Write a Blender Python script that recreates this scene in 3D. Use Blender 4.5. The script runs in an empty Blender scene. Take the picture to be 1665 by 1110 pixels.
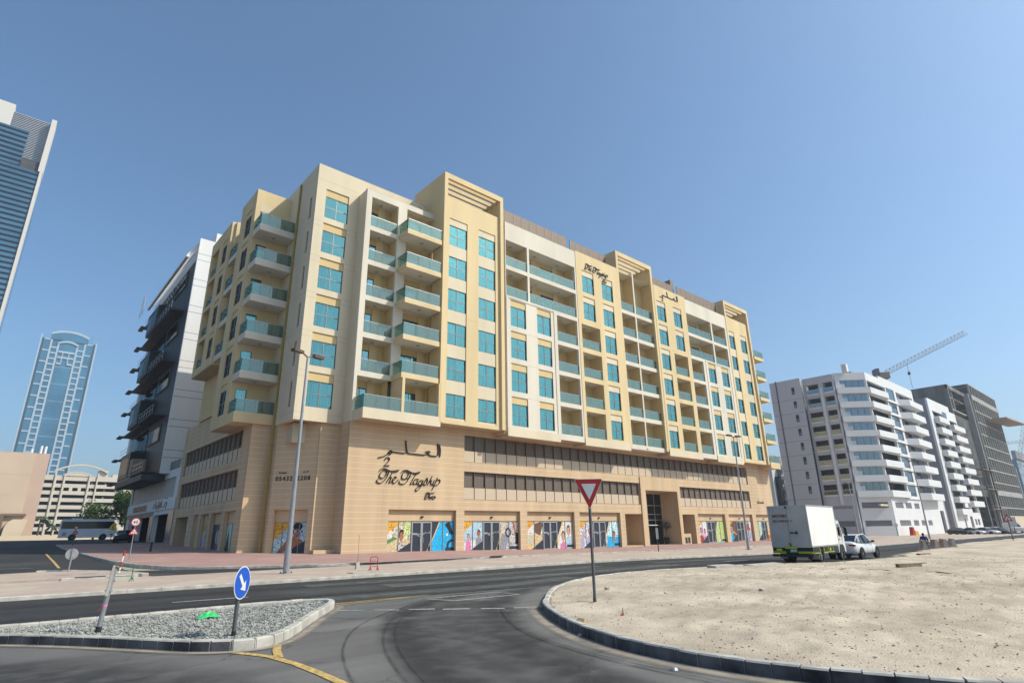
import bpy, math, random
from mathutils import Matrix, Vector
random.seed(7)
R=math.radians
scene=bpy.context.scene
col=scene.collection
# ---------------------------------------------------------------- camera
cd=bpy.data.cameras.new('camera'); cam=bpy.data.objects.new('camera',cd); col.objects.link(cam)
yaw,pit,rol=0.724210729,0.319834380,-0.0158130313
_f=Vector((math.sin(yaw)*math.cos(pit),math.cos(yaw)*math.cos(pit),math.sin(pit)))
_r=Vector((math.cos(yaw),-math.sin(yaw),0)); _u=_r.cross(_f)
_r2=_r*math.cos(rol)+_u*math.sin(rol); _u2=-_r*math.sin(rol)+_u*math.cos(rol)
cam.matrix_world=Matrix(((_r2.x,_u2.x,-_f.x,0),(_r2.y,_u2.y,-_f.y,0),(_r2.z,_u2.z,-_f.z,1.75),(0,0,0,1)))
cd.sensor_fit='HORIZONTAL'; cd.sensor_width=36; cd.lens=36*932.749/1665
cd.clip_start=0.1; cd.clip_end=6000
scene.camera=cam
# ---------------------------------------------------------------- light
SUN=Vector((0.83,-1.0,1.25)).normalized()
elev=math.asin(SUN.z); azi=math.atan2(SUN.x,SUN.y)
w=bpy.data.worlds.new('World'); scene.world=w; w.use_nodes=True
nt=w.node_tree; bgn=nt.nodes['Background']
sky=nt.nodes.new('ShaderNodeTexSky'); sky.sky_type='NISHITA'; sky.sun_disc=False
sky.sun_elevation=elev; sky.sun_rotation=azi; sky.air_density=1.0; sky.dust_density=2.4; sky.ozone_density=6.0; sky.altitude=0
tn=nt.nodes.new('ShaderNodeMix'); tn.data_type='RGBA'; tn.blend_type='MULTIPLY'; tn.inputs[0].default_value=1; tn.inputs[7].default_value=(.92,1.07,1.04,1)   # white balance of the air colour
nt.links.new(sky.outputs[0],tn.inputs[6]); nt.links.new(tn.outputs[2],bgn.inputs[0]); bgn.inputs[1].default_value=0.138
sl=bpy.data.lights.new('sun','SUN'); sl.energy=3.85; sl.angle=R(.53); sl.color=(1,.93,.82)
so=bpy.data.objects.new('sun',sl); col.objects.link(so); so.rotation_euler=(-SUN).to_track_quat('-Z','Y').to_euler(); so.location=(60,-60,90)
vs=scene.view_settings; vs.view_transform='Standard'; vs.look='None'; vs.exposure=0.30; vs.gamma=1; vs.use_curve_mapping=False
# ---------------------------------------------------------------- materials
MATS={}
KA=.82
def nodes(name):
    m=bpy.data.materials.new(name); m.use_nodes=True; n=m.node_tree; b=n.nodes['Principled BSDF']; MATS[name]=m
    return m,n,b
def L(n,a,b): n.links.new(a,b)
def mat(name,c,rough=.8,var=.12,scale=3.,c2=None,bump=0.,bscale=30.,metal=0.,spec=.3,detail=6,streak=False,emit=0):
    m,n,b=nodes(name); N=n.nodes; c=tuple(x*KA for x in c); c2=tuple(x*KA for x in c2) if c2 else None
    b.inputs['Roughness'].default_value=rough; b.inputs['Metallic'].default_value=metal; b.inputs['Specular IOR Level'].default_value=spec
    if var<=0 and c2 is None:
        b.inputs['Base Color'].default_value=(*c,1)
    else:
        tc=N.new('ShaderNodeNewGeometry'); tx=N.new('ShaderNodeTexNoise'); tx.inputs['Scale'].default_value=scale; tx.inputs['Detail'].default_value=detail
        src=tc.outputs['Position']
        if streak:
            mp=N.new('ShaderNodeMapping'); mp.inputs['Scale'].default_value=(1,1,.12); L(n,src,mp.inputs[0]); src=mp.outputs[0]
        L(n,src,tx.inputs['Vector'])
        rp=N.new('ShaderNodeValToRGB'); lo=tuple(max(0,x*(1-var)) for x in c); hi=tuple(min(1,x*(1+var)) for x in (c2 or c))
        rp.color_ramp.elements[0].position=.3; rp.color_ramp.elements[1].position=.7
        rp.color_ramp.elements[0].color=(*lo,1); rp.color_ramp.elements[1].color=(*hi,1)
        L(n,tx.outputs[0],rp.inputs[0]); L(n,rp.outputs[0],b.inputs['Base Color'])
    if bump>0:
        tc2=N.new('ShaderNodeTexCoord'); t2=N.new('ShaderNodeTexNoise'); t2.inputs['Scale'].default_value=bscale; t2.inputs['Detail'].default_value=5
        L(n,tc2.outputs['Object'],t2.inputs['Vector'])
        bp=N.new('ShaderNodeBump'); bp.inputs['Strength'].default_value=bump; bp.inputs['Distance'].default_value=.02
        L(n,t2.outputs[0],bp.inputs['Height']); L(n,bp.outputs[0],b.inputs['Normal'])
    return m
def glassmat(name,tint,refl,fac,rough=.02,diff=None,dfac=0.):
    m=bpy.data.materials.new(name); m.use_nodes=True; n=m.node_tree; N=n.nodes; N.remove(N['Principled BSDF']); out=N['Material Output']
    t=N.new('ShaderNodeBsdfTransparent'); t.inputs[0].default_value=(*tint,1)
    g=N.new('ShaderNodeBsdfGlossy'); g.inputs[0].default_value=(*refl,1); g.inputs['Roughness'].default_value=rough
    mx=N.new('ShaderNodeMixShader'); src=t.outputs[0]
    if diff:
        d=N.new('ShaderNodeBsdfDiffuse'); d.inputs[0].default_value=(*diff,1); m2=N.new('ShaderNodeMixShader'); m2.inputs[0].default_value=dfac
        L(n,t.outputs[0],m2.inputs[1]); L(n,d.outputs[0],m2.inputs[2]); src=m2.outputs[0]
    lw=N.new('ShaderNodeLayerWeight'); lw.inputs[0].default_value=.35
    mr=N.new('ShaderNodeMapRange'); mr.inputs[3].default_value=fac; mr.inputs[4].default_value=min(1,fac+.5)
    L(n,lw.outputs['Fresnel'],mr.inputs[0]); L(n,mr.outputs[0],mx.inputs[0])
    L(n,src,mx.inputs[1]); L(n,g.outputs[0],mx.inputs[2]); L(n,mx.outputs[0],out.inputs[0]); MATS[name]=m
    return m
M=MATS
mat('cream',(.78,.61,.34),.85,.085,.5,bump=.06,streak=True)          # warm cream render
mat('pale',(.77,.66,.47),.85,.085,.5,bump=.06,streak=True)           # near white render
mat('yellow',(.74,.56,.28),.85,.04,.8,bump=.05)
mat('white_render',(.77,.70,.57),.8,.08,.6,streak=True)
mat('clad',(.66,.48,.29),.8,.12,.7,bump=.08,streak=True)
mat('joint',(.80,.66,.50),.8,.05,2)
mat('panel_tan',(.52,.41,.28),.75,.08,3)
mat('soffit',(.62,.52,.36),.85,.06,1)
mat('ceiling',(.80,.77,.70),.85,.04,1)
mat('frame_dark',(.035,.035,.04),.4,0)
mat('frame_grey',(.28,.28,.28),.4,0,metal=.4)
mat('alu',(.55,.55,.54),.35,0,metal=.7)
mat('blind',(.16,.24,.28),.8,.2,.7)
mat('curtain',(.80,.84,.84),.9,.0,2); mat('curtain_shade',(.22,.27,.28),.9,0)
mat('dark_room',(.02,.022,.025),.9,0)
mat('brown_screen',(.27,.20,.15),.6,.08,4)
mat('bronze',(.20,.15,.10),.5,.1,3)
mat('letter_black',(.018,.015,.015),.35,0)
mat('yellow_pipe',(.36,.27,.06),.5,.1,4)
glassmat('teal_glass',(.39,.81,.80),(.48,.78,.77),.20)
glassmat('teal_glass_dark',(.14,.45,.48),(.40,.70,.74),.36)
glassmat('bal_glass',(.58,.72,.66),(.66,.80,.77),.10,diff=(.20,.26,.23),dfac=.28)
glassmat('clear_glass',(.75,.8,.8),(.9,.9,.9),.12)
glassmat('black_glass',(.05,.06,.07),(.55,.6,.65),.12)
glassmat('car_glass',(.06,.07,.08),(.7,.75,.8),.12)
glassmat('grey_glass',(.3,.34,.38),(.62,.72,.80),.30)
# perforated screen: pale metal sheet with a regular hole pattern (printed relief too small to build)
def perforated(name,c,hole,scale=5.5,thr=.23):
    m,n,b=nodes(name); N=n.nodes; b.inputs['Roughness'].default_value=.6
    tc=N.new('ShaderNodeTexCoord'); mp=N.new('ShaderNodeVectorMath'); mp.operation='SCALE'; mp.inputs['Scale'].default_value=scale
    fr=N.new('ShaderNodeVectorMath'); fr.operation='FRACTION'; sb=N.new('ShaderNodeVectorMath'); sb.operation='SUBTRACT'; sb.inputs[1].default_value=(.5,.5,.5)
    sx=N.new('ShaderNodeSeparateXYZ'); ax=N.new('ShaderNodeMath'); ax.operation='ABSOLUTE'; az=N.new('ShaderNodeMath'); az.operation='ABSOLUTE'
    ad=N.new('ShaderNodeMath'); ad.operation='MAXIMUM'; lt=N.new('ShaderNodeMath'); lt.operation='LESS_THAN'; lt.inputs[1].default_value=thr
    L(n,tc.outputs['Object'],mp.inputs[0]); L(n,mp.outputs[0],fr.inputs[0]); L(n,fr.outputs[0],sb.inputs[0]); L(n,sb.outputs[0],sx.inputs[0])
    L(n,sx.outputs[0],ax.inputs[0]); L(n,sx.outputs[2],az.inputs[0]); L(n,ax.outputs[0],ad.inputs[0]); L(n,az.outputs[0],ad.inputs[1]); L(n,ad.outputs[0],lt.inputs[0])
    mx=N.new('ShaderNodeMix'); mx.data_type='RGBA'; mx.inputs[6].default_value=(*c,1); mx.inputs[7].default_value=(*hole,1)
    L(n,lt.outputs[0],mx.inputs[0]); L(n,mx.outputs[2],b.inputs['Base Color']); return m
perforated('perf',(.15,.115,.085),(.02,.018,.015))
perforated('perf_pale',(.55,.44,.31),(.36,.28,.19),9,.2)
perforated('perf_grey',(.50,.49,.45),(.08,.08,.08),4.2,.28)
# ---------------------------------------------------------------- mesh helper
class MB:
    def __init__(s): s.v=[];s.f=[];s.m=[];s.names=[]
    def mi(s,m):
        if m not in s.names: s.names.append(m)
        return s.names.index(m)
    def face(s,pts,m):
        i=len(s.v); s.v+= [tuple(p) for p in pts]; s.f.append(tuple(range(i,i+len(pts)))); s.m.append(s.mi(m)); return s
    def box(s,x0,x1,y0,y1,z0,z1,m):
        if x0>x1:x0,x1=x1,x0
        if y0>y1:y0,y1=y1,y0
        if z0>z1:z0,z1=z1,z0
        i=len(s.v); s.v+=[(x0,y0,z0),(x1,y0,z0),(x1,y1,z0),(x0,y1,z0),(x0,y0,z1),(x1,y0,z1),(x1,y1,z1),(x0,y1,z1)]
        k=s.mi(m)
        for q in ((0,3,2,1),(4,5,6,7),(0,1,5,4),(1,2,6,5),(2,3,7,6),(3,0,4,7)): s.f.append(tuple(i+a for a in q)); s.m.append(k)
        return s
    def cyl(s,p0,p1,r0,m,r1=None,n=12,cap=True):
        p0=Vector(p0);p1=Vector(p1); r1=r0 if r1 is None else r1; d=(p1-p0).normalized()
        a=d.orthogonal().normalized(); b=d.cross(a); i=len(s.v); k=s.mi(m)
        for p,r in ((p0,r0),(p1,r1)):
            for j in range(n):
                t=2*math.pi*j/n; s.v.append(tuple(p+a*(r*math.cos(t))+b*(r*math.sin(t))))
        for j in range(n):
            j2=(j+1)%n; s.f.append((i+j,i+j2,i+n+j2,i+n+j)); s.m.append(k)
        if cap:
            s.f.append(tuple(i+j for j in reversed(range(n)))); s.m.append(k); s.f.append(tuple(i+n+j for j in range(n))); s.m.append(k)
        return s
    def prism(s,poly,z0,z1,m,mtop=None,axis='z'):
        # poly: 2D CCW, extruded on z (or on y: poly=(x,z))
        n=len(poly); i=len(s.v); k=s.mi(m); kt=s.mi(mtop or m)
        for z in (z0,z1):
            for (a,b) in poly: s.v.append((a,b,z) if axis=='z' else (a,z,b))
        for j in range(n):
            j2=(j+1)%n; s.f.append((i+j,i+j2,i+n+j2,i+n+j)); s.m.append(k)
        s.f.append(tuple(i+j for j in reversed(range(n)))); s.m.append(k); s.f.append(tuple(i+n+j for j in range(n))); s.m.append(kt)
        return s
    def bar(s,p0,p1,w,h,m):
        p0=Vector(p0);p1=Vector(p1); d=(p1-p0).normalized(); up=Vector((0,0,1))
        if abs(d.z)>.95: up=Vector((1,0,0))
        a=d.cross(up).normalized()*(w/2); b=a.cross(d).normalized()*(h/2); i=len(s.v); k=s.mi(m)
        for p in (p0,p1): s.v+=[tuple(p-a-b),tuple(p+a-b),tuple(p+a+b),tuple(p-a+b)]
        for q in ((0,1,2,3),(7,6,5,4),(0,4,5,1),(1,5,6,2),(2,6,7,3),(3,7,4,0)): s.f.append(tuple(i+t for t in q)); s.m.append(k)
        return s
    def wall(s,x0,x1,z0,z1,holes,th,m,mrev=None,y=0.):
        """wall in the xz plane, front face at y, going back th, with rectangular holes (a,b,c,d)=x0,x1,z0,z1"""
        mrev=mrev or m
        xs=sorted({x0,x1,*[min(max(h[0],x0),x1) for h in holes],*[min(max(h[1],x0),x1) for h in holes]}); zs=sorted({z0,z1,*[min(max(h[2],z0),z1) for h in holes],*[min(max(h[3],z0),z1) for h in holes]})
        def solid(i,j):
            if i<0 or j<0 or i>=len(xs)-1 or j>=len(zs)-1: return False
            cx=(xs[i]+xs[i+1])/2; cz=(zs[j]+zs[j+1])/2
            return not any(h[0]<cx<h[1] and h[2]<cz<h[3] for h in holes)
        yb=y+th
        for j in range(len(zs)-1):
            a=zs[j]; b=zs[j+1]
            i=0
            while i<len(xs)-1:
                if not solid(i,j): i+=1; continue
                k=i
                while k+1<len(xs)-1 and solid(k+1,j): k+=1
                l=xs[i]; r=xs[k+1]
                s.face([(l,y,a),(r,y,a),(r,y,b),(l,y,b)],m); s.face([(r,yb,a),(l,yb,a),(l,yb,b),(r,yb,b)],m)
                s.face([(l,yb,a),(l,y,a),(l,y,b),(l,yb,b)],mrev); s.face([(r,y,a),(r,yb,a),(r,yb,b),(r,y,b)],mrev)
                i=k+1
            for i in range(len(xs)-1):
                if not solid(i,j): continue
                l=xs[i]; r=xs[i+1]
                if not solid(i,j-1): s.face([(l,y,a),(l,yb,a),(r,yb,a),(r,y,a)],mrev)
                if not solid(i,j+1): s.face([(l,y,b),(r,y,b),(r,yb,b),(l,yb,b)],mrev)
        return s
    def mesh(s,name='mesh',smooth=False):
        me=bpy.data.meshes.new(name); me.from_pydata(s.v,[],s.f)
        for n in s.names: me.materials.append(M[n])
        me.polygons.foreach_set('material_index',s.m)
        if smooth: me.polygons.foreach_set('use_smooth',[True]*len(s.f))
        me.update(); return me
def put(name,me,parent=None,mw=None,smooth=False,kind=None,label=None,cat=None,group=None):
    """link mesh (or MB) as one object; mw = world matrix, or None to sit at the parent's own frame"""
    if isinstance(me,MB): me=me.mesh(name,smooth)
    o=bpy.data.objects.new(name,me); col.objects.link(o)
    if parent is not None:
        o.parent=parent
        if mw is not None: o.matrix_local=WORLD[parent.name].inverted()@mw
        WORLD[o.name]=mw if mw is not None else WORLD[parent.name]
    else:
        if mw is not None: o.matrix_world=mw
        WORLD[o.name]=mw if mw is not None else Matrix.Identity(4)
    if kind:o['kind']=kind
    if label:o['label']=label
    if cat:o['category']=cat
    if group:o['group']=group
    return o
WORLD={}
def thing(name,label,cat,loc=(0,0,0),rz=0,group=None,scale=1):
    return put(name,None,None,Matrix.Translation(loc)@Matrix.Rotation(rz,4,'Z')@Matrix.Scale(scale,4),label=label,cat=cat,group=group)
def T(x,y,z=0): return Matrix.Translation((x,y,z))
def RZ(a): return Matrix.Rotation(R(a),4,'Z')
def dup(o,mw,label=None,parent=None,group=None):
    c=o.copy(); col.objects.link(c); WORLD[c.name]=mw
    if parent is None: c.matrix_world=mw
    else: c.parent=parent; 
    if label: c['label']=label
    if group: c['group']=group
    def kids(src,dst):
        for ch in [x for x in KID.get(src.name,[])]:
            k=ch.copy(); col.objects.link(k); k.parent=dst; k.matrix_local=ch.matrix_local.copy() if False else k.matrix_local; kids(ch,k)
    kids(o,c); return c
KID={}
def register(o):
    for x in bpy.data.objects:
        if x.parent: KID.setdefault(x.parent.name,[])
    KID.clear()
    for x in bpy.data.objects:
        if x.parent: KID.setdefault(x.parent.name,[]).append(x)
def sm(t): t=max(0.,min(1.,t)); return t*t*(3-2*t)
_RP=[(38,0),(50,.33),(73,.85),(80,1.1),(100,1.4),(150,1.6)]
def gz(x,y):
    if y<=38:r=0
    elif y>=150:r=1.6
    else:
        for (a,b),(c,d) in zip(_RP,_RP[1:]):
            if a<=y<=c: r=b+(d-b)*(y-a)/(c-a)
    return r*(1-sm((x-22)/30))-.24*sm((x-25)/30)
# ================================================================ GROUND
def asphalt(name,c,c2,patch,fine=85.):
    m,n,b=nodes(name); N=n.nodes; b.inputs['Roughness'].default_value=.82; b.inputs['Specular IOR Level'].default_value=.35
    tc=N.new('ShaderNodeTexCoord')
    def noise(sc,det,v=None):
        t=N.new('ShaderNodeTexNoise'); t.inputs['Scale'].default_value=sc; t.inputs['Detail'].default_value=det; L(n,v or tc.outputs['Object'],t.inputs['Vector']); return t
    mp=N.new('ShaderNodeMapping'); mp.inputs['Scale'].default_value=(.10,.7,1); L(n,tc.outputs['Object'],mp.inputs[0])
    st=noise(1.4,7,mp.outputs[0]); r1=N.new('ShaderNodeValToRGB'); r1.color_ramp.elements[0].position=.36; r1.color_ramp.elements[1].position=.66
    r1.color_ramp.elements[0].color=(*c,1); r1.color_ramp.elements[1].color=(*c2,1); L(n,st.outputs[0],r1.inputs[0])
    pt=noise(.16,4); r2=N.new('ShaderNodeValToRGB'); r2.color_ramp.elements[0].position=.56; r2.color_ramp.elements[1].position=.70; L(n,pt.outputs[0],r2.inputs[0])
    mx=N.new('ShaderNodeMix'); mx.data_type='RGBA'; mx.inputs[7].default_value=(*patch,1); L(n,r1.outputs[0],mx.inputs[6])
    ml=N.new('ShaderNodeMath'); ml.operation='MULTIPLY'; ml.inputs[1].default_value=.55; L(n,r2.outputs[0],ml.inputs[0]); L(n,ml.outputs[0],mx.inputs[0])
    gr=noise(fine,3); r3=N.new('ShaderNodeMapRange'); r3.inputs[1].default_value=.3; r3.inputs[2].default_value=.7; r3.inputs[3].default_value=.55; r3.inputs[4].default_value=1.5; L(n,gr.outputs[0],r3.inputs[0])
    m3=N.new('ShaderNodeMix'); m3.data_type='RGBA'; m3.blend_type='MULTIPLY'; m3.inputs[0].default_value=1; L(n,mx.outputs[2],m3.inputs[6]); L(n,r3.outputs[0],m3.inputs[7])
    vo=N.new('ShaderNodeTexVoronoi'); vo.inputs['Scale'].default_value=30; L(n,tc.outputs['Object'],vo.inputs['Vector'])
    r4=N.new('ShaderNodeMapRange'); r4.inputs[1].default_value=.05; r4.inputs[2].default_value=.12; r4.inputs[3].default_value=1.8; r4.inputs[4].default_value=1; L(n,vo.outputs[0],r4.inputs[0])
    m4=N.new('ShaderNodeMix'); m4.data_type='RGBA'; m4.blend_type='MULTIPLY'; m4.inputs[0].default_value=.6; L(n,m3.outputs[2],m4.inputs[6]); L(n,r4.outputs[0],m4.inputs[7])
    ve=N.new('ShaderNodeTexVoronoi'); ve.feature='DISTANCE_TO_EDGE'; ve.inputs['Scale'].default_value=.45
    wn=noise(1.1,5); wa=N.new('ShaderNodeVectorMath'); wa.operation='MULTIPLY_ADD'; wa.inputs[1].default_value=(1.3,1.3,0); L(n,wn.outputs[1],wa.inputs[0]); L(n,tc.outputs['Object'],wa.inputs[2]); L(n,wa.outputs[0],ve.inputs['Vector'])
    r5=N.new('ShaderNodeMapRange'); r5.inputs[1].default_value=.002; r5.inputs[2].default_value=.009; r5.inputs[3].default_value=.5; r5.inputs[4].default_value=1; L(n,ve.outputs['Distance'],r5.inputs[0])
    m5=N.new('ShaderNodeMix'); m5.data_type='RGBA'; m5.blend_type='MULTIPLY'; m5.inputs[0].default_value=.7; L(n,m4.outputs[2],m5.inputs[6]); L(n,r5.outputs[0],m5.inputs[7])
    L(n,m5.outputs[2],b.inputs['Base Color'])
    bp=N.new('ShaderNodeBump'); bp.inputs['Strength'].default_value=.5; bp.inputs['Distance'].default_value=.01; L(n,gr.outputs[0],bp.inputs['Height']); L(n,bp.outputs[0],b.inputs['Normal'])
asphalt('asphalt_old',(.10,.094,.086),(.165,.155,.143),(.20,.19,.172))
asphalt('asphalt_dark',(.024,.0225,.0215),(.043,.041,.039),(.085,.088,.082))
def sandmat(name,c,c2,spots=.7,sc=3.):
    m,n,b=nodes(name); N=n.nodes; b.inputs['Roughness'].default_value=.95; b.inputs['Specular IOR Level'].default_value=.1
    tc=N.new('ShaderNodeTexCoord')
    t=N.new('ShaderNodeTexNoise'); t.inputs['Scale'].default_value=.35; t.inputs['Detail'].default_value=9; t.inputs['Roughness'].default_value=.65; L(n,tc.outputs['Object'],t.inputs['Vector'])
    r=N.new('ShaderNodeValToRGB'); r.color_ramp.elements[0].position=.38; r.color_ramp.elements[1].position=.62; r.color_ramp.elements[0].color=(*c,1); r.color_ramp.elements[1].color=(*c2,1); L(n,t.outputs[0],r.inputs[0])
    f=N.new('ShaderNodeTexNoise'); f.inputs['Scale'].default_value=40; f.inputs['Detail'].default_value=4; L(n,tc.outputs['Object'],f.inputs['Vector'])
    mr=N.new('ShaderNodeMapRange'); mr.inputs[1].default_value=.3; mr.inputs[2].default_value=.7; mr.inputs[3].default_value=.8; mr.inputs[4].default_value=1.2; L(n,f.outputs[0],mr.inputs[0])
    mx=N.new('ShaderNodeMix'); mx.data_type='RGBA'; mx.blend_type='MULTIPLY'; mx.inputs[0].default_value=1; L(n,r.outputs[0],mx.inputs[6]); L(n,mr.outputs[0],mx.inputs[7]); L(n,mx.outputs[2],b.inputs['Base Color'])
    bp=N.new('ShaderNodeBump'); bp.inputs['Strength'].default_value=.6; bp.inputs['Distance'].default_value=.03; L(n,f.outputs[0],bp.inputs['Height']); L(n,bp.outputs[0],b.inputs['Normal'])
sandmat('sand',(.39,.325,.24),(.58,.485,.37))
sandmat('desert',(.31,.265,.20),(.40,.34,.265))
def paver(name,c,c2,mort,sx=5.,sy=10.):
    m,n,b=nodes(name); N=n.nodes; b.inputs['Roughness'].default_value=.9
    tc=N.new('ShaderNodeTexCoord'); mp=N.new('ShaderNodeMapping'); mp.inputs['Scale'].default_value=(1,1,1); L(n,tc.outputs['Object'],mp.inputs[0])
    br=N.new('ShaderNodeTexBrick'); br.inputs['Scale'].default_value=1; br.inputs['Brick Width'].default_value=.2; br.inputs['Row Height'].default_value=.1; br.inputs['Mortar Size'].default_value=.006
    br.inputs['Color1'].default_value=(*c,1); br.inputs['Color2'].default_value=(*c2,1); br.inputs['Mortar'].default_value=(*mort,1); L(n,mp.outputs[0],br.inputs['Vector'])
    t=N.new('ShaderNodeTexNoise'); t.inputs['Scale'].default_value=.5; t.inputs['Detail'].default_value=8; L(n,tc.outputs['Object'],t.inputs['Vector'])
    r=N.new('ShaderNodeMapRange'); r.inputs[1].default_value=.48; r.inputs[2].default_value=.62; L(n,t.outputs[0],r.inputs[0])
    mx=N.new('ShaderNodeMix'); mx.data_type='RGBA'; mx.inputs[7].default_value=(.46,.38,.285,1); L(n,br.outputs[0],mx.inputs[6])
    ml=N.new('ShaderNodeMath'); ml.operation='MULTIPLY'; ml.inputs[1].default_value=DUST[0]; L(n,r.outputs[0],ml.inputs[0]); L(n,ml.outputs[0],mx.inputs[0]); L(n,mx.outputs[2],b.inputs['Base Color'])
DUST=[.25]; paver('pink_paver',(.33,.185,.16),(.38,.22,.185),(.28,.19,.16))
DUST=[.95]; paver('dusty_paver',(.39,.28,.225),(.44,.345,.275),(.39,.31,.25))
mat('kerb',(.46,.43,.37),.85,.18,2.5,(.56,.53,.46),bump=.3,bscale=25)
mat('kerb_black',(.03,.028,.036),.7,.4,2.,(.15,.142,.145),bump=.3,bscale=25)
mat('paint_white',(.38,.37,.35),.7,.3,14,(.66,.65,.61))
mat('paint_worn',(.28,.28,.26),.8,.3,7,(.40,.40,.37))
mat('paint_yellow',(.42,.29,.12),.7,.35,14,(.66,.45,.15))
def sheet(name,xs,lo,hi,ny,dz,m,kind='structure',side=0,label=None):
    b=MB(); k=b.mi(m); nx=len(xs)
    for x in xs:
        a,c=lo(x),hi(x)
        for j in range(ny+1):
            y=a+(c-a)*j/ny; b.v.append((x,y,gz(x,y)+dz))
    for i in range(nx-1):
        for j in range(ny):
            p=i*(ny+1)+j; b.f.append((p,p+ny+1,p+ny+2,p+1)); b.m.append(k)
    if side:
        n0=len(b.v)
        for i in range(nx):
            for j in (0,ny):
                x,y,z=b.v[i*(ny+1)+j]; b.v.append((x,y,z-side))
        for i in range(nx-1):
            for jj,j in ((0,0),(1,ny)):
                p=i*(ny+1)+j; q=(i+1)*(ny+1)+j; b.f.append((p,q,n0+2*(i+1)+jj,n0+2*i+jj)); b.m.append(k)
    return put(name,b,kind=kind,label=label)
def rng(a,b,st):
    n=max(1,int(round((b-a)/st))); return [a+(b-a)*i/n for i in range(n+1)]
def ip(x,pts):
    if x<=pts[0][0]: return pts[0][1]
    for (a,b),(c,d) in zip(pts,pts[1:]):
        if x<=c: return b+(d-b)*(x-a)/(c-a)
    return pts[-1][1]
# the ground itself reaches the horizon
b=MB(); k=b.mi('desert'); gx=[-4000,-800,-300,-150]+rng(-80,140,5)+[180,260,500,1200,5000]; gy=[-800,-300,-120]+rng(-60,160,5)+[260,500,1200,5000]
for x in gx:
    for y in gy: b.v.append((x,y,gz(x,y)-.09))
for i in range(len(gx)-1):
    for j in range(len(gy)-1):
        p=i*len(gy)+j; b.f.append((p,p+len(gy),p+len(gy)+1,p+1)); b.m.append(k)
put('ground',b,kind='structure')
SN=[(10.8,11.1),(12.3,12.5),(13.5,13.45),(15.2,14.5),(17.3,15.35),(19.5,15.75),(21.7,15.7),(25,14.9),(29,14.1),(32,12.7),(42,12.5),(47,14.0),(52,14.8),(61,15.6),(80,17.4),(100,16.6),(150,16.6)]
SS=[(10.75,11.05),(10.25,10.55),(9.75,9.9),(9.2,9.1),(8.65,8.2),(8.2,7.3),(7.9,6.5),(7.72,5.7),(7.64,4.9),(7.68,4.1),(7.85,3.3),(8.3,2.1),(9.2,.4),(11,-2.2),(15,-6),(22,-10),(40,-14),(150,-14)]
sheet('asphalt_road',rng(-60,170,4),lambda x:-45,lambda x:33.2,20,0,'asphalt_old')
sheet('side_street',rng(-60,6.4,4),lambda x:33.2,lambda x:140,36,0,'asphalt_dark')
sheet('cross_street',rng(6.4,15.3,3)+[22,40],lambda x:79.5 if x<16 else 104,lambda x:140,16,0,'asphalt_dark')
sheet('main_road',[-60,-40,-20]+rng(0,7,1)+rng(7.2,17,.4)+rng(18,150,2),lambda x:ip(x,[(-60,16.1),(7,16.15),(8.3,15.6),(11.5,15.3),(15.2,14.5)]+SN[4:]),lambda x:ip(x,[(-60,24.2),(0,24.2),(25,23.4),(45,22.2),(75,22.8),(150,22.6)]),6,.004,'asphalt_dark')
sheet('service_road',rng(-60,150,4),lambda x:30.9,lambda x:33.4 if x>15 else ip(x,[(-60,40),(6,40),(9,38),(12,36),(15,33.6)]),3,.004,'asphalt_dark')
NK=lambda x:ip(x,[(-60,24.2),(0,24.2),(25,23.4),(45,22.2),(75,22.8),(150,22.6)])
PK=[(120,33.0),(60,33.0),(30,33.1),(18,33.5),(15,34.3),(12.6,35.8),(10.3,37.3),(8.6,39.2),(7.4,42),(6.7,46),(6.4,52),(6.2,60),(6.1,70),(6.1,79)]
# median strip and pavement, built as raised sheets
sheet('median_strip',rng(-60,150,2.5),lambda x:NK(x)+.12,lambda x:31.0,5,.12,'dusty_paver',side=.2)
b=MB(); k=b.mi('pink_paver')
ys=rng(33.15,79,1.6)
def pkx(y): return ip(y,sorted([(q[1],q[0]) for q in PK[4:]])) if y>34.3 else (15 if y>33.5 else 18)
rows=[]
for y in ys:
    x0=pkx(y)+.1; row=[]
    for i in range(41):
        t=i/40; x=x0+(110-x0)*t**1.6; row.append(len(b.v)); b.v.append((x,y,gz(x,y)+.13))
    rows.append(row)
for r0,r1 in zip(rows,rows[1:]):
    for i in range(40): b.f.append((r0[i],r0[i+1],r1[i+1],r1[i])); b.m.append(k)
put('pavement',b,kind='structure')
sheet('far_pavement',rng(94,250,6),lambda x:27.5,lambda x:44,3,.10,'dusty_paver')
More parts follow.
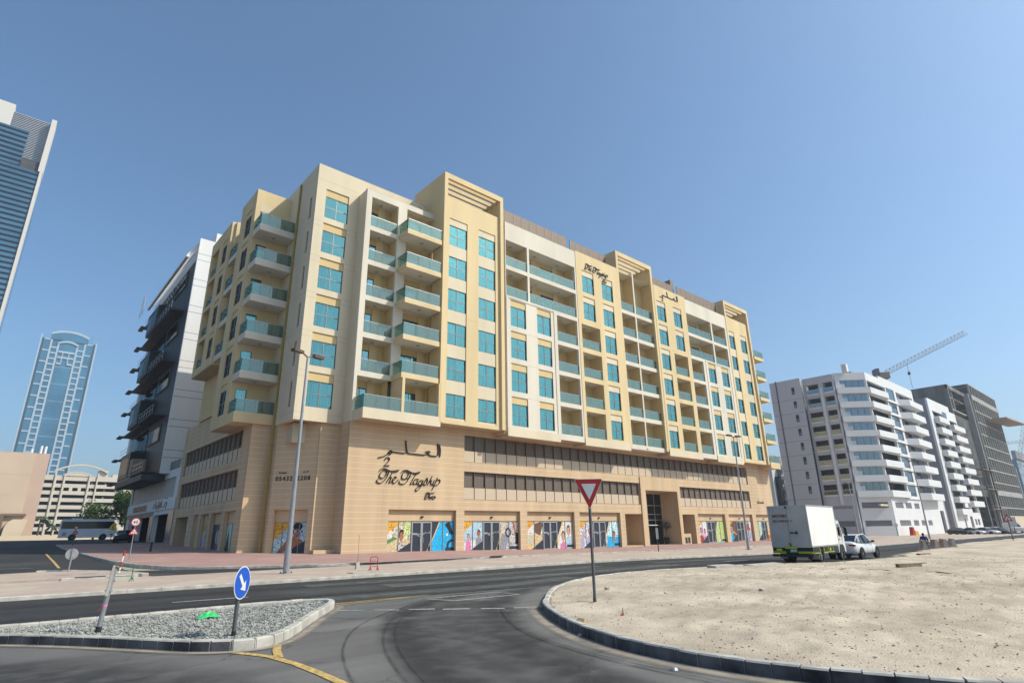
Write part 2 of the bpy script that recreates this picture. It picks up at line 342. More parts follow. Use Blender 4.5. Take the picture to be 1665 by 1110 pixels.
# kerbs : stones are parts of the kerb
def resample(pts,step,closed=False):
    P=[Vector((p[0],p[1],0)) for p in pts]
    if closed:P.append(P[0])
    Ls=[0]
    for a,c in zip(P,P[1:]): Ls.append(Ls[-1]+(c-a).length)
    n=max(1,int(round(Ls[-1]/step))); out=[]
    for i in range(n+1):
        s=Ls[-1]*i/n; j=0
        while j<len(P)-2 and Ls[j+1]<s: j+=1
        t=(s-Ls[j])/max(1e-6,Ls[j+1]-Ls[j]); out.append(P[j].lerp(P[j+1],t))
    return out
def kerb(name,pts,step,w=.15,h=.13,m='kerb',closed=False,off=0,jitter=.006,face=None):
    root=put(name,None,kind='structure'); Q=resample(pts,step,closed); stone={}
    for a,c in zip(Q,Q[1:]):
        ln=(c-a).length; key=round(ln,2); dark=face and face((a+c)/2); key=(key,bool(dark))
        if key not in stone:
            s=MB(); g=.008; l=key[0]/2-g; e=.02
            prof=[(-w/2,-.12),(w/2,-.12),(w/2,h-e),(w/2-e,h),(-w/2+e,h),(-w/2,h-e)]
            n=6; kk=s.mi(m); kd=s.mi('kerb_black') if dark else kk
            for x in (-l,l):
                for (yy,zz) in prof: s.v.append((x,yy,zz))
            for j in range(n): j2=(j+1)%n; s.f.append((j,j2,n+j2,n+j)); s.m.append(kd if j in (1,5) else kk)
            s.f.append(tuple(reversed(range(n)))); s.m.append(kk); s.f.append(tuple(range(n,2*n))); s.m.append(kk)
            s.box(-l-.02,l+.02,-w/2+.012,w/2-.012,-.12,h-.012,'kerb_black' if dark else m)
            stone[key]=s.mesh('kerb_stone')
        mid=(a+c)/2; z=gz(mid.x,mid.y)+random.uniform(-jitter,jitter); sl_=math.atan2(gz(c.x,c.y)-gz(a.x,a.y),ln)
        mw=T(mid.x,mid.y,z)@Matrix.Rotation(math.atan2(c.y-a.y,c.x-a.x)+random.uniform(-.012,.012),4,'Z')@Matrix.Rotation(-sl_,4,'Y')
        put('kerb_stone',stone[key],root,mw)
kerb('road_kerb',[(x,NK(x)+.05) for x in (-3,0,25,45,75)],1.0,.16,.125)
kerb('road_kerb',[(x,NK(x)+.05) for x in (75,150)],6.0,.16,.125)
kerb('median_back_kerb',[(-2,31.05),(60,31.05)],2.0,.14,.12)
kerb('pavement_kerb',list(reversed(PK[1:])),1.0,.15,.135)
kerb('pavement_kerb',[(60,33.0),(120,33.0)],5.0,.15,.135)
# far island between side street and service road
ISL=[(-3,32.5),(2.9,32.6),(4.4,32.9),(6.3,33.3),(6.0,36.2),(5.1,38.4),(3.6,40.0),(2.5,40.2),(-3,38)]
b=MB(); b.prism([(p[0],p[1]) for p in ISL],-.1,.14,'dusty_paver'); put('corner_island_paving',b,kind='structure')
kerb('corner_island_kerb',ISL[1:8],.9,.15,.15)
# near traffic island
IO=[(-6,17.3),(.6,15.95),(2.7,15.85),(4.0,16.2),(5.6,16.15),(6.8,15.95),(7.15,15.6),(7.1,15.2),(6.8,14.55),(6.1,13.6),(5.4,12.6),(4.75,11.7),(4.35,11.15),(4.0,10.82),(3.65,10.72),(3.3,10.85),(2.9,11.25),(2.4,12.05),(1.9,12.85),(1.35,13.65),(.6,14.7),(-6,16.8)]
IO=[(-6,17.3),(.6,16.05),(2.7,15.95),(4.0,16.05),(5.6,16.05),(6.8,15.9),(7.15,15.6),(7.1,15.15),(6.75,14.55),(6.05,13.6),(5.35,12.6),(4.75,11.7),(4.35,11.15),(4.0,10.82),(3.65,10.72),(3.3,10.85),(2.9,11.25),(2.4,12.05),(1.9,12.85),(1.35,13.65),(.6,14.6),(-6,16.9)]
kerb('traffic_island_kerb',IO,.32,.16,.16,'kerb',closed=True,face=lambda p:p.y<15.2 and p.x<3.45)
def inset(poly,d):
    n=len(poly); out=[]
    A=sum(poly[i][0]*poly[(i+1)%n][1]-poly[(i+1)%n][0]*poly[i][1] for i in range(n)); sg=1 if A>0 else -1
    for i in range(n):
        a=Vector(poly[i-1]);p=Vector(poly[i]);c=Vector(poly[(i+1)%n]); e1=(p-a).normalized(); e2=(c-p).normalized()
        nn=(Vector((-e1.y,e1.x))+Vector((-e2.y,e2.x))).normalized()*sg; out.append(tuple(p+nn*d))
    return out
def inside(x,y,poly):
    r=False; j=len(poly)-1
    for i in range(len(poly)):
        xi,yi=poly[i]; xj,yj=poly[j]
        if (yi>y)!=(yj>y) and x<(xj-xi)*(y-yi)/(yj-yi)+xi: r=not r
        j=i
    return r
mat('gravel',(.27,.27,.24),.9,.4,6,(.40,.40,.36),bump=.5,bscale=60)
mat('gravel_bed',(.26,.25,.22),.95,.3,14,(.38,.36,.32),bump=.6,bscale=50)
II=inset(IO,.06); b=MB(); b.prism(II if sum(II[i][0]*II[(i+1)%len(II)][1]-II[(i+1)%len(II)][0]*II[i][1] for i in range(len(II)))>0 else list(reversed(II)),-.05,.085,'gravel_bed'); put('island_bed',b,kind='structure')
b=MB(); k=b.mi('gravel'); III=inset(IO,.13); cnt=0
ico=[(0,0,1),(.89,0,.45),(.28,.85,.45),(-.72,.53,.45),(-.72,-.53,.45),(.28,-.85,.45),(.72,.53,-.45),(-.28,.85,-.45),(-.89,0,-.45),(-.28,-.85,-.45),(.72,-.53,-.45),(0,0,-1)]
icf=[(0,1,2),(0,2,3),(0,3,4),(0,4,5),(0,5,1),(1,6,2),(2,7,3),(3,8,4),(4,9,5),(5,10,1),(6,7,2),(7,8,3),(8,9,4),(9,10,5),(10,6,1),(11,7,6),(11,8,7),(11,9,8),(11,10,9),(11,6,10)]
def stone(b,k,x,y,z,r):
    i=len(b.v); a=random.uniform(0,6.28); ca,sa=math.cos(a),math.sin(a); sx,sy,sz=random.uniform(.7,1.4),random.uniform(.6,1.1),random.uniform(.45,.85)
    for (p,q,s) in ico:
        j=random.uniform(.8,1.15); p*=sx*r*j;q*=sy*r*j;s*=sz*r*j; b.v.append((x+p*ca-q*sa,y+p*sa+q*ca,z+s))
    for f in icf: b.f.append((i+f[0],i+f[1],i+f[2])); b.m.append(k)
while cnt<12000:
    x=random.uniform(-.8,7.1); y=random.uniform(10.8,16.2)
    if inside(x,y,III): stone(b,k,x,y,.088+random.uniform(0,.028),random.choice([.012,.016,.022,.030])); cnt+=1
put('gravel',b,kind='stuff',label='loose grey gravel filling the kerbed traffic island',cat='gravel')
# sand lot
SP=list(reversed(SN))+SS[1:]      # outline
SP=SP if sum(SP[i][0]*SP[(i+1)%len(SP)][1]-SP[(i+1)%len(SP)][0]*SP[i][1] for i in range(len(SP)))>0 else list(reversed(SP))
SI=inset(SP,.05)
def grid_in(poly,x0,x1,y0,y1,st,fn,m,name,kind,**kw):
    b=MB(); k=b.mi(m); idx={}
    def vid(i,j):
        if (i,j) not in idx:
            x=x0+i*st; y=y0+j*st; idx[(i,j)]=len(b.v); b.v.append((x,y,fn(x,y)))
        return idx[(i,j)]
    for i in range(int((x1-x0)/st)):
        for j in range(int((y1-y0)/st)):
            cs=[(x0+(i+a)*st,y0+(j+c)*st) for a,c in ((0,0),(1,0),(1,1),(0,1))]
            if all(inside(px,py,poly) for px,py in cs):
                b.f.append((vid(i,j),vid(i+1,j),vid(i+1,j+1),vid(i,j+1))); b.m.append(k)
    return put(name,b,smooth=True,kind=kind,**kw)
from mathutils import noise as mn
def edged(x,y):
    d=1e9
    for i in range(len(SP)):
        a=SP[i];c=SP[(i+1)%len(SP)]; ex,ey=c[0]-a[0],c[1]-a[1]; t=max(0,min(1,((x-a[0])*ex+(y-a[1])*ey)/(ex*ex+ey*ey)))
        d=min(d,math.hypot(x-a[0]-ex*t,y-a[1]-ey*t))
    return d
def sandz(x,y):
    e=min(1,edged(x,y)/1.6) if x<90 else 1
    h=mn.noise(Vector((x*.25,y*.25,0)))*.09+mn.noise(Vector((x*.9,y*.9,3)))*.035+mn.noise(Vector((x*2.6,y*2.6,7)))*.042+mn.noise(Vector((x*7,y*5,9)))*.028-.05*max(0,.10-abs(mn.noise(Vector((x*.8,y*2.2,5)))))*4
    t=math.sin((x*.35+y)*2.2)*.5
    if 4<x*.3+y<9 and x>15: h+=.012*max(0,math.sin((x*.3+y)*7))
    for (a0,sl_,ph) in ((5.2,.22,0),(6.9,.22,0),(11.6,-.12,1.2),(13.2,-.12,1.2),(1.0,.30,.5),(2.6,.30,.5)):
        d_=abs(y-(a0+sl_*(x-14)+.35*math.sin(x*.33+ph)))
        if d_<.26: h-=.018*(1-(d_/.26)**2)
        elif d_<.42: h+=.005
    return gz(x,y)+.115+e*(.05+h)
def flat_sand(x,y): return gz(x,y)+.10
b=MB(); k=b.mi('sand')
xs=[7.5,8,8.5,9,9.5,10,10.8,12.3,13.5,15.2,17.3,19.5,21.7,25,29,32,37,42,47,52,61,80,100,150]
lo=lambda x:ip(x,sorted([(q[0],q[1]) for q in SS[7:]]))
SB=[p for p in SI if p[0]<26.5 and p[1]>-14]
put('sand_base',MB().prism(SB,-.3,.09,'sand'),kind='structure')
near=[(x,y) for x,y in SI]
grid_in(SI,7.5,26,-2,16.2,.11,sandz,'sand','sand_lot','structure')
def sandz2(x,y): return sandz(x,y)-.004
grid_in(SI,25.9,150,-12,18,.55,sandz,'sand','sand_lot_far','structure')
b=MB(); k=b.mi('sand')
grid_in(SI,7.5,26.4,-13.5,-1.9,.5,sandz,'sand','sand_lot_near','structure')
kerb('sand_lot_kerb',list(SS[:15]),.32,.16,.17,'kerb',face=lambda p:True)
kerb('sand_lot_north_kerb',SN[:9],.6,.14,.135,'kerb')
mat('stone_brown',(.46,.39,.30),.95,.3,9,(.64,.55,.43))
b=MB(); k=b.mi('stone_brown'); cnt=0
while cnt<7500:
    x=8+34*random.random()**1.35; y=random.uniform(-1,16)
    if inside(x,y,SI): stone(b,k,x,y,sandz(x,y)+.004,random.choice([.006,.009,.009,.014,.022])*(1 if x<20 else 1.2)); cnt+=1
put('pebbles',b,kind='stuff',label='small brown stones scattered over the pale sandy lot',cat='pebbles')
# road markings, 4-8 mm above the asphalt
def strip(name,pts,w,m,dz=.009,root=None):
    b=MB(); Q=[Vector((p.x,p.y)) for p in resample(pts,.8)] if name in('yellow_line','stop_line') else [Vector((p[0],p[1])) for p in pts]; Lf=[];Rt=[]
    for i,p in enumerate(Q):
        d=(Q[min(i+1,len(Q)-1)]-Q[max(i-1,0)]).normalized(); nn=Vector((-d.y,d.x))*w/2; Lf.append(p+nn); Rt.append(p-nn)
    for i in range(len(Q)-1):
        b.face([(v.x,v.y,gz(v.x,v.y)+dz) for v in (Lf[i],Rt[i],Rt[i+1],Lf[i+1])],m)
    return put(name,b,kind='structure')
ds=[((6.8,14.3),(7.3,13.8)),((7.5,13.7),(7.9,13.2)),((8.1,13.1),(8.6,12.7)),((8.7,12.5),(9.2,12.1)),((9.4,11.9),(9.8,11.5)),((10.0,11.4),(10.4,11.0))]
for a,c in ds: strip('stop_dash',[a,c],.13,'paint_white')
strip('arrow_marking',[(9.7,14.75),(10.0,13.75),(12.2,13.65),(12.15,14.7),(9.75,14.8)],.16,'paint_worn')
for a,c in [((4.4,19.6),(6.4,19.4)),((11.0,19.0),(13.6,18.8)),((18,18.7),(20.5,18.6)),((25,18.4),(27.5,18.3)),((32,18.2),(34.5,18.2)),((39,18.3),(41.5,18.4)),((-3,20.0),(-1,19.9))]: strip('lane_dash',[a,c],.10,'paint_white')
strip('edge_line',[(8.3,15.45),(11.5,15.25),(14.8,14.75),(16.2,15.3)],.08,'paint_worn')
strip('yellow_line',[(3.35,10.6),(3.6,10.1),(3.72,9.5),(3.75,8.6),(3.72,7.5),(3.6,6.0),(3.2,4)],.13,'paint_yellow',.009)
strip('yellow_line',[(4.12,10.75),(3.9,10.2),(3.72,9.6)],.13,'paint_yellow',.013)
strip('yellow_line',[(7.25,15.55),(8.3,15.65),(10.3,15.55)],.09,'paint_yellow',.013)
strip('yellow_line',[(7.2,15.15),(8.3,15.35),(9.6,15.5)],.09,'paint_yellow',.017)
strip('yellow_line',[(4.2,62),(3.7,43.7)],.14,'paint_yellow',.009)
strip('stop_line',[(-2,45.5),(2.6,44.6)],.14,'paint_worn',.013)
# tyre-darkened wheel tracks (rubber deposits), thin sheets with noisy soft edges
def tyremat(name,c=(.03,.029,.028),mx_=.75):
    m,n,b=nodes(name); N=n.nodes; b.inputs['Base Color'].default_value=(*c,1); b.inputs['Roughness'].default_value=.75
    uv=N.new('ShaderNodeUVMap'); sp=N.new('ShaderNodeSeparateXYZ'); L(n,uv.outputs[0],sp.inputs[0])
    pp=N.new('ShaderNodeMath'); pp.operation='PINGPONG'; pp.inputs[1].default_value=.5; L(n,sp.outputs[1],pp.inputs[0])
    mr=N.new('ShaderNodeMapRange'); mr.interpolation_type='SMOOTHSTEP'; mr.inputs[1].default_value=0; mr.inputs[2].default_value=.45; mr.inputs[4].default_value=mx_; L(n,pp.outputs[0],mr.inputs[0])
    tc=N.new('ShaderNodeTexCoord'); t=N.new('ShaderNodeTexNoise'); t.inputs['Scale'].default_value=2; t.inputs['Detail'].default_value=8; L(n,tc.outputs['Object'],t.inputs['Vector'])
    m2=N.new('ShaderNodeMapRange'); m2.inputs[1].default_value=.3; m2.inputs[2].default_value=.6; m2.inputs[3].default_value=.35; L(n,t.outputs[0],m2.inputs[0])
    mu=N.new('ShaderNodeMath'); mu.operation='MULTIPLY'; L(n,mr.outputs[0],mu.inputs[0]); L(n,m2.outputs[0],mu.inputs[1]); L(n,mu.outputs[0],b.inputs['Alpha'])
tyremat('rubber',(.032,.031,.030),.62); tyremat('rubber_soft',(.035,.034,.033),.5)
def uvstrip(name,pts,w,m,dz=.006):
    P=[]
    for i in range(len(pts)-1):
        p0=Vector(pts[max(i-1,0)]);p1=Vector(pts[i]);p2=Vector(pts[i+1]);p3=Vector(pts[min(i+2,len(pts)-1)])
        for s in range(8):
            t=s/8; P.append(.5*((2*p1)+(p2-p0)*t+(2*p0-5*p1+4*p2-p3)*t*t+(3*p1-p0-3*p2+p3)*t**3))
    P.append(Vector(pts[-1])); b=MB(); uvs=[]
    for i in range(len(P)-1):
        q=[]
        for p,a in ((P[i],i),(P[i+1],i+1)):
            d=(P[min(a+1,len(P)-1)]-P[max(a-1,0)]).normalized(); nn=Vector((-d.y,d.x))*w/2; q.append((p+nn,p-nn))
        b.face([(v.x,v.y,gz(v.x,v.y)+dz) for v in (q[0][0],q[0][1],q[1][1],q[1][0])],m); uvs+=[(i*.2,1),(i*.2,0),(i*.2+.2,0),(i*.2+.2,1)]
    me=b.mesh(name); ul=me.uv_layers.new(name='UVMap')
    for i,u in enumerate(uvs): ul.data[i].uv=u
    return put(name,me,kind='structure')
uvstrip('wheel_track',[(3.6,3.0),(4.6,6.4),(5.9,9.6),(7.4,12.2),(9.6,14.2),(13,15.6)],1.1,'rubber')
uvstrip('wheel_track',[(5.4,2.6),(6.2,5.6),(7.3,8.2),(8.9,10.6),(10.9,12.9),(14,15.2)],1.3,'rubber',.008)
uvstrip('wheel_track',[(4.6,3),(5.4,6),(6.6,9),(8.1,11.4),(10.2,13.6)],3.4,'rubber_soft',.005)
uvstrip('wheel_track',[(-4,14.6),(.5,11.2),(1.9,8.6),(2.6,5.5),(2.6,2)],3.2,'rubber',.005)
uvstrip('wheel_track',[(-30,21.6),(0,21.8),(30,20.9),(70,20.6)],1.6,'rubber_soft',.009)
uvstrip('wheel_track',[(-30,18.2),(0,18.0),(14,17.3),(30,17.2),(70,18.6)],1.8,'rubber',.009)
for j in (0,3,4):
    o_=j*.22-.5; uvstrip('tyre_mark',[(3.2+o_,4.0),(4.1+o_,6.8),(5.3+o_*1.1,9.6),(6.9+o_*1.2,12.0+o_*.2),(9.0+o_,13.9+o_*.3)],.08,'rubber_soft',.012+.0015*j)
uvstrip('tyre_mark',[(6.9,3.4),(7.1,6.2),(7.9,8.8),(9.6,11.4)],.14,'rubber',.03)
tyremat('dust',(.40,.34,.26),.75)
tyremat('road_dust',(.17,.178,.165),.55)
for P_ in ([(9,21.6),(14,21.0),(19,20.6),(24,20.8)],[(11,19.4),(15,18.6),(21,18.2),(27,18.6)],[(7.5,16.9),(10,16.6),(14,16.2),(18,16.9)],[(28,20.3),(36,19.8),(44,19.6),(52,20)],[(6.2,12.9),(8.2,14.4),(10,15)]): uvstrip('road_dust',P_,1.9,'road_dust',.018)
def off(pts,d): 
    out=[]
    for i,p in enumerate(pts):
        a=Vector(pts[max(i-1,0)]);c=Vector(pts[min(i+1,len(pts)-1)]); t=(c-a).normalized(); out.append((p[0]+t.y*d,p[1]-t.x*d))
    return out
uvstrip('sand_drift',off(SS[:15],.30),.42,'dust',.014); uvstrip('sand_drift',off(list(IO[7:21]),-.22),.30,'dust',.016); uvstrip('sand_drift',[(x,NK(x)-.22) for x in (0,12,25,35,45,60,75)],.35,'dust',.012); uvstrip('sand_drift',[(p[0],p[1]+.25) for p in SN[2:9]],.4,'dust',.014)
uvstrip('sand_drift',[(x,y+.1) for x,y in SN[6:13]],.9,'dust',.013)
# road studs along the kerb
for x,y in ((8.72,7.85),(7.62,5.2)):
    b=MB(); b.cyl((0,0,0),(0,0,.03),.055,'alu',.035); put('road_stud',b,None,T(x-.45,y-.2,.004),label='small metal road stud beside the black kerb, %s one'%('farther' if y>6 else 'nearer'),cat='road stud')
# ================================================================ MAIN BUILDING
main=thing('apartment_building','long cream and yellow apartment block with teal windows over a tan clad podium','building',(56,44.4,0))
FR=T(0,42.65)                      # front plane of the upper floors; local -y looks at the street
WT=lambda k:31.65-3.526*k
ZF=lambda k:29.25-3.526*k
OT=lambda k:32.30-3.526*k
_c={}
def cached(key,fn):
    if key not in _c: _c[key]=fn()
    return _c[key]
RW=random.Random(11)
def curtain_mesh(w,h,vv=0):
    b=MB(); k=b.mi('curtain'); n=36; rnd=random.Random(int(w*100)); 
    for side in (-1,1):
        e_=(.04,.18,.04,.42)[vv]; x0,x1=(-w/2,-e_) if side<0 else ((.04 if vv!=2 else .5)+(e_-.04),w/2)
        i=len(b.v); x=x0
        for j in range(n+1):
            xx=x0+(x1-x0)*j/n; yy=.05*math.sin(j*1.9+side)+.015*math.sin(j*.7)
            b.v+=[(xx,yy,0),(xx,yy,h)]
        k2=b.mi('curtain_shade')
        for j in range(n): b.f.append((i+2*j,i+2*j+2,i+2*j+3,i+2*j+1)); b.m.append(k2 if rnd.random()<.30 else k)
    return b.mesh('curtain')
def win(Fm,x,z,w,h,y,parent=None,curt=True,gm='teal_glass'):
    """2x2 pane window, centre x, sill z, set y back of the frame plane"""
    parent=parent or main
    def fr():
        b=MB(); t=.05
        b.box(-w/2,w/2,-.03,.05,0,t,'frame_dark').box(-w/2,w/2,-.03,.05,h-t,h,'frame_dark')
        b.box(-w/2,-w/2+t,-.03,.05,t,h-t,'frame_dark').box(w/2-t,w/2,-.03,.05,t,h-t,'frame_dark')
        b.box(-.032,.032,-.028,.048,t,h-t,'frame_grey').box(-w/2+t,-.032,-.026,.046,h*.5-.03,h*.5+.03,'frame_grey').box(.032,w/2-t,-.026,.046,h*.5-.03,h*.5+.03,'frame_grey')
        return b.mesh('window')
    mw=Fm@T(x,y,z); f=put('window',cached(('w',w,h),fr),parent,mw)
    pw,ph=w/2-.08,h/2-.08
    pm=cached(('p',w,h,gm),lambda:MB().box(-pw/2,pw/2,0,.012,0,ph,gm).mesh('pane'))
    for sx in (-1,1):
        for sz in (0,1): put('pane',pm,f,mw@T(sx*(w/4),.0,.05+sz*(h/2-.02))@Matrix.Rotation(RW.uniform(-.012,.012),4,'X')@Matrix.Rotation(RW.uniform(-.012,.012),4,'Z'))
    vv=RW.choice((0,0,1,2,3)) if curt else RW.choice((4,4,5))
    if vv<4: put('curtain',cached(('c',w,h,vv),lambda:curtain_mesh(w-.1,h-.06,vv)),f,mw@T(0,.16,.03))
    if vv==5: put('blind',cached(('bb',w,h),lambda:MB().box(-w/2+.05,w/2-.05,.12,.13,h*.45,h,'curtain_shade').mesh('blind')),f,mw)
    put('blind',cached(('b',w,h),lambda:MB().box(-w/2,w/2,.30,.33,-.0,h,'blind').mesh('blind')),f,mw)
    return f
def ceil_light(Fm,x,y,z,par):
    put('ceiling_light',cached('cl',lambda:MB().cyl((0,0,-.06),(0,0,0),.17,'alu',.14).mesh('ceiling_light')),par,Fm@T(x,y,z))
def rail(Fm,x0,x1,z,y,par,h=1.12,n=None,gap=.03):
    """glass balustrade along local x"""
    w=x1-x0; n=n or max(1,int(round(w/1.3))); pw=w/n
    pm=cached(('g',round(pw,3),h),lambda:MB().box(.012,pw-.012,-.008,.008,.02,h-.03,'bal_glass').mesh('glass_panel'))
    for i in range(n): put('glass_panel',pm,par,Fm@T(x0+i*pw,y,z))
    put('handrail',cached(('hr',round(w,3)),lambda:MB().box(0,w,-.03,.03,h-.03,h+.01,'alu').box(0,w,-.03,.03,-.02,.03,'alu').mesh('handrail')),par,Fm@T(x0,y,z))
def railside(Fm,y0,y1,z,x,par,h=1.12):
    w=y1-y0
    put('glass_panel',cached(('gs',round(w,3),h),lambda:MB().box(-.008,.008,.02,w-.02,.02,h-.03,'bal_glass').mesh('glass_panel')),par,Fm@T(x,y0,z))
    put('handrail',cached(('hs',round(w,3)),lambda:MB().box(-.03,.03,0,w,h-.03,h+.01,'alu').mesh('handrail')),par,Fm@T(x,y0,z))
def door(Fm,x0,x1,z,y,par,h=2.3,leaves=2,open_=1):
    w=x1-x0
    def f():
        b=MB(); b.box(0,w,-.03,.04,h,h+.08,'frame_dark').box(0,.06,-.03,.04,0,h,'frame_dark').box(w-.06,w,-.03,.04,0,h,'frame_dark').box(.06,w-.06,-.03,.04,0,.06,'frame_dark')
        for i in range(1,leaves+1 if w>1.6 else leaves): b.box(w*i/(leaves+1 if w>1.6 else leaves)-.025,w*i/(leaves+1 if w>1.6 else leaves)+.025,-.028,.038,.06,h,'frame_grey')
        b.box(.06,w-.06,.1,.13,.06,h,'dark_room'); return b.mesh('door')
    d=put('door',cached(('d',round(w,3),h,leaves),f),par,Fm@T(x0,y,z))
    n=leaves+1 if w>1.6 else leaves
    for i in range(n):
        gm='teal_glass' if i<n-1 or n==1 else 'teal_glass_dark'
        pw=w/n-.06
        put('pane',cached(('dp',round(pw,3),h,gm),lambda:MB().box(0,pw,0,.012,.06,h,gm).mesh('pane')),d,Fm@T(x0+.03+i*w/n,y,z))
    if w>.9: put('curtain',cached(('dc',round(w*.6,3)),lambda:MB().box(.08,w*.6,.06,.08,.07,h-.05,'curtain').mesh('curtain')),d,Fm@T(x0,y,z))
def room(Fm,x0,x1,z0,z1,y0,dep,dx,side='yellow',wallm='cream',lights=1,doorw=1.9):
    """recessed balcony : side walls, back wall, ceiling as one part + door, lights"""
    b=MB(); x0+=.004; x1-=.004; z0+=.002; z1-=.003; y0+=.002
    b.face([(x0,y0,z0),(x0,y0+dep,z0),(x0,y0+dep,z1),(x0,y0,z1)],side); b.face([(x1,y0+dep,z0),(x1,y0,z0),(x1,y0,z1),(x1,y0+dep,z1)],side)
    b.face([(x0,y0+dep,z0),(x1,y0+dep,z0),(x1,y0+dep,z1),(x0,y0+dep,z1)],side)
    b.face([(x0,y0,z1),(x0,y0+dep,z1),(x1,y0+dep,z1),(x1,y0,z1)],'ceiling'); b.face([(x0,y0+dep,z0),(x0,y0,z0),(x1,y0,z0),(x1,y0+dep,z0)],'ceiling')
    # pilaster beside the door gives the stepped back wall of the photo
    for (a,c) in dx:
        if c+.5<x1: b.box(c+.02,min(c+.75,x1-.3),y0+dep-.10,y0+dep-.003,z0+.003,z1-.003,wallm)
    r=put('balcony',b,main,Fm)
    for (a,c) in dx: door(Fm,a,c,z0,y0+dep-.06,r)
    n=lights
    for i in range(n): ceil_light(Fm,x0+(x1-x0)*(i+.5)/n,y0+dep*.5,z1,r)
    return r
def reveal(Fm,x0,x1,z,y,m='yellow',h=.72):
    put('lintel_panel',cached(('lp',round(x1-x0,3),m,h),lambda:MB().box(0,x1-x0,0,.05,0,h,m).mesh('lintel_panel')),main,Fm@T(x0,y,z))
def jointline(Fm,x0,x1,z,y=-.004,t=.022,b=None):
    b.box(x0,x1,y,y+.02,z,z+t,'frame_grey')
mat('shadow_gap',(.45,.36,.24),.9,0)
WW=2.22
# ---- A : corner tower -----------------------------------------------------
FA=T(0,46.0)
b=MB(); holes=[(17.9,20.17,WT(k)-WW,WT(k)+.74) for k in range(6)]
b.wall(17.0,21.2,10.64,32.9,holes,.45,'pale'); b.wall(17.0,28.84,32.9,34.75,[],.45,'pale')
for k in range(6):
    for z in (ZF(k)-.35,ZF(k)-.85):
        for (a,c) in ((17.0,17.88),(20.19,21.2)): b.box(a,c,-.003,.0,z,z+.02,'shadow_gap')
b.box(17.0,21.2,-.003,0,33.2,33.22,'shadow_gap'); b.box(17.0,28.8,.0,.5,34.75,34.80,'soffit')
put('wall',b,main,FA)
for k in range(6):
    win(FA,19.035,WT(k)-WW,2.27,WW,.14,curt=(k>=2)); reveal(FA,17.9,20.17,WT(k)+.01,.10)
FS=T(17.0,46.0)@RZ(-90)            # left side of the tower: local x -> -Y, local -y -> -X
b=MB(); holes=[(-1.45,-1.0,WT(k)-WW,WT(k)) for k in range(6)]
b.wall(-8.0,-.452,10.64,34.75,holes,.4,'pale')
for k in range(6):
    b.box(-8,-.002,-.003,0,ZF(k)-.35,ZF(k)-.33,'shadow_gap')
put('wall',b,main,FS)
for k in range(6):
    f=put('window',cached('nw',lambda:MB().box(0,.45,0,.05,0,.05,'frame_dark').box(0,.45,0,.05,WW-.05,WW,'frame_dark').box(0,.05,0,.05,.05,WW-.05,'frame_dark').box(.4,.45,0,.05,.05,WW-.05,'frame_dark').mesh('window')),main,FS@T(-1.45,.12,WT(k)-WW))
    put('pane',cached('nwp',lambda:MB().box(.05,.4,.02,.03,.05,WW-.05,'letter_black').box(.05,.4,.12,.14,.05,WW-.05,'dark_room').mesh('pane')),f,FS@T(-1.45,.12,WT(k)-WW))
b=MB(); b.cyl((-4.0,-.10,.3),(-4.0,-.10,34.4),.10,'yellow_pipe',n=10)
for i in range(10): b.box(-4.16,-3.84,-.12,.02,2+i*3.4,2.12+i*3.4,'yellow_pipe')
put('drain_pipe',b,main,FS)
# solid core so nothing shows through
b=MB()
b.box(17.4,28.6,4.2,4.4,10.7,34.6,'cream').box(17.4,91.8,5.0,28.0,10.7,33.2,'cream').box(17.3,28.5,3.45+.6,5.0,33.0,34.2,'soffit')
put('core',b,main,FR)
# ---- B : white frame with balconies --------------------------------------
FB=T(0,44.37)
b=MB(); holes=[(21.75,24.62,ZF(k)-(0 if k else 0),OT(k)) for k in range(5)]+[(25.6,28.84,ZF(k),(OT(k) if k else 32.45)) for k in range(5)]+[(21.5,28.84,ZF(5),OT(5))]
b.wall(21.2,28.84,10.76,33.0,holes,.3,'white_render')
b.box(21.2,28.84,0,.35,33.0,33.04,'soffit'); b.wall(24.62,25.6,ZF(5),OT(5),[],.3,'white_render',y=1.2)
put('wall',b,main,FB)
b=MB(); b.wall(-1.65,-.302,10.76,33.0,[],.3,'pale'); put('wall',b,main,T(21.2,44.372)@RZ(-90))
for k in range(6):
    r=room(FB,21.75,24.62,ZF(k),OT(k),.30,1.3,[(21.9,23.2)])
    if k<5: rail(FB,21.75,24.62,ZF(k),.12,r)
    zt=OT(k) if k else 32.45
    r2=room(FB,25.6 if k<5 else 25.2,28.84,ZF(k),zt,.30,.5,[(25.75,27.75)],lights=0)
    if k<5:
        s=MB(); s.box(24.77,28.65,-1.72,0.295,ZF(k)-.46,ZF(k)-.003,'cream'); s.box(24.80,28.62,-1.69,0.2,ZF(k)-.463,ZF(k)-.459,'ceiling')
        sl=put('balcony_slab',s,r2,FB); rail(FB,24.80,28.62,ZF(k),-1.66,r2); railside(FB,-1.66,0,ZF(k),24.83,r2)
        ceil_light(FB,26.9,-.8,ZF(k)-.465,r2)
b=MB(); b.box(21.37,29.0,-1.72,0.0,10.75,ZF(5)-.003,'pale'); b.box(24.93,25.2,-1.72,.3,ZF(5),ZF(4)-.465,'cream'); b.box(28.75,28.98,-1.72,-1.4,ZF(5),ZF(4)-.465,'cream')
b.box(21.42,28.9,-1.65,-.02,10.745,10.749,'soffit')
bx=put('balcony_box',b,main,FB); rail(FB,21.42,24.93,ZF(5),-1.66,bx); railside(FB,-1.66,0,ZF(5),21.42,bx); rail(FB,25.2,28.75,ZF(5),-1.66,bx)
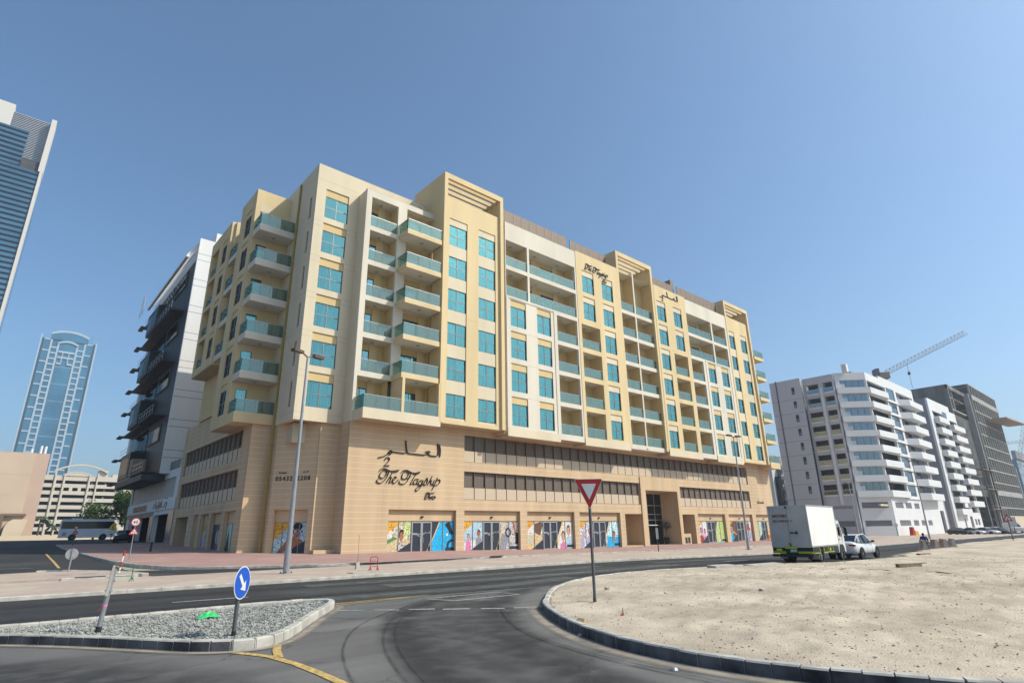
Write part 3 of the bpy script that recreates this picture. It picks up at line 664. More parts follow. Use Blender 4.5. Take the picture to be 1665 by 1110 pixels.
# ---- C, F, I : pergola frames --------------------------------------------
def pergola(x0,x1,slats,zt=37.4,back=5.85,name='pergola_frame',zb=11.2,pw=.42,inner=True):
    b=MB()
    b.box(x0,x0+pw,0,.30,zb,zt,'cream').box(x1-pw,x1,0,.30,zb,zt,'cream').box(x0+pw,x1-pw,0,.30,zt-.62,zt,'cream')
    b.box(x0,x0+.25,.302,back,31,zt,'cream').box(x1-.25,x1,.302,back,31,zt,'cream').box(x0+.25,x1-.25,back-.25,back,zt-.62,zt,'cream')
    b.box(x0,x0+.2,.302,1.9,zb,31,'cream').box(x1-.2,x1,.302,1.9,zb,31,'cream')
    r=put(name,b,main,FR)
    sm_=cached(('sl',round(x1-x0,2)),lambda:MB().box(x0+.25-x0,x1-.25-x0,0,.22,0,.42,'cream').mesh('pergola_slat'))
    for i in range(slats): put('pergola_slat',sm_,r,FR@T(x0,.75+i*.82,zt-.60))
    # louvred plant screen behind
    n=6; lw=(x1-x0-1)/n
    for i in range(n): put('louvre_panel',cached(('lv',round(lw,2)),lambda:MB().box(.02,lw-.02,0,.08,0,1.9,'brown_screen').mesh('louvre_panel')),r,FR@T(x0+.5+i*lw,back-.5,zt-3.0))
    return r
def wincols(x0,x1,cols,y,k0,k1,zb,ztop,wm,pm,strip_=None,w=None,first_curt=3):
    pass
for (x0,x1,cols) in ((28.84,36.72,[(29.72,32.0),(33.5,35.78)]),(84.17,92.1,[(84.89,86.96),(88.85,90.9)])):
    pergola(x0,x1,4)
    xi,xj=x0+.42,x1-.42
    holes=[(c[0],c[1],11.6,32.42) for c in cols]
    b=MB(); b.wall(xi,xj,11.2,34.8,holes,.25,'cream',y=.28)
    b.box(xi,xj,.28,.9,34.8,34.84,'soffit').box(x0,x1,.302,1.75,11.195,11.22,'soffit')
    for z in (ZF(2)-.4,): b.box(cols[0][1]+.02,cols[1][0]-.02,.277,.28,z,z+.02,'shadow_gap')
    put('wall',b,main,FR)
    for c in cols:
        w_=round(c[1]-c[0],2)
        for k in range(6):
            win(FR,(c[0]+c[1])/2,WT(k)-WW,w_,WW,.44,curt=(k>=2))
            zt=WT(k-1)-WW if k else 32.42
            put('spandrel_panel',cached(('sp',w_,round(zt-WT(k),2)),lambda:MB().box(-w_/2,w_/2,0,.2,0,zt-WT(k)-.004,'pale').mesh('spandrel_panel')),main,FR@T((c[0]+c[1])/2,.36,WT(k)+.002))
        b=MB(); b.box(c[0],c[1],.36,.56,11.6,11.78,'pale'); put('spandrel_panel',b,main,FR)
# F
pergola(56.45,64.45,5)
b=MB(); b.box(60.1,60.36,.3,3.3,11.3,35.2,'white_render'); put('divider_wall',b,main,FR)
for k in range(6):
    for (a,c) in ((56.85,60.1),(60.36,64.05)):
        zt=OT(k) if k else 34.6
        r=room(FR,a,c,ZF(k),zt,.33,1.5,[(a+.05,a+.9)],doorw=.8,lights=1 if k else 0)
        b=MB(); b.box(a,c,.30,.60,ZF(k)-.5,ZF(k)-.003,'white_render'); put('slab_edge',b,r,FR); rail(FR,a,c,ZF(k),.42,r)
b=MB(); b.box(56.85,64.05,.30,1.8,11.06,11.13,'white_render'); put('slab_edge',b,main,FR)
# D and H : white blocks
def whiteblock(x0,x1,tops,balc,cols,botsolid,flip=False):
    holes=[(a,c,ZF(k),OT(k)) for k in (0,1) for (a,c) in tops]+[(balc[0],balc[1],ZF(k),OT(k)) for k in range(2,6)]
    holes+=[(c[0],c[1],WT(k)-WW,WT(k)+.74) for c in cols for k in range(2,6)]
    b=MB(); b.wall(x0,x1,11.0,34.5,holes,.3,'white_render')
    b.box(x0,x1,0,.4,34.5,34.54,'soffit')
    # raised frame round the window field and the deep bottom band
    fa,fb=min(c[0] for c in cols)-.62,max(c[1] for c in cols)+.75
    b.box(fa,fb,-.09,-.003,10.70,11.55,'pale'); b.box(fa,fa+.32,-.06,-.003,11.55,WT(2)+1.05,'white_render'); b.box(fb-.3,fb,-.06,-.003,11.55,WT(2)+1.05,'white_render'); b.box(fa+.32,fb-.3,-.06,-.003,WT(2)+.86,WT(2)+1.05,'white_render')
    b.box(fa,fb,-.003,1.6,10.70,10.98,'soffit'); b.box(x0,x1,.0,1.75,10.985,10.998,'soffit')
    for k in range(2,6):
        for z in (ZF(k)-.35,): b.box(cols[0][1]+.02,cols[1][0]-.02,-.004,-.001,z,z+.02,'shadow_gap')
    put('wall',b,main,FR)
    for k in (0,1):
        for (a,c) in tops:
            wd=c-a; dl=[(a+.15,a+1.25)] if wd<5 else [(a+.1,a+1.9),(a+3.4,a+5.4)]
            r=room(FR,a,c,ZF(k),OT(k),.30,1.5,dl,lights=1 if wd<5 else 2); rail(FR,a,c,ZF(k),.12,r)
    for k in range(2,6):
        r=room(FR,balc[0],balc[1],ZF(k),OT(k),.30,1.5,[(balc[0]+.1,balc[0]+1.1)]); rail(FR,balc[0],balc[1],ZF(k),.12,r)
    for c in cols:
        w_=round(c[1]-c[0],2)
        for k in range(2,6): win(FR,(c[0]+c[1])/2,WT(k)-WW,w_,WW,.14,curt=(k>=2 and (k+int(c[0]))%4!=0)); reveal(FR,c[0],c[1],WT(k)+.01,.09)
whiteblock(36.95,48.3,[(37.02,40.2),(40.5,48.08)],(44.65,48.05),[(37.6,39.82),(41.48,43.65)],44.7)
whiteblock(72.35,84.0,[(72.4,79.1),(79.5,83.5)],(72.4,75.6),[(76.85,78.95),(80.65,82.75)],84)
# E and G : yellow blocks
def yellowblock(x0,x1,wt,balc,wl):
    holes=[(c[0],c[1],WT(k)-WW,WT(k)+.74) for c in wt for k in (0,1)]+[(wl[0],wl[1],WT(k)-WW,WT(k)+.74) for k in range(2,6)]+[(balc[0],balc[1],ZF(k),OT(k)-.1) for k in range(2,6)]
    b=MB(); b.wall(x0,x1,10.68,34.65,holes,.3,'cream',y=-.04); b.box(x0,x1,-.04,.4,34.65,34.69,'soffit'); b.box(x0,x1,0.27,1.75,10.68,11.2,'soffit')
    b.box(x0+.01,x1-.01,-.10,-.043,10.70,11.52,'pale')
    put('wall',b,main,FR)
    for k in range(2,6):
        r=room(FR,balc[0],balc[1],ZF(k),OT(k)-.1,.26,1.5,[(balc[0]+.1,balc[0]+1.0)]); rail(FR,balc[0],balc[1],ZF(k),.10,r)
        c=wl; w_=round(c[1]-c[0],2); win(FR,(c[0]+c[1])/2,WT(k)-WW,w_,WW,.10,curt=k>2); reveal(FR,c[0],c[1],WT(k)+.01,.05,'pale')
    for c in wt:
        w_=round(c[1]-c[0],2)
        for k in (0,1): win(FR,(c[0]+c[1])/2,WT(k)-WW,w_,WW,.10,curt=(k==0)); reveal(FR,c[0],c[1],WT(k)+.01,.05,'pale')
yellowblock(48.32,56.43,[(49.35,51.52),(53.05,55.22)],(48.8,52.15),(53.05,55.22))
yellowblock(64.47,72.33,[(64.9,67.0),(68.92,71.02)],(68.05,71.4),(64.9,67.0))
put('filler_wall',MB().box(36.73,36.94,.25,1.75,10.9,34.2,'cream').box(84.01,84.16,.25,1.75,10.9,34.2,'cream'),main,FR)
# right end : projecting corner balconies
for k in range(6):
    b=MB(); b.box(92.12,95.3,-.15,2.0,ZF(k)-.5,ZF(k)-.003,'cream'); r=put('balcony',b,main,FR); rail(FR,92.15,95.25,ZF(k),-.1,r); railside(FR,-.1,1.9,ZF(k),95.25,r)
    b=MB(); b.box(92.12,94.2,5,8,ZF(k)-.5,ZF(k),'white_render'); r=put('balcony',b,main,FR); railside(FR,5,7.9,ZF(k),94.15,r)
b=MB(); b.box(92.12,95.3,-.15,2.0,10.7,ZF(5)-.51,'cream').box(91.9,92.11,.35,28,11,34.4,'cream'); put('wall',b,main,FR)
put('soffit_wall',MB().box(28.86,91.85,1.76,1.95,10.76,11.9,'clad'),main,FR)
# roof screens
def screens(x0,x1,z0,z1,y,gaps=()):
    n=int(round((x1-x0)/1.22)); w=(x1-x0)/n; r=put('roof_screen',MB().box(x0,x1,y+.1,y+.16,z1-.12,z1,'bronze').box(x0,x1,y+.1,y+.16,z0,z0+.1,'bronze'),main,FR)
    for i in range(n):
        zz=z0 if i not in gaps else z0+1.25
        put('screen_panel',cached(('rs',round(w,3),round(z1-zz,2)),lambda:MB().box(.03,w-.03,0,.06,0,z1-zz,'brown_screen').mesh('screen_panel')),r,FR@T(x0+i*w,y,zz))
        put('screen_post',cached(('rp',round(z1-z0,2)),lambda:MB().box(-.03,.03,-.03,.1,0,z1-z0,'panel_tan').mesh('screen_post')),r,FR@T(x0+i*w,y,z0))
screens(36.9,48.3,34.3,37.0,1.3,(5,6,7,8)); screens(49.2,56.2,34.4,37.0,1.5); screens(64.6,71.7,34.4,37.0,1.5); screens(72.6,83.9,34.3,37.0,1.2,(0,1,2))
b=MB(); b.box(71.6,72.4,1.6,2.6,34.4,38.0,'brown_screen'); b.box(43,46.5,2.2,2.3,34.5,35.6,'ceiling').box(43,47,1.9,2.0,34.6,34.9,'frame_dark'); b.box(24,26,10,12,34,35.5,'cream'); put('roof_plant',b,main,FR)
# ---- left side blocks ------------------------------------------------------
F2=T(0,52.5)
b=MB(); b.wall(13.7,17.0,10.75,33.9,[(14.15,15.1,ZF(k),ZF(k)+2.3) for k in range(6)],.3,'cream'); put('wall',b,main,F2)
for k in range(6):
    b=MB(); r=put('balcony',b.box(13.72,13.73,-.001,0,ZF(k),ZF(k)+.01,'cream'),main,F2)
    door(F2,14.15,15.1,ZF(k),.08,r,leaves=1)
    if k<5:
        s=MB(); s.box(13.75,16.98,-2.0,-.003,ZF(k)-.62,ZF(k)-.003,'white_render'); s.box(13.8,16.95,-1.95,-.05,ZF(k)-.623,ZF(k)-.619,'ceiling'); put('balcony_slab',s,r,F2); ceil_light(F2,15.4,-1,ZF(k)-.62,r)
    rail(F2,13.8,16.95,ZF(k),-1.95,r); railside(F2,-1.95,0,ZF(k),13.82,r)
    reveal(F2,14.15,15.1,ZF(k)+2.4,-.003,'pale',.7)
b=MB(); b.box(13.72,16.98,-2.03,-.002,10.75,ZF(5)-.003,'cream'); put('balcony_box',b,main,F2)
FX=T(13.7,52.5)@RZ(-90)   # local x = -(Y-52.5)
def sx(Y): return 52.5-Y
b=MB(); b.wall(sx(57.1),-.302,10.75,33.9,[(sx(55.4),sx(53.5),WT(k)-WW,WT(k)+.6) for k in range(6)],.4,'cream'); b.box(sx(57.1),0,.02,3.0,10.74,10.748,'soffit'); put('wall',b,main,FX)
b=MB(); b.wall(sx(67.9),sx(60.45),17.9,33.85,[(sx(62.95),sx(61.3),WT(k)-WW,WT(k)+.6) for k in range(4)]+[(sx(67.3),sx(64.5),ZF(k),OT(k)) for k in range(4)],.4,'cream'); put('wall',b,main,FX)
for k in range(6):
    win(FX,(sx(55.4)+sx(53.5))/2,WT(k)-WW,1.9,WW,.12,curt=False,gm='black_glass'); reveal(FX,sx(55.4),sx(53.5),WT(k)+.01,.08,'cream',.58)
    if k<4:
        win(FX,(sx(62.95)+sx(61.3))/2,WT(k)-WW,1.65,WW,.12,curt=False,gm='black_glass'); reveal(FX,sx(62.95),sx(61.3),WT(k)+.01,.08,'cream',.58)
        r=room(FX,sx(67.3),sx(64.5),ZF(k),OT(k),.4,1.2,[(sx(66.6),sx(65.6))]); rail(FX,sx(67.3),sx(64.5),ZF(k),.15,r)
        s=MB(); s.box(sx(60.42),sx(57.12),.15,1.5,ZF(k)-.6,ZF(k)-.003,'white_render'); r=put('balcony',s,main,FX); rail(FX,sx(60.42),sx(57.12),ZF(k),.2,r); door(FX,sx(59.6),sx(58.4),ZF(k),1.42,r,leaves=1)
b=MB(); b.wall(sx(68.5),sx(57.0),13.4,33.6,[],.4,'yellow',y=1.5); b.box(sx(67.9),sx(60.45),.05,1.6,17.85,17.9,'soffit')
b.box(sx(60.45),sx(60.15),.41,1.5,17.9,33.8,'cream'); b.box(sx(57.1),sx(56.8),.41,3.3,13.4,33.85,'cream'); b.box(sx(67.9),sx(67.6),.41,3.3,17.9,33.8,'cream'); b.box(sx(67.6),-.35,3.31,3.6,11,33.0,'cream')
put('wall',b,main,FX)
# ---- podium ----------------------------------------------------------------
def clad(Fm,x0,x1,z0,z1,holes,pitch=.49,th=.3,par=None,mrev='clad',y=0.):
    par=par or main
    bk=MB(); bk.wall(x0,x1,z0,z1,holes,th,'joint',mrev,y=y+.006); w_=put('podium_wall',bk,par,Fm)
    z=z0
    n0=math.floor(z0/pitch)
    i=0
    while n0*pitch+i*pitch<z1:
        a=max(z0,(n0+i)*pitch+.04); c=min(z1,(n0+i+1)*pitch); i+=1
        if c-a<.03: continue
        xs=sorted({x0,x1,*[min(max(h[0],x0),x1) for h in holes],*[min(max(h[1],x0),x1) for h in holes]})
        b=MB(); segs=[]
        for l,r in zip(xs,xs[1:]):
            cx=(l+r)/2; iv=[(a,c)]
            for h in holes:
                if h[0]<cx<h[1]:
                    nv=[]
                    for p,q in iv:
                        if h[3]<=p or h[2]>=q: nv.append((p,q)); continue
                        if h[2]>p: nv.append((p,h[2]))
                        if h[3]<q: nv.append((h[3],q))
                    iv=nv
            for p,q in iv:
                if q-p>.02:
                    if segs and abs(segs[-1][1]-l)<1e-6 and abs(segs[-1][2]-p)<1e-6 and abs(segs[-1][3]-q)<1e-6: segs[-1][1]=r
                    else: segs.append([l,r,p,q])
        for l,r,p,q in segs: put('cladding_course',MB().box(l,r,y,y+.028,p,q,'clad'),w_,Fm)
    return w_
FP=T(0,44.4)
SH=[(25.2,32.15,0),(33.07,40.0,0),(40.96,47.9,0),(48.73,55.75,0),(72.38,79.42,0),(80.45,87.4,0),(88.58,94.3,0)]
B1=(33.0,87.5,8.09,10.62); B2=(33.0,59.95,4.65,7.22); B3=(68.5,87.5,4.6,7.1)
holes=[(a,c,-.5,3.68) for a,c,_ in SH]+[B1,B2,B3,(56.65,60.0,-.5,3.56),(60.93,67.76,-.5,6.4),(68.52,71.55,-.5,3.58)]
clad(FP,21.2,94.9,-.5,10.75,holes)
b=MB(); b.box(59.95,60.9,-.12,-.002,-.4,8.02,'clad').box(60.9,67.78,-.12,-.002,6.42,8.02,'clad').box(67.78,68.46,-.12,-.002,-.4,8.02,'clad'); put('portal_surround',b,main,FP)
clad(T(94.9,44.4)@RZ(90),.34,12,-.5,10.75,[],par=main)
clad(T(21.2,44.4)@RZ(-90),-1.9,-.34,-.5,10.75,[])
clad(T(0,46.3),19.5,21.2,-.5,10.75,[])
dg=math.degrees(math.atan2(46.4-49.3,19.5-17.1)); DL=math.hypot(2.4,2.9); FD=T(17.1,49.3)@RZ(dg)
clad(FD,0,DL,-.5,10.75,[(.42,DL-.42,-.5,3.7)])
clad(T(17.1,49.3)@RZ(-90),-1.42,-.01,-.5,10.75,[])
clad(T(0,50.73),15.4,17.1,-.5,10.75,[])
FPX=T(15.4,50.73)@RZ(-90)
def px(Y): return 50.73-Y
SS_=[(62.7,60.0),(59.2,56.1),(55.1,52.2)]
holes=[(px(72.6),px(53.0),8.0,10.6),(px(72.6),px(53.0),4.63,7.2),(px(72.37),px(67.5),-.5,3.7),(px(65.2),px(63.6),-.5,3.8)]+[(px(a),px(c),-.5,3.75) for a,c in SS_]
clad(FPX,px(73.6),-.34,-.5,10.75,holes)
clad(FPX,px(73.6),px(56.3),10.75,13.4,[])
b=MB(); b.wall(px(73.6),px(56.3),10.8,13.38,[],.2,'joint','clad',y=.31); put('parapet',b,main,FPX)
clad(T(15.4,73.6),0,12,-.5,13.4,[],par=main)
b=MB(); b.box(17.6,91.0,3.0,25,9.0,10.6,'soffit').box(17.6,94.5,14,25,-1,9,'cream'); b.box(16,17.6,8,25,12.9,13.0,'soffit'); put('core',b,main,FP)
b=MB()
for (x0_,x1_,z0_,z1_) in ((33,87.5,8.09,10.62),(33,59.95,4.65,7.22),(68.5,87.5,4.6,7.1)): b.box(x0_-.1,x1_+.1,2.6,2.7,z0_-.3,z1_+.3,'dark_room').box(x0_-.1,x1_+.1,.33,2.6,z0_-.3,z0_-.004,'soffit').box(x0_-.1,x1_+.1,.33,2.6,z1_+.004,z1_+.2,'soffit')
put('car_deck',b,main,FP)
# screens in the bands: upper half perforated and recessed, lower half solid panels
def band(Fm,x0,x1,z0,z1,n,pm='perf_pale'):
    w=(x1-x0)/n; zm=z0+(z1-z0)*.44
    r=put('screen_frame',MB().box(x0,x1,.18,.26,zm-.05,zm+.03,'bronze').box(x0,x1,.18,.26,z1-.06,z1,'bronze').box(x0,x1,.16,.26,z0,z0+.05,'bronze'),main,Fm)
    for i in range(n):
        up=cached(('bu',round(w,3),round(z1-zm,2)),lambda:MB().box(.03,w-.03,0,.02,.03,z1-zm-.06,'perf').mesh('screen_panel'))
        lo_=cached(('bl',round(w,3),round(zm-z0,2)),lambda:MB().box(.05,w-.05,0,.03,.05,zm-z0-.05,pm).mesh('screen_panel'))
        put('screen_panel',up,r,Fm@T(x0+i*w,.30,zm)); put('screen_panel',lo_,r,Fm@T(x0+i*w,.17,z0))
        put('mullion',cached(('ml',round(z1-z0,2)),lambda:MB().box(-.025,.025,.14,.28,0,z1-z0,'bronze').mesh('mullion')),r,Fm@T(x0+i*w,0,z0))
    for i in range(2,n,6): put('column',cached(('cc',round(z1-z0,2)),lambda:MB().box(-.18,.18,.4,.8,0,z1-z0,'ceiling').mesh('column')),r,Fm@T(x0+(i+.55)*w,0,z0))
band(FP,33.0,87.5,8.09,10.62,40); band(FP,33.0,59.95,4.65,7.22,20); band(FP,68.5,87.5,4.6,7.1,14)
band(FPX,px(72.6),px(53.0),8.0,10.6,14); band(FPX,px(72.6),px(53.0),4.63,7.2,14)
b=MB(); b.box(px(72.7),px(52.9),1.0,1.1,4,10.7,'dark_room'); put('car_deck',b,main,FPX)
# ================================================================ SHOPS, SIGNS, ENTRANCE
FLAT={}
def flat(name,c,rough=.5):
    if name.startswith('p_') and name not in('p_navy','p_gold','p_green'):
        return mat(name,c,rough,.38,7.)
    c=tuple(x*.82 for x in c)
    m,n,b=nodes(name); b.inputs['Base Color'].default_value=(*c,1); b.inputs['Roughness'].default_value=rough; return m
for n_,c_ in dict(p_orange=(.78,.40,.04),p_navy=(.018,.024,.045),p_blue=(.02,.45,.80),p_sky=(.45,.62,.70),p_sea=(.18,.48,.56),p_skin=(.42,.17,.09),p_skin2=(.62,.38,.26),p_hair=(.02,.013,.01),p_pink=(.72,.22,.42),p_white=(.75,.74,.70),p_green=(.10,.26,.06),p_lime=(.50,.62,.20),p_brown=(.16,.08,.05),p_grey=(.30,.30,.32),p_steel=(.45,.48,.52),p_sandc=(.66,.52,.30),p_red=(.45,.05,.03),p_mint=(.50,.70,.56),p_lilac=(.42,.40,.60),p_gold=(.85,.55,.15),red_paint=(.50,.02,.02),white_paint=(.75,.75,.72),black_paint=(.015,.015,.015),blue_paint=(.01,.10,.55),yellow_paint=(.75,.55,.02),green_paint=(.03,.18,.09)).items(): flat(n_,c_)
mat('p_photo',(.42,.34,.24),.5,.7,5,(.62,.55,.42)); mat('p_photo2',(.20,.18,.16),.5,.8,7,(.55,.52,.50)); mat('p_crowd',(.25,.27,.40),.5,.9,9,(.62,.62,.72)); mat('p_leaf',(.20,.32,.08),.5,.7,8,(.62,.70,.30)); mat('p_wave',(.25,.55,.62),.4,.5,5,(.62,.78,.80))
def clip(poly,x0,x1,z0,z1):
    def cl(P,f,g):
        o=[]
        for i in range(len(P)):
            a=P[i-1];c=P[i]
            if f(c):
                if not f(a): o.append(g(a,c))
                o.append(c)
            elif f(a): o.append(g(a,c))
        return o
    def ix(v): return lambda a,c:(v,a[1]+(c[1]-a[1])*(v-a[0])/(c[0]-a[0]))
    def iz(v): return lambda a,c:(a[0]+(c[0]-a[0])*(v-a[1])/(c[1]-a[1]),v)
    for f,g in ((lambda p:p[0]>=x0,ix(x0)),(lambda p:p[0]<=x1,ix(x1)),(lambda p:p[1]>=z0,iz(z0)),(lambda p:p[1]<=z1,iz(z1))):
        if len(poly)<3: return []
        poly=cl(poly,f,g)
    return poly
def ell(cx,cz,rx,rz,n=14): return [(cx+rx*math.cos(2*math.pi*i/n),cz+rz*math.sin(2*math.pi*i/n)) for i in range(n)]
# motifs in poster units (u across the whole left or right half 0..1, v up 0..1)
def person_m(cx,cz,s,skin='p_skin2',hair='p_hair',top='p_white',ax=1.):
    s=s*1.55; cz=cz-.06; ax=ax*.8
    return [(hair,ell(cx,cz+.03*s,.13*s*ax,.15*s)),(skin,ell(cx,cz-.01*s,.095*s*ax,.12*s)),(skin,[(cx-.04*s*ax,cz-.2*s),(cx+.04*s*ax,cz-.2*s),(cx+.04*s*ax,cz-.08*s),(cx-.04*s*ax,cz-.08*s)]),
      (top,[(cx-.26*s*ax,cz-.75*s),(cx+.26*s*ax,cz-.75*s),(cx+.22*s*ax,cz-.24*s),(cx+.06*s*ax,cz-.16*s),(cx-.06*s*ax,cz-.16*s),(cx-.22*s*ax,cz-.24*s)]),(hair,[(cx-.05*s*ax,cz-.0*s),(cx-.02*s*ax,cz-.0*s),(cx-.02*s*ax,cz+.012*s),(cx-.05*s*ax,cz+.012*s)]),(hair,[(cx+.02*s*ax,cz),(cx+.05*s*ax,cz),(cx+.05*s*ax,cz+.012*s),(cx+.02*s*ax,cz+.012*s)]),('p_red',[(cx-.03*s*ax,cz-.07*s),(cx+.03*s*ax,cz-.07*s),(cx,cz-.09*s)])]
LOGO=[('p_orange',[(0,.62),(.62,1),(0,1)]),('p_brown',[(.17,.87),(.24,.87),(.21,.93)]),('p_brown',[(.10,.82),(.32,.82),(.32,.835),(.10,.835)])]
NAVYL=[('p_navy',[(.30,0),(1,.0),(1,.36)])]
def half(Fm,x0,x1,z0,z1,bg,shapes,panes,par,y):
    n=panes; w=(x1-x0)/n
    for i in range(n):
        a=x0+i*w+.03; c=x0+(i+1)*w-.03; b=MB(); b.face([(a,0,z0),(c,0,z0),(c,0,z1),(a,0,z1)],bg); l=0
        for m_,poly in shapes:
            P=clip([(x0+u*(x1-x0),z0+v*(z1-z0)) for u,v in poly],a,c,z0,z1); l+=1
            if len(P)>=3: b.face([(p,-.0012*l,q) for p,q in P],m_)
        put('poster',b,par,Fm@T(0,y,0))
        g=MB(); g.box(a-.03,a,-.04,.03,z0,z1,'frame_grey').box(c,c+.03,-.04,.03,z0,z1,'frame_grey').box(a,c,-.04,.03,z0-.05,z0,'frame_grey').box(a,c,-.04,.03,z1,z1+.04,'frame_grey'); put('window_frame',g,par,Fm@T(0,y,0))
def smooth(pts,n=8):
    P=[];N_=len(pts)
    for i in range(N_-1):
        p0=Vector(pts[max(i-1,0)]);p1=Vector(pts[i]);p2=Vector(pts[i+1]);p3=Vector(pts[min(i+2,N_-1)])
        for s in range(n):
            t=s/n; P.append(.5*((2*p1)+(p2-p0)*t+(2*p0-5*p1+4*p2-p3)*t*t+(3*p1-p0-3*p2+p3)*t**3))
    P.append(Vector(pts[-1])); return P
def stroke(b,pts,w,dep,m,pen=math.radians(35),y=0):
    P=smooth(pts); k=b.mi(m); i0=len(b.v); n=len(P)
    for i,p in enumerate(P):
        d=(P[min(i+1,n-1)]-P[max(i-1,0)]); d=d.normalized() if d.length>1e-9 else Vector((1,0))
        ang=abs(math.sin(math.atan2(d.y,d.x)-pen)); ww=w*(.42+.58*ang)*(.55 if i in (0,n-1) else 1); nn=Vector((-d.y,d.x))*ww/2
        a=p+nn;c=p-nn; b.v+=[(a.x,y,a.y),(c.x,y,c.y),(c.x,y-dep,c.y),(a.x,y-dep,a.y)]
    for i in range(n-1):
        q=i0+4*i
        for j in range(4):
            j2=(j+1)%4; b.f.append((q+j,q+j2,q+4+j2,q+4+j)); b.m.append(k)
    b.f.append((i0,i0+1,i0+2,i0+3)); b.m.append(k); q=i0+4*(n-1); b.f.append((q+3,q+2,q+1,q)); b.m.append(k)
SIGN = {'ar': [[(2.99, 2.277), (3.103, 1.708), (3.061, 1.132)], [(2.804, 2.352), (2.898, 1.693), (2.851, 1.315), (2.622, 1.191), (2.045, 1.198), (1.791, 1.311), (1.611, 1.387)], [(1.467, 1.453), (1.69, 1.553), (1.977, 1.515), (1.79, 1.358), (1.579, 1.295)], [(1.579, 1.295), (1.335, 1.207), (0.5, 1.217), (-0.253, 1.25), (-0.415, 1.383), (-0.505, 1.84), (-0.576, 2.33)], [(-0.433, 1.352), (-0.655, 1.22), (-1.254, 1.233), (-1.845, 1.263), (-2.075, 1.314)], [(-2.058, 1.361), (-1.905, 1.185), (-2.058, 1.032), (-2.209, 1.191), (-2.058, 1.361)], [(-2.15, 1.167), (-2.346, 1.0), (-2.715, 0.789), (-3.21, 0.654)], [(-2.538, 0.494), (-2.466, 0.666), (-2.279, 0.746), (-2.113, 0.645), (-2.153, 0.463), (-2.363, 0.226), (-2.554, 0.025), (-2.302, 0.062), (-2.066, 0.065)]], 'en': [[(-3.041, -0.504), (-2.867, -0.302), (-2.527, -0.2), (-2.171, -0.319), (-1.816, -0.372), (-1.174, -0.265), (-1.329, -0.408), (-1.812, -0.444)], [(-2.226, -0.461), (-2.52, -0.327), (-2.822, -0.519), (-2.975, -0.855), (-2.74, -1.019), (-2.425, -0.84), (-2.25, -0.379)], [(-2.072, -0.369), (-2.224, -0.819), (-2.527, -1.228), (-2.877, -1.422), (-3.141, -1.352), (-3.194, -1.202), (-3.033, -1.119)], [(-1.775, -0.531), (-2.037, -0.976), (-2.315, -1.41)], [(-2.201, -1.203), (-1.964, -0.906), (-1.834, -0.944), (-1.997, -1.332), (-1.765, -1.267)], [(-1.717, -1.21), (-1.346, -0.916), (-1.519, -0.841), (-1.709, -1.127), (-1.618, -1.371), (-1.377, -1.306), (-1.132, -1.035)], [(-0.899, -0.503), (-0.711, -0.296), (-0.37, -0.221), (0.026, -0.359), (0.435, -0.423), (0.992, -0.308), (0.792, -0.457), (0.337, -0.497)], [(-0.067, -0.517), (-0.445, -0.321), (-0.75, -0.58), (-0.798, -0.93), (-0.479, -0.972), (-0.226, -0.695), (-0.106, -0.406)], [(0.11, -0.423), (-0.085, -0.858), (-0.396, -1.305), (-0.772, -1.421), (-1.052, -1.321), (-1.028, -1.164)], [(-0.477, -1.006), (-0.086, -0.83), (0.143, -0.706)], [(0.589, -0.513), (0.323, -0.936), (0.061, -1.388), (0.286, -1.323)], [(0.811, -0.914), (0.528, -0.984), (0.351, -1.263), (0.546, -1.38), (0.791, -1.075)], [(0.879, -0.9), (0.692, -1.318), (0.951, -1.296)], [(1.298, -1.024), (1.024, -1.065), (0.871, -1.356), (1.093, -1.416), (1.301, -1.11)], [(1.366, -1.004), (1.166, -1.527), (0.786, -1.925), (0.612, -1.818), (0.961, -1.535), (1.516, -1.273)], [(1.421, -1.334), (1.749, -0.791), (1.79, -1.147), (1.591, -1.425), (1.421, -1.346)], [(2.307, -0.602), (2.053, -1.032), (1.801, -1.446)], [(1.975, -1.209), (2.206, -0.956), (2.189, -1.304), (2.361, -1.344)], [(2.561, -0.94), (2.383, -1.366), (2.615, -1.288)], [(2.884, -0.709), (2.628, -1.241), (2.293, -1.848)], [(2.695, -1.121), (2.975, -0.864), (3.167, -0.985), (3.002, -1.272), (2.647, -1.414)]], 'tw': [[(1.64, -2.171), (1.844, -2.034), (2.09, -2.09), (2.597, -2.04)], [(2.104, -2.089), (1.927, -2.414), (1.705, -2.606), (1.577, -2.513)], [(2.009, -2.172), (1.746, -2.219), (1.642, -2.398), (1.856, -2.381)], [(2.11, -2.255), (2.038, -2.581), (2.241, -2.394), (2.214, -2.606), (2.421, -2.304)], [(2.522, -2.358), (2.402, -2.561), (2.641, -2.533), (2.678, -2.354), (2.522, -2.358)]]}
def script_sign(Fm,x,z,s,m='letter_black',parts=('ar','en','tw'),w=.13,dep=.10,par=None,name='letters',sp=1.0):
    names={'ar':'arabic_lettering','en':'script_lettering','tw':'small_script_lettering'}
    for g in parts:
        b=MB()
        for i,st in enumerate(SIGN[g]): stroke(b,[(p[0]*s,p[1]*s) for p in st],(w*.62 if g=='tw' else w*(.8 if g=='en' else 1.25 if i<7 else 1.))*s,dep*s,m)
        put(names[g],b,par or main,Fm@T(x,0,z))
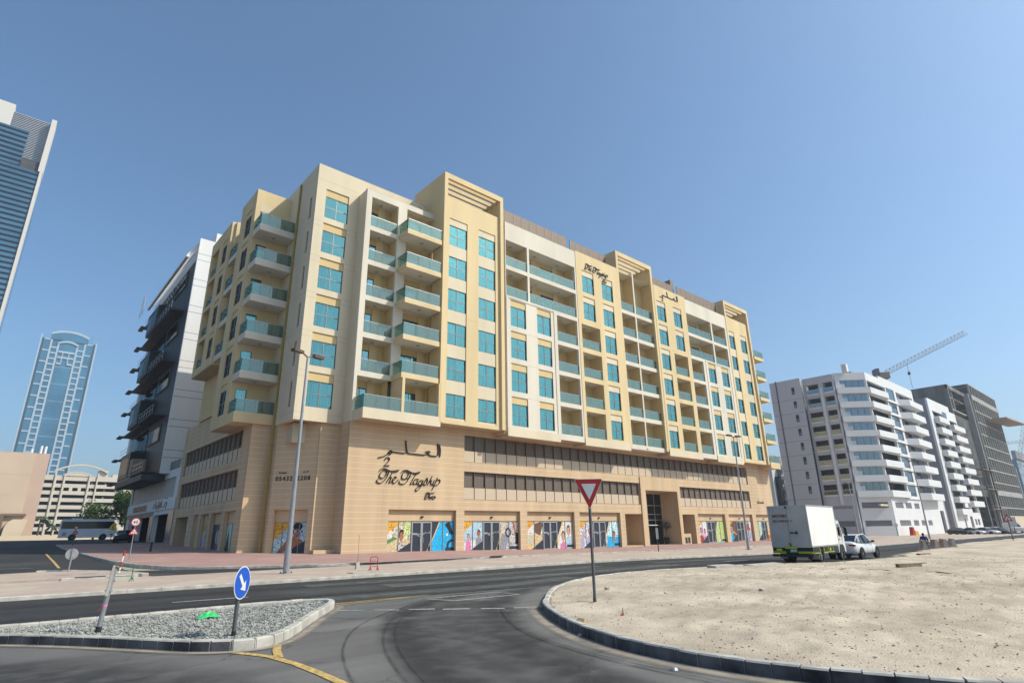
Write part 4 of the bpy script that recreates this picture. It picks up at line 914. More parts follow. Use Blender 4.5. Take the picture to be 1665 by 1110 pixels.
def text(s_,size,m,dep=.01,align='LEFT',bold=0.,sp=1.):
    cu=bpy.data.curves.new('t','FONT'); cu.body=s_; cu.size=size; cu.extrude=dep; cu.align_x=align; cu.offset=bold; cu.space_character=sp; cu.resolution_u=3
    o=bpy.data.objects.new('t',cu); col.objects.link(o); bpy.context.view_layer.update(); me=bpy.data.meshes.new_from_object(o); bpy.data.objects.remove(o)
    me.materials.clear(); me.materials.append(M[m]); 
    me.transform(Matrix.Rotation(R(90),4,'X')); return me
# big sign on the podium and the two on the upper blocks
script_sign(FP,27.1,7.2,1.0,dep=.10,w=.095)
G1=[('en',)]
def sign_at(Fm,x,z,s,parts,**k): script_sign(Fm,x,z,s,parts=parts,**k)
script_sign(T(0,42.60),52.15,33.6,.70,parts=('en','tw'),w=.17)
script_sign(T(0,42.60),68.1,32.62,.72,parts=('ar',),w=.15)
def phone(Fm,x,z,size):
    put('lettering',text('0543282208',size,'letter_black',.015,'CENTER',.006,1.25),main,Fm@T(x,-.02,z))
    put('lettering',text('To Lease',size*.38,'letter_black',.012,'LEFT',.006),main,Fm@T(x-size*2.6,-.02,z+size*1.15))
    b=MB(); s=size*.16
    for st in ([(2.6,1.6),(2.6,.4),(2.0,0),(1.2,.3)],[(3.4,1.6),(3.4,0)],[(1.3,.4),(.6,.1),(0,.5),(-.5,0)],[(.6,-.5),(.7,-.55)],[(-1.2,1.6),(-1.2,0)],[(-1.2,.1),(-2.2,-.2),(-2.8,.4)]): stroke(b,[(p*s,q*s) for p,q in st],s*.42,.02,'letter_black')
    put('arabic_lettering',b,main,Fm@T(x+size*2.1,-.02,z+size*1.25))
phone(FD,DL/2-.1,6.0,.50); phone(FP,90.6,5.35,.34)
S_=[ # left bg, left shapes, right bg, right shapes
 ('p_photo',[('p_green',[(0,.28),(.45,.30),(.45,.5),(0,.62)]),('p_sandc',[(0,0),(1,.2),(1,.42),(.5,.5),(0,.28)]),*person_m(.62,.62,.75,'p_skin','p_hair','p_photo2',.8),('p_leaf',[(.7,.55),(1,.6),(1,1),(.72,1)]),('p_white',ell(.1,.55,.16,.09))]+NAVYL+LOGO,'p_blue',[('p_navy',[(0,.35),(0,1),(.35,1)]),('p_gold',[(.33,1),(.38,1),(.0,.30),(0,.36)]),('p_navy',ell(.78,.80,.10,.22)),('p_blue',ell(.72,.74,.07,.2)),('p_navy',ell(.9,.22,.22,.20)),('p_blue',ell(.92,.2,.15,.14)),('p_white',ell(.70,.58,.05,.05)),('p_navy',[(.62,.0),(1,.05),(1,.16),(.64,.16)]),('p_hair',[(.6,.9),(.9,.55),(1,.62),(.74,1)])]),
 ('p_sky',[('p_steel',[(0,.35),(1,.45),(1,.5),(0,.42)]),('p_white',[(0,0),(1,.0),(1,.36),(0,.35)]),*person_m(.3,.55,.42,'p_skin2','p_brown','p_pink'),*person_m(.8,.66,.5,'p_skin','p_hair','p_grey')]+NAVYL+LOGO,'p_photo2',[('p_grey',[(0,0),(.3,0),(.5,.5),(.1,.6)]),('p_gold',[(.20,1),(.26,1),(-.1,0),(-.16,0)]),('p_hair',ell(.45,.62,.16,.17)),('p_steel',ell(.45,.62,.09,.1)),('p_skin',[(.66,1),(.80,1),(.92,.55),(.84,.5)]),('p_hair',[(.84,.2),(1,.2),(1,.6),(.84,.62)]),('p_navy',[(.5,.04),(1,.04),(1,.14),(.5,.14)])]),
 ('p_white',[('p_sandc',[(0,0),(1,.0),(1,.55),(0,.62)]),('p_brown',[(.5,.6),(.85,.5),(1,.9),(.9,1),(.5,.92)]),('p_gold',[(.05,.05),(.5,.05),(.5,.12),(.05,.12)]),('p_sky',ell(.15,.35,.1,.1)),('p_photo',[(.0,.5),(.6,.52),(.6,.58),(0,.6)])]+NAVYL+LOGO,'p_white',[('p_navy',[(-.1,.2),(-.1,1),(.35,1)]),('p_gold',[(.33,1),(.40,1),(0,0),(-.08,0)]),*person_m(.72,.70,.85,'p_skin2','p_brown','p_sky',.9),*person_m(.38,.50,.80,'p_skin2','p_brown','p_pink',.9),('p_navy',[(.6,.04),(1,.04),(1,.14),(.6,.14)])]),
 ('p_crowd',[*person_m(.75,.7,.7,'p_skin','p_steel','p_lilac'),*person_m(.35,.55,.6,'p_skin2','p_lilac','p_white'),('p_lilac',ell(.2,.2,.2,.2))]+NAVYL+LOGO,'p_wave',[('p_navy',[(-.1,.2),(-.1,1),(.3,1)]),('p_gold',[(.28,1),(.33,1),(0,.1),(-.06,.1)]),('p_blue',[(.1,0),(1,0),(1,.38),(.1,.42)]),*person_m(.6,.52,.6,'p_skin','p_hair','p_skin'),('p_blue',[(.2,.0),(1,0),(1,.2),(.2,.22)]),('p_navy',[(.6,.04),(1,.04),(1,.14),(.6,.14)])]),
 ('p_white',[*person_m(.35,.60,.7,'p_pink','p_brown','p_red'),*person_m(.72,.56,.62,'p_pink','p_brown','p_pink')]+NAVYL+LOGO,'p_leaf',[('p_navy',[(-.1,.2),(-.1,1),(.25,1)]),('p_mint',[(.25,0),(.6,0),(.55,.3)]),('p_lime',[(.5,.2),(1,.1),(1,1),(.55,1)]),('p_navy',[(.6,.04),(1,.04),(1,.14),(.6,.14)])]),
 ('p_brown',[('p_photo2',[(0,.3),(.6,.35),(.5,.75),(0,.7)]),('p_blue',ell(.3,.2,.3,.2)),('p_gold',[(.5,.5),(.95,.3),(.9,.36),(.5,.56)]),('p_skin',ell(.25,.55,.18,.14))]+NAVYL+LOGO,'p_photo2',[('p_red',[(.3,.6),(.75,.5),(.7,.9),(.4,.85)]),('p_white',[(.7,.7),(1,.6),(1,1),(.7,1)]),('p_lilac',[(.2,.1),(1,.1),(1,.35),(.2,.4)])]),
 ('p_mint',[('p_orange',[(0,.55),(.4,1),(0,1)]),('p_leaf',ell(.3,.55,.2,.2)),('p_green',ell(.2,.35,.12,.1))]+NAVYL+LOGO,'p_photo',[('p_orange',[(.1,0),(.6,0),(.5,1),(.35,1)]),('p_brown',[(.6,0),(1,0),(1,.5)])]),
]
def shop(Fm,x0,x1,i,zb,split=(.0,.355,.65,1.),zt=2.70,ztop=3.68,doors=True,wall=True):
    L_,Rr=S_[i][:2],S_[i][2:]; w=x1-x0; y=.34
    b=MB(); b.box(x0,x1,y,y+.1,zt+.06,ztop,'clad').box(x0,x1,y+.12,y+.2,-.5,zt+.06,'dark_room'); b.box(x0,x1,y-.02,y+.1,zb-.6,zb,'panel_tan')
    r=put('shopfront',b,main,Fm)
    half(Fm,x0+.02,x0+w*split[1]-.02,zb+.05,zt,L_[0],L_[1],2,r,y)
    half(Fm,x0+w*split[2]+.02,x1-.02,zb+.05,zt,Rr[0],Rr[1],2,r,y)
    a=x0+w*split[1]; c=x0+w*split[2]; n=2
    for j in range(n):
        l=a+(c-a)*j/n; rr=a+(c-a)*(j+1)/n; d=MB()
        d.box(l+.01,l+.11,-.06,.03,zb,zt,'alu').box(rr-.11,rr-.01,-.06,.03,zb,zt,'alu').box(l+.11,rr-.11,-.06,.03,zb,zb+.12,'alu').box(l+.11,rr-.11,-.06,.03,zt-.1,zt,'alu').box(l+.11,rr-.11,-.01,.0,zb+.12,zt-.1,'p_navy')
        if j==1: d.face([(rr-.5,-.0115,zb+.12),(rr-.38,-.0115,zb+.12),(rr-.11,-.0115,zb+1.1),(rr-.11,-.0115,zb+.8)],'p_gold')
        dd=put('door',d,r,Fm@T(0,y,0))
        t=MB()
        for g,off in ((('en','tw') if j==0 else ('ar',)),0),:
            for gg in g:
                for st in SIGN[gg]: stroke(t,[(p[0]*.115,p[1]*.115) for p in st],.026,.002,'p_white')
        put('lettering',t,dd,Fm@T((l+rr)/2,y-.014,zb+1.75+(0 if j==0 else -.18)))
        put('handle',cached('hdl',lambda:MB().cyl((0,-.1,.9),(0,-.1,1.4),.02,'alu',n=8).mesh('handle')),dd,Fm@T(rr-.16 if j==0 else l+.16,y,zb))
    put('camera_box',cached('cbx',lambda:MB().box(-.12,.12,-.12,-.003,-.07,.07,'frame_dark').mesh('camera_box')),r,Fm@T((a+c)/2,y,3.1))
for i,(a,c,_) in enumerate(SH):
    shop(FP,a,c,i,{0:.05,1:.0,2:-.05,3:-.1,4:-.12,5:-.10,6:-.08}[i])
# chamfer shop: one picture over four panes, a swimmer with goggles on a sea background
b=MB(); b.box(.42,DL-.42,.34,.45,2.74,3.7,'clad').box(.42,DL-.42,.46,.5,-.5,2.74,'dark_room').box(.42,DL-.42,.3,.44,-.5,.28,'panel_tan'); r=put('shopfront',b,main,FD)
sw=[('p_wave',[(0,0),(1,0),(1,.45),(0,.5)]),('p_skin',[(.08,0),(.30,0),(.55,.42),(.45,.52)]),('p_skin',[(.45,.15),(.9,.35),(.84,.47),(.7,.5),(.72,.62),(.6,.62),(.56,.5),(.42,.46)]),('p_skin',ell(.68,.70,.115,.17)),('p_hair',ell(.70,.88,.14,.13)),('p_skin',ell(.68,.72,.10,.09)),('p_hair',[(.56,.69),(.84,.69),(.86,.75),(.56,.77)]),('p_sky',ell(.63,.725,.05,.035)),('p_sky',ell(.76,.725,.05,.035)),('p_red',ell(.68,.58,.035,.03)),('p_navy',[(.28,0),(1,0),(1,.46)]),('p_orange',[(0,.45),(.58,1),(0,1)]),('p_brown',[(.20,.86),(.26,.86),(.23,.93)]),('p_brown',[(.12,.80),(.34,.80),(.34,.815),(.12,.815)])]
half(FD,.44,DL-.44,.30,2.70,'p_sky',sw,4,r,.34)
for j,(Y0,Y1) in enumerate(SS_):
    L_=[(S_[3][0],S_[3][1]),('p_navy',[('p_steel',ell(.5,.5,.2,.3))]),('p_mint',[('p_leaf',[(.2,0),(.9,0),(.7,.9)]),('p_navy',[(0,0),(.35,0),(.2,.8)])])][j]
    a,c=px(Y0),px(Y1); zb=gz(15.4,Y0)+.1
    b=MB(); b.box(a,c,.34,.45,2.78,3.75,'clad').box(a,c,.46,.5,-.5,2.78,'dark_room').box(a,c,.3,.44,-.5,zb-.05,'panel_tan'); r=put('shopfront',b,main,FPX)
    half(FPX,a+.02,c-.02,zb,2.74,L_[0],L_[1],2,r,.34)
b=MB(); b.box(px(73.5),px(67.4),3.0,3.1,-.5,3.8,'dark_room').box(px(65.2),px(63.6),.3,.4,-.5,3.8,'clad').box(px(72.37),px(72.3),.32,3,-.5,3.7,'clad').box(px(67.6),px(67.5),.32,3,-.5,3.7,'clad').box(px(72.4),px(67.5),.3,3,3.72,3.8,'soffit'); put('passage',b,main,FPX)
put('sign_plate',MB().box(px(67.1),px(66.9),-.05,-.003,1.9,2.9,'white_paint'),main,FPX)
# entrance lobby
b=MB(); b.wall(60.93,67.76,-.5,6.4,[(61.1,67.6,-.2,6.2)],.2,'clad',y=2.4); b.face([(60.93,.3,-.5),(60.93,4,-.5),(60.93,4,6.4),(60.93,.3,6.4)],'clad'); b.face([(67.76,4,-.5),(67.76,.3,-.5),(67.76,.3,6.4),(67.76,4,6.4)],'clad'); b.face([(60.93,.3,6.4),(60.93,4,6.4),(67.76,4,6.4),(67.76,.3,6.4)],'soffit'); b.box(60.93,67.76,.0,2.4,-.5,-.10,'panel_tan'); b.box(61,67.7,2.9,2.99,-.5,6.4,'dark_room')
ent=put('entrance',b,main,FP)
b=MB()
for x in (61.14,62.8,64.4,66.0,67.56): b.box(x-.04,x+.04,2.4,2.52,-.1,6.2,'alu')
for z in (1.0,2.2,2.9,3.6,4.7): b.box(61.1,67.6,2.39,2.51,z,z+.07,'alu') if z>2 else None
put('curtain_wall_frame',b,ent,FP)
for i,(a,c) in enumerate(((61.18,62.76),(62.84,64.36),(64.44,65.96),(66.04,67.52))):
    for (z0,z1) in ((-.08,2.19),(2.28,2.89),(2.98,3.59),(3.68,4.69),(4.78,6.15)): put('pane',cached(('ep',round(c-a,2),round(z1-z0,2)),lambda:MB().box(0,c-a,0,.02,0,z1-z0,'black_glass').mesh('pane')),ent,FP@T(a,2.45,z0))
b=MB(); b.box(63.4,65.4,1.7,2.39,2.25,2.33,'white_paint'); put('canopy',b,ent,FP)
# service gaps
b=MB(); b.box(56.65,60.0,2.2,2.3,-.5,3.6,'clad').box(56.66,57.4,1.9,2.19,-.4,3.3,'dark_room').box(56.65,60.0,.32,2.2,3.57,3.62,'soffit').box(60.0,60.05,.32,2.2,-.5,3.56,'clad').box(56.6,56.65,.32,2.2,-.5,3.56,'clad').box(56.65,60,.05,2.2,-.5,.0,'clad'); put('service_bay',b,main,FP)
b=MB(); b.box(68.52,71.55,3.2,3.3,-.5,3.6,'clad').box(71.55,71.6,.32,3.2,-.5,3.6,'clad').box(68.47,68.52,.32,3.2,-.5,3.6,'clad').box(68.52,71.55,.32,3.2,3.59,3.63,'soffit'); b.box(68.53,70.2,.0,.5,-.5,1.17,'clad'); b.box(68.75,69.25,-.02,-.001,.0,.72,'frame_dark').box(69.4,69.9,-.02,-.001,.0,.72,'frame_dark'); put('service_bay',b,main,FP)
# ================================================================ OTHER BUILDINGS
mat('gb_line',(.14,.14,.15),.8,0)
mat('wb_white',(.84,.83,.81),.75,.04,.3,streak=True); mat('wb_dark',(.022,.025,.032),.45,.1,1); mat('wb_grey',(.07,.075,.08),.6,.15,1); mat('granite',(.14,.14,.15),.3,.4,6,(.26,.25,.25)); mat('teak',(.42,.30,.20),.7,.15,3)
nb=thing('tower_block','white rendered tower with a dark glazed balcony side, left of the cream block','building',(14.5,80,.9))
FW=T(0,80.0)
def seams(b,x0,x1,zs,m='wb_grey',y=-.003):
    for z in zs: b.box(x0,x1,y,0,z,z+.05,m)
b=MB(); b.wall(14.5,34,9.0,40.3,[],.5,'wb_white'); seams(b,14.5,34,[38.0-3.75*i-.0 for i in range(8)]+[37.1-3.75*i for i in range(8)]); b.box(14.8,34,.5,30,9,39.5,'wb_white'); b.box(16.6,22,1,9,40.3,42.2,'wb_white')
put('wall',b,nb,FW)
FXW=T(14.5,80.0)@RZ(-90)      # local x = -(Y-80)
def wy(Y): return 80-Y
b=MB(); b.box(wy(106),-.52,0,.25,9.0,37.2,'wb_dark')
put('wall',b,nb,FXW)
for f in range(8):
    z=9.4+3.55*f
    s=put('floor_slab',MB().box(wy(106.2),wy(92.4),-1.15,-.003,z-.22,z,'wb_grey'),nb,FXW)
    for i in range(5):
        put('pane',cached('wbp',lambda:MB().box(.06,2.5,-.06,-.004,.05,2.9,'black_glass').mesh('pane')),s,FXW@T(wy(105.5)+i*2.7,0,z))
    if f%2==0:
        put('cladding_box',MB().box(wy(99.5),wy(92.2),-1.6,-.004,z+.02,z+3.3,'wb_dark').box(wy(98.8),wy(93),-1.62,-1.601,z+.5,z+2.7,'black_glass'),nb,FXW)
        rl=MB()
        for zz in (.55,1.1): rl.box(wy(91.8),wy(83),-1.5,-1.45,z+zz,z+zz+.05,'alu')
        for i in range(6): rl.box(wy(91.8)+i*1.75,wy(91.8)+i*1.75+.05,-1.5,-1.45,z,z+1.1,'alu')
        rl.box(wy(91.8),wy(83),-1.52,-.003,z-.15,z,'wb_grey'); put('balcony_railing',rl,nb,FXW)
    else:
        rl=MB()
        for zz in (.6,1.1): rl.box(wy(105.8),wy(99.6),-1.1,-1.05,z+zz,z+zz+.05,'alu')
        put('balcony_railing',rl,nb,FXW); put('window_frame',MB().box(wy(91),wy(84),-.12,-.004,z+.3,z+2.6,'wb_grey').box(wy(90.6),wy(84.4),-.14,-.121,z+.5,z+2.4,'black_glass'),nb,FXW)
    put('balcony_slab',cached('wbs',lambda:MB().box(0,2.6,-1.75,-1.16,-.25,0,'gb_line').mesh('balcony_slab')),nb,FXW@T(wy(107.5),0,z-.02-(f%2)*.0))
rf=MB(); rf.box(wy(106),wy(80.6),-1.2,-.9,37.4,37.7,'wb_white').box(wy(106),wy(80.6),.2,.5,40.0,40.3,'wb_white')
rr=put('roof_canopy',rf,nb,FXW)
for i in range(16): put('canopy_slat',cached('cs',lambda:MB().bar((0,-1.1,0),(0,.3,2.6),.12,.35,'wb_white').mesh('canopy_slat')),rr,FXW@T(wy(105)+i*1.6,0,37.5))
ld=MB()
for y in (wy(104.2),wy(107)): ld.bar((y,-2.0,36),(y,-2.0,39.4),.06,.06,'alu')
for i in range(7): ld.bar((wy(107),-2.0,36.2+i*.5),(wy(104.2),-2.0,36.2+i*.5),.05,.05,'alu')
put('roof_ladder',ld,nb,FXW)
FWP=T(15.5,74.0)@RZ(-90)
def wp(Y): return 74-Y
b=MB(); b.wall(wp(103),wp(74.3),.3,9.3,[(wp(102),wp(76),6.16,8.4),(wp(101),wp(96),.2,4.2),(wp(94.5),wp(86.8),.2,4.2),(wp(84.5),wp(77.0),.2,4.3)],.5,'wb_white'); b.box(wp(103),wp(74.3),-.12,-.003,4.78,6.02,'wb_white'); b.box(wp(103),wp(74.3),.5,1,9.1,9.3,'wb_white'); b.box(wp(103),wp(74.3),3.2,3.3,.2,9,'dark_room').box(wp(102.9),wp(102.7),.51,3.2,.2,9,'dark_room')
b.box(wp(103),wp(85.2),-.03,-.003,4.25,4.72,'teak'); b.box(wp(86.7),wp(84.6),-.06,-.003,.3,4.2,'granite'); b.box(wp(76.9),wp(74.4),-.06,-.003,.3,4.7,'granite'); b.box(wp(96),wp(94.6),-.06,-.003,.3,4.2,'granite')
put('podium_wall',b,nb,FWP)
for i in range(13): put('lattice_panel',cached('wlp',lambda:MB().box(.03,1.97,.15,.2,.02,2.22,'perf_grey').mesh('lattice_panel')),nb,FWP@T(wp(102)+i*2,0,6.16))
me=text('CERAMIC / LOUNGE',.95,'letter_black',.04,'LEFT',.02); put('lettering',me,nb,FWP@T(wp(98.5),-.13,5.02)@Matrix.Scale(1.05,4))
b=MB()
for st in ([(0,0),(.3,.5),(.8,.5)],[(1.2,0),(1.3,1)],[(1.9,-.3),(2.1,.4),(2.5,.2)],[(3,1),(3.1,-.2)],[(3.6,.2),(3.9,.7),(4.1,.1),(3.6,.1)],[(4.6,0),(4.7,1.1)],[(5.1,.1),(6.2,.1),(6.9,.7)],[(7.3,.2),(7.6,.6),(7.2,-.3)],[(6.2,1.2),(6.35,1.25)],[(7.4,1.1),(7.55,1.15)]): stroke(b,[(p*.95,q*.8) for p,q in st],.2,.05,'letter_black')
put('arabic_lettering',b,nb,FWP@T(wp(85.2),-.13,5.1))
b=MB(); b.box(wp(100.5),wp(82),-2.6,-.003,8.3,9.0,'wb_grey').box(wp(100.2),wp(90),-2.5,-.004,9.01,11.6,'teak').box(wp(98),wp(92),-2.53,-2.501,9.3,11.2,'blind').box(wp(90),wp(82.2),-.4,-.004,9.01,12.6,'black_glass'); put('bay_box',b,nb,FWP)
rb=put('terrace_railing',MB().box(wp(82),wp(75),-.04,.0,10.3,10.36,'alu'),nb,FWP)
for i in range(5): put('glass_panel',cached('trp',lambda:MB().box(.03,1.37,-.02,-.0,.02,.98,'bal_glass').mesh('glass_panel')),rb,FWP@T(wp(82)+i*1.4,0,9.3))
put('roof_screen',MB().box(17.5,20,-2.5,-2.4,9.3,13.6,'bronze'),nb,FW)
# ---- blue glass tower far left ------------------------------------------
mat('bt_glass',(.03,.14,.25),.12,.15,.05,(.045,.19,.31),spec=.8); mat('bt_dark',(.02,.06,.10),.15,0,spec=.8); mat('bt_white',(.42,.52,.60),.6,0)
bt=thing('glass_tower','tall blue glass tower with pale ladder bands and an arched crown, far left','building',(24,600,1.6))
s=2.4; FT=T(0,600)
def Z(z,s): return 1.75+(z-1.75)*s
b=MB(); b.box(5.6,42.2,0,40,1,Z(68.6,s),'bt_glass'); put('curtain_wall',b,bt,FT)
b=MB(); b.box(5.0,5.59,2,40,1,Z(69.2,s),'bt_dark').box(4.6,5.6,-.5,1.9,1,Z(69.9,s),'bt_white').box(5.61,7.2,-.4,-.003,1,Z(68.6,s),'bt_dark').box(41.3,42.4,-.5,-.004,1,Z(68.8,s),'bt_dark').box(42.41,43.6,-.8,2,1,Z(69.2,s),'bt_white'); put('corner_fin',b,bt,FT)
xl=(11.5,12.8,16.6,17.9); xr=(29.6,30.9,34.7,36.0)
for (a,a2,c,c2) in (xl,xr):
    top=Z(67.5,s) if True else 0
    put('column_band',MB().box(a,a2,-.5,-.003,1,Z(70.4,s) if a<15 else Z(67.2,s),'bt_white').box(c,c2,-.5,-.003,1,Z(67.2,s) if a<15 else Z(70.2,s),'bt_white'),bt,FT)
    z=Z(65.4,s)
    while z>4:
        put('ladder_rung',cached('lr',lambda:MB().box(0,3.78,-.5,-.003,0,1.15,'bt_white').mesh('ladder_rung')),bt,FT@T(a2+.01,0,z)); z-=4.85
    z=Z(68.1,s)
    while z>4:
        x0=7.2 if a<15 else c2+.01; w_=(a-7.2-.01) if a<15 else 4.2
        put('ledge',cached(('lg',round(w_,1)),lambda:MB().box(0,w_,-.4,-.003,0,1.1,'bt_white').mesh('ledge')),bt,FT@T(x0,0,z)); z-=9.7
def arch(b,x0,x1,z0,rise,th,y0,y1,m,n=14,fill=None):
    for i in range(n):
        t0=i/n*2-1;t1=(i+1)/n*2-1; f=lambda t:rise*(1-t*t)
        a=x0+(x1-x0)*(t0+1)/2;c=x0+(x1-x0)*(t1+1)/2
        P=[(a,z0+f(t0)),(c,z0+f(t1)),(c,z0+f(t1)+th),(a,z0+f(t0)+th)]; b.prism(P,y0,y1,m,axis='y')
        if fill: b.prism([(a,fill),(c,fill),(c,z0+f(t1)),(a,z0+f(t0))],y0+.2,y1,fillm,axis='y')
fillm='bt_glass'
b=MB(); arch(b,11.2,37.0,Z(70.2,s),3.2,1.9,-1,1.5,'bt_white',fill=Z(68.5,s)); arch(b,16.6,30.9,Z(66.9,s),2.4,1.6,-1,-.01,'bt_white')
b.box(18.2,29.3,-.9,-.003,Z(64.0,s),Z(64.7,s),'bt_white').box(18.2,29.3,-.9,-.003,Z(62.0,s),Z(62.6,s),'bt_white').box(18.2,21.6,-.9,-.003,Z(59.8,s),Z(60.4,s),'bt_white').box(25.6,29.3,-.9,-.003,Z(59.8,s),Z(60.4,s),'bt_white').box(21,21.7,-.92,-.003,Z(60.4,s),Z(64,s),'bt_white').box(25.3,26,-.92,-.003,Z(60.4,s),Z(64,s),'bt_white')
put('crown',b,bt,FT)
b=MB()
for i in range(28): b.box(18.4,29.1,-.03,-.003,8+i*4.85,8.25+i*4.85,'bt_white') if i%3==0 else b.box(18.4,29.1,-.03,-.003,8+i*4.85,8.12+i*4.85,'bt_dark')
put('floor_line',b,bt,FT)
for i,x in enumerate((12,39)): put('mast',MB().cyl((x,2,Z(69,s)),(x,2,Z(72.2,s)),.15,'frame_grey',n=6),bt,FT)
# ---- glass tower at the left edge -----------------------------------------
mat('gt_glass',(.045,.13,.22),.15,.2,.04,(.08,.21,.32),spec=.8); mat('gt_line',(.015,.03,.05),.3,0); mat('gt_cream',(.70,.66,.60),.7,0)
gt=thing('glass_tower','dark blue banded glass tower with a louvred top, cut by the left photo edge','building',(-30,220,1.6))
FG=T(0,220); s=2
b=MB(); b.box(-75,-9.0,0,40,1,Z(58.2,s),'gt_glass').box(-75,-14.2,1,40,Z(58.2,s),Z(65.1,s),'gt_glass'); put('curtain_wall',b,gt,FG)
put('crown_block',MB().box(-75,-19.2,2,30,Z(65.1,s),Z(69.4,s),'gt_cream'),gt,FG); put('plant_block',MB().box(-19.1,-9.6,3,25,Z(58.2,s),Z(68.4,s),'wb_grey').box(-14.1,-9.6,.5,3,Z(58.2,s),Z(60,s),'wb_grey'),gt,FG)
put('fin',MB().box(-8.99,-8.3,-.6,6,1,Z(58.2,s),'gt_cream').box(-9.5,-8.2,-.6,6,Z(58.2,s)+.01,Z(68.3,s),'gt_cream'),gt,FG)
lm=cached('gl1',lambda:MB().box(-75,-9.01,-.25,-.003,0,.42,'gt_line').mesh('spandrel_line')); z=3
while z<Z(58,s): put('spandrel_line',lm,gt,FG@T(0,0,z)); z+=1.75
lm=cached('gl2',lambda:MB().box(-75,-14.25,.75,.997,0,.5,'gt_line').mesh('spandrel_line')); z=Z(58.4,s)
while z<Z(65,s): put('spandrel_line',lm,gt,FG@T(0,0,z)); z+=1.75
lm=cached('gl3',lambda:MB().box(-19.1,-9.5,2.2,2.97,0,.28,'alu').mesh('louvre')); z=Z(58.4,s)
while z<Z(68.2,s): put('louvre',lm,gt,FG@T(0,0,z)); z+=.62
# ---- low beige building ---------------------------------------------------
mat('bb',(.64,.50,.37),.85,.06,.12); mat('bb2',(.60,.43,.33),.85,.05,.2); mat('bb3',(.70,.58,.42),.85,.04,.3)
bb=thing('beige_building','low windowless beige building with a pinkish end bay, at the left edge','building',(-20,190,1.6)); FBB=T(0,190)
b=MB(); b.box(-60,6.3,0,40,0,22.3,'bb').box(6.301,9.2,.15,40,0,22.5,'bb2').box(-60,6.3,.0,.3,22.301,22.5,'bb2')
for z in (7.8,12.2,17.0): b.box(-60,6.3,-.02,0,z,z+.12,'bb2')
put('wall',b,bb,FBB)
b=MB(); b.prism([(3.2,0),(6.6,0),(7.7,6.4),(4.9,6.4),(4.1,5.8),(3.6,4.6)],-2,-.003,'bb3',axis='y'); b.box(2.4,3.1,-1,-.003,0,7.2,'bronze').box(2.4,7.2,-1,-.003,7.21,7.7,'bronze'); put('porch',b,bb,FBB)
for x,h in ((7.2,24.6),(8.1,24.5),(5.4,23.7)): put('flue',MB().cyl((x,2,22.3),(x,2,h),.28,'wb_white',n=8),bb,FBB)
# ---- parking garage --------------------------------------------------------
s=320/140
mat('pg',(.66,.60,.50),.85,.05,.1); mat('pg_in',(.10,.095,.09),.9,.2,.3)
pg=thing('parking_garage','cream multi storey parking garage with open decks and an arched parapet','building',(30,320,1.6)); FPG=T(0,320)
cols_=[(6.6,8.1),(8.55,9.5),(9.9,13.4),(13.8,14.75),(15.03,19.5)]; holes=[]
for r_ in range(8):
    zt=Z(12.29-1.305*r_,s); zb=zt-.62*s
    for ci,(a,c) in enumerate(cols_):
        if r_==1 and ci==2: holes+=[(a*s,(a+.85)*s,zb,zt),((a+1.35)*s,(a+2.2)*s,zb,zt),((a+2.7)*s,c*s,zb,zt)]
        else: holes.append((a*s,c*s,zb,zt))
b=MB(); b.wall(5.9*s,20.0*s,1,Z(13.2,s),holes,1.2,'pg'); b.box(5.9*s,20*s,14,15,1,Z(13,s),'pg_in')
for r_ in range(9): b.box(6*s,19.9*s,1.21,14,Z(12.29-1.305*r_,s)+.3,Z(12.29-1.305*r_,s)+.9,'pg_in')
b.box(20.01*s,21.2*s,.5,12,1,Z(11.85,s),'pg'); put('wall',b,pg,FPG)
b=MB()
for ci,x in enumerate((8.32,9.7,13.6,14.89)): b.box(x*s-.25,x*s+.25,-.6,-.003,1,Z(13.2,s)+(1.6 if ci in (0,3) else .5),'pg')
arch(b,9.4*s,13.9*s,Z(13.2,s),1.3,.5,-.4,.8,'pg'); 
for i in range(12):
    t0=i/12*2-1;t1=(i+1)/12*2-1; a=9.4*s+4.5*s*(t0+1)/2; c=9.4*s+4.5*s*(t1+1)/2; b.prism([(a,Z(13.2,s)-.1),(c,Z(13.2,s)-.1),(c,Z(13.2,s)+1.3*(1-t1*t1)),(a,Z(13.2,s)+1.3*(1-t0*t0))],-.3,.6,'pg',axis='y')
arch(b,8.0*s,16.4*s,Z(13.6,s)+.5,2.9,.75,-.3,.9,'pg',n=20); b.box(15.0*s,16.5*s,1,6,Z(13.2,s),Z(14.4,s),'pg').box(17.3*s,18.9*s,1,5,Z(13.2,s),Z(13.75,s),'pg'); put('parapet',b,pg,FPG)
for i in range(8):
    for x in (16.3,18.2,19.0,14.1): put('light_shield',cached('ls',lambda:MB().box(0,.5,1.3,1.6,0,.8,'pg').mesh('column')),pg,FPG@T(x*s,0,Z(12.29-1.305*i,s)-1.35))
mat('gb_side',(.56,.56,.60),.8,.06,.25,streak=True)
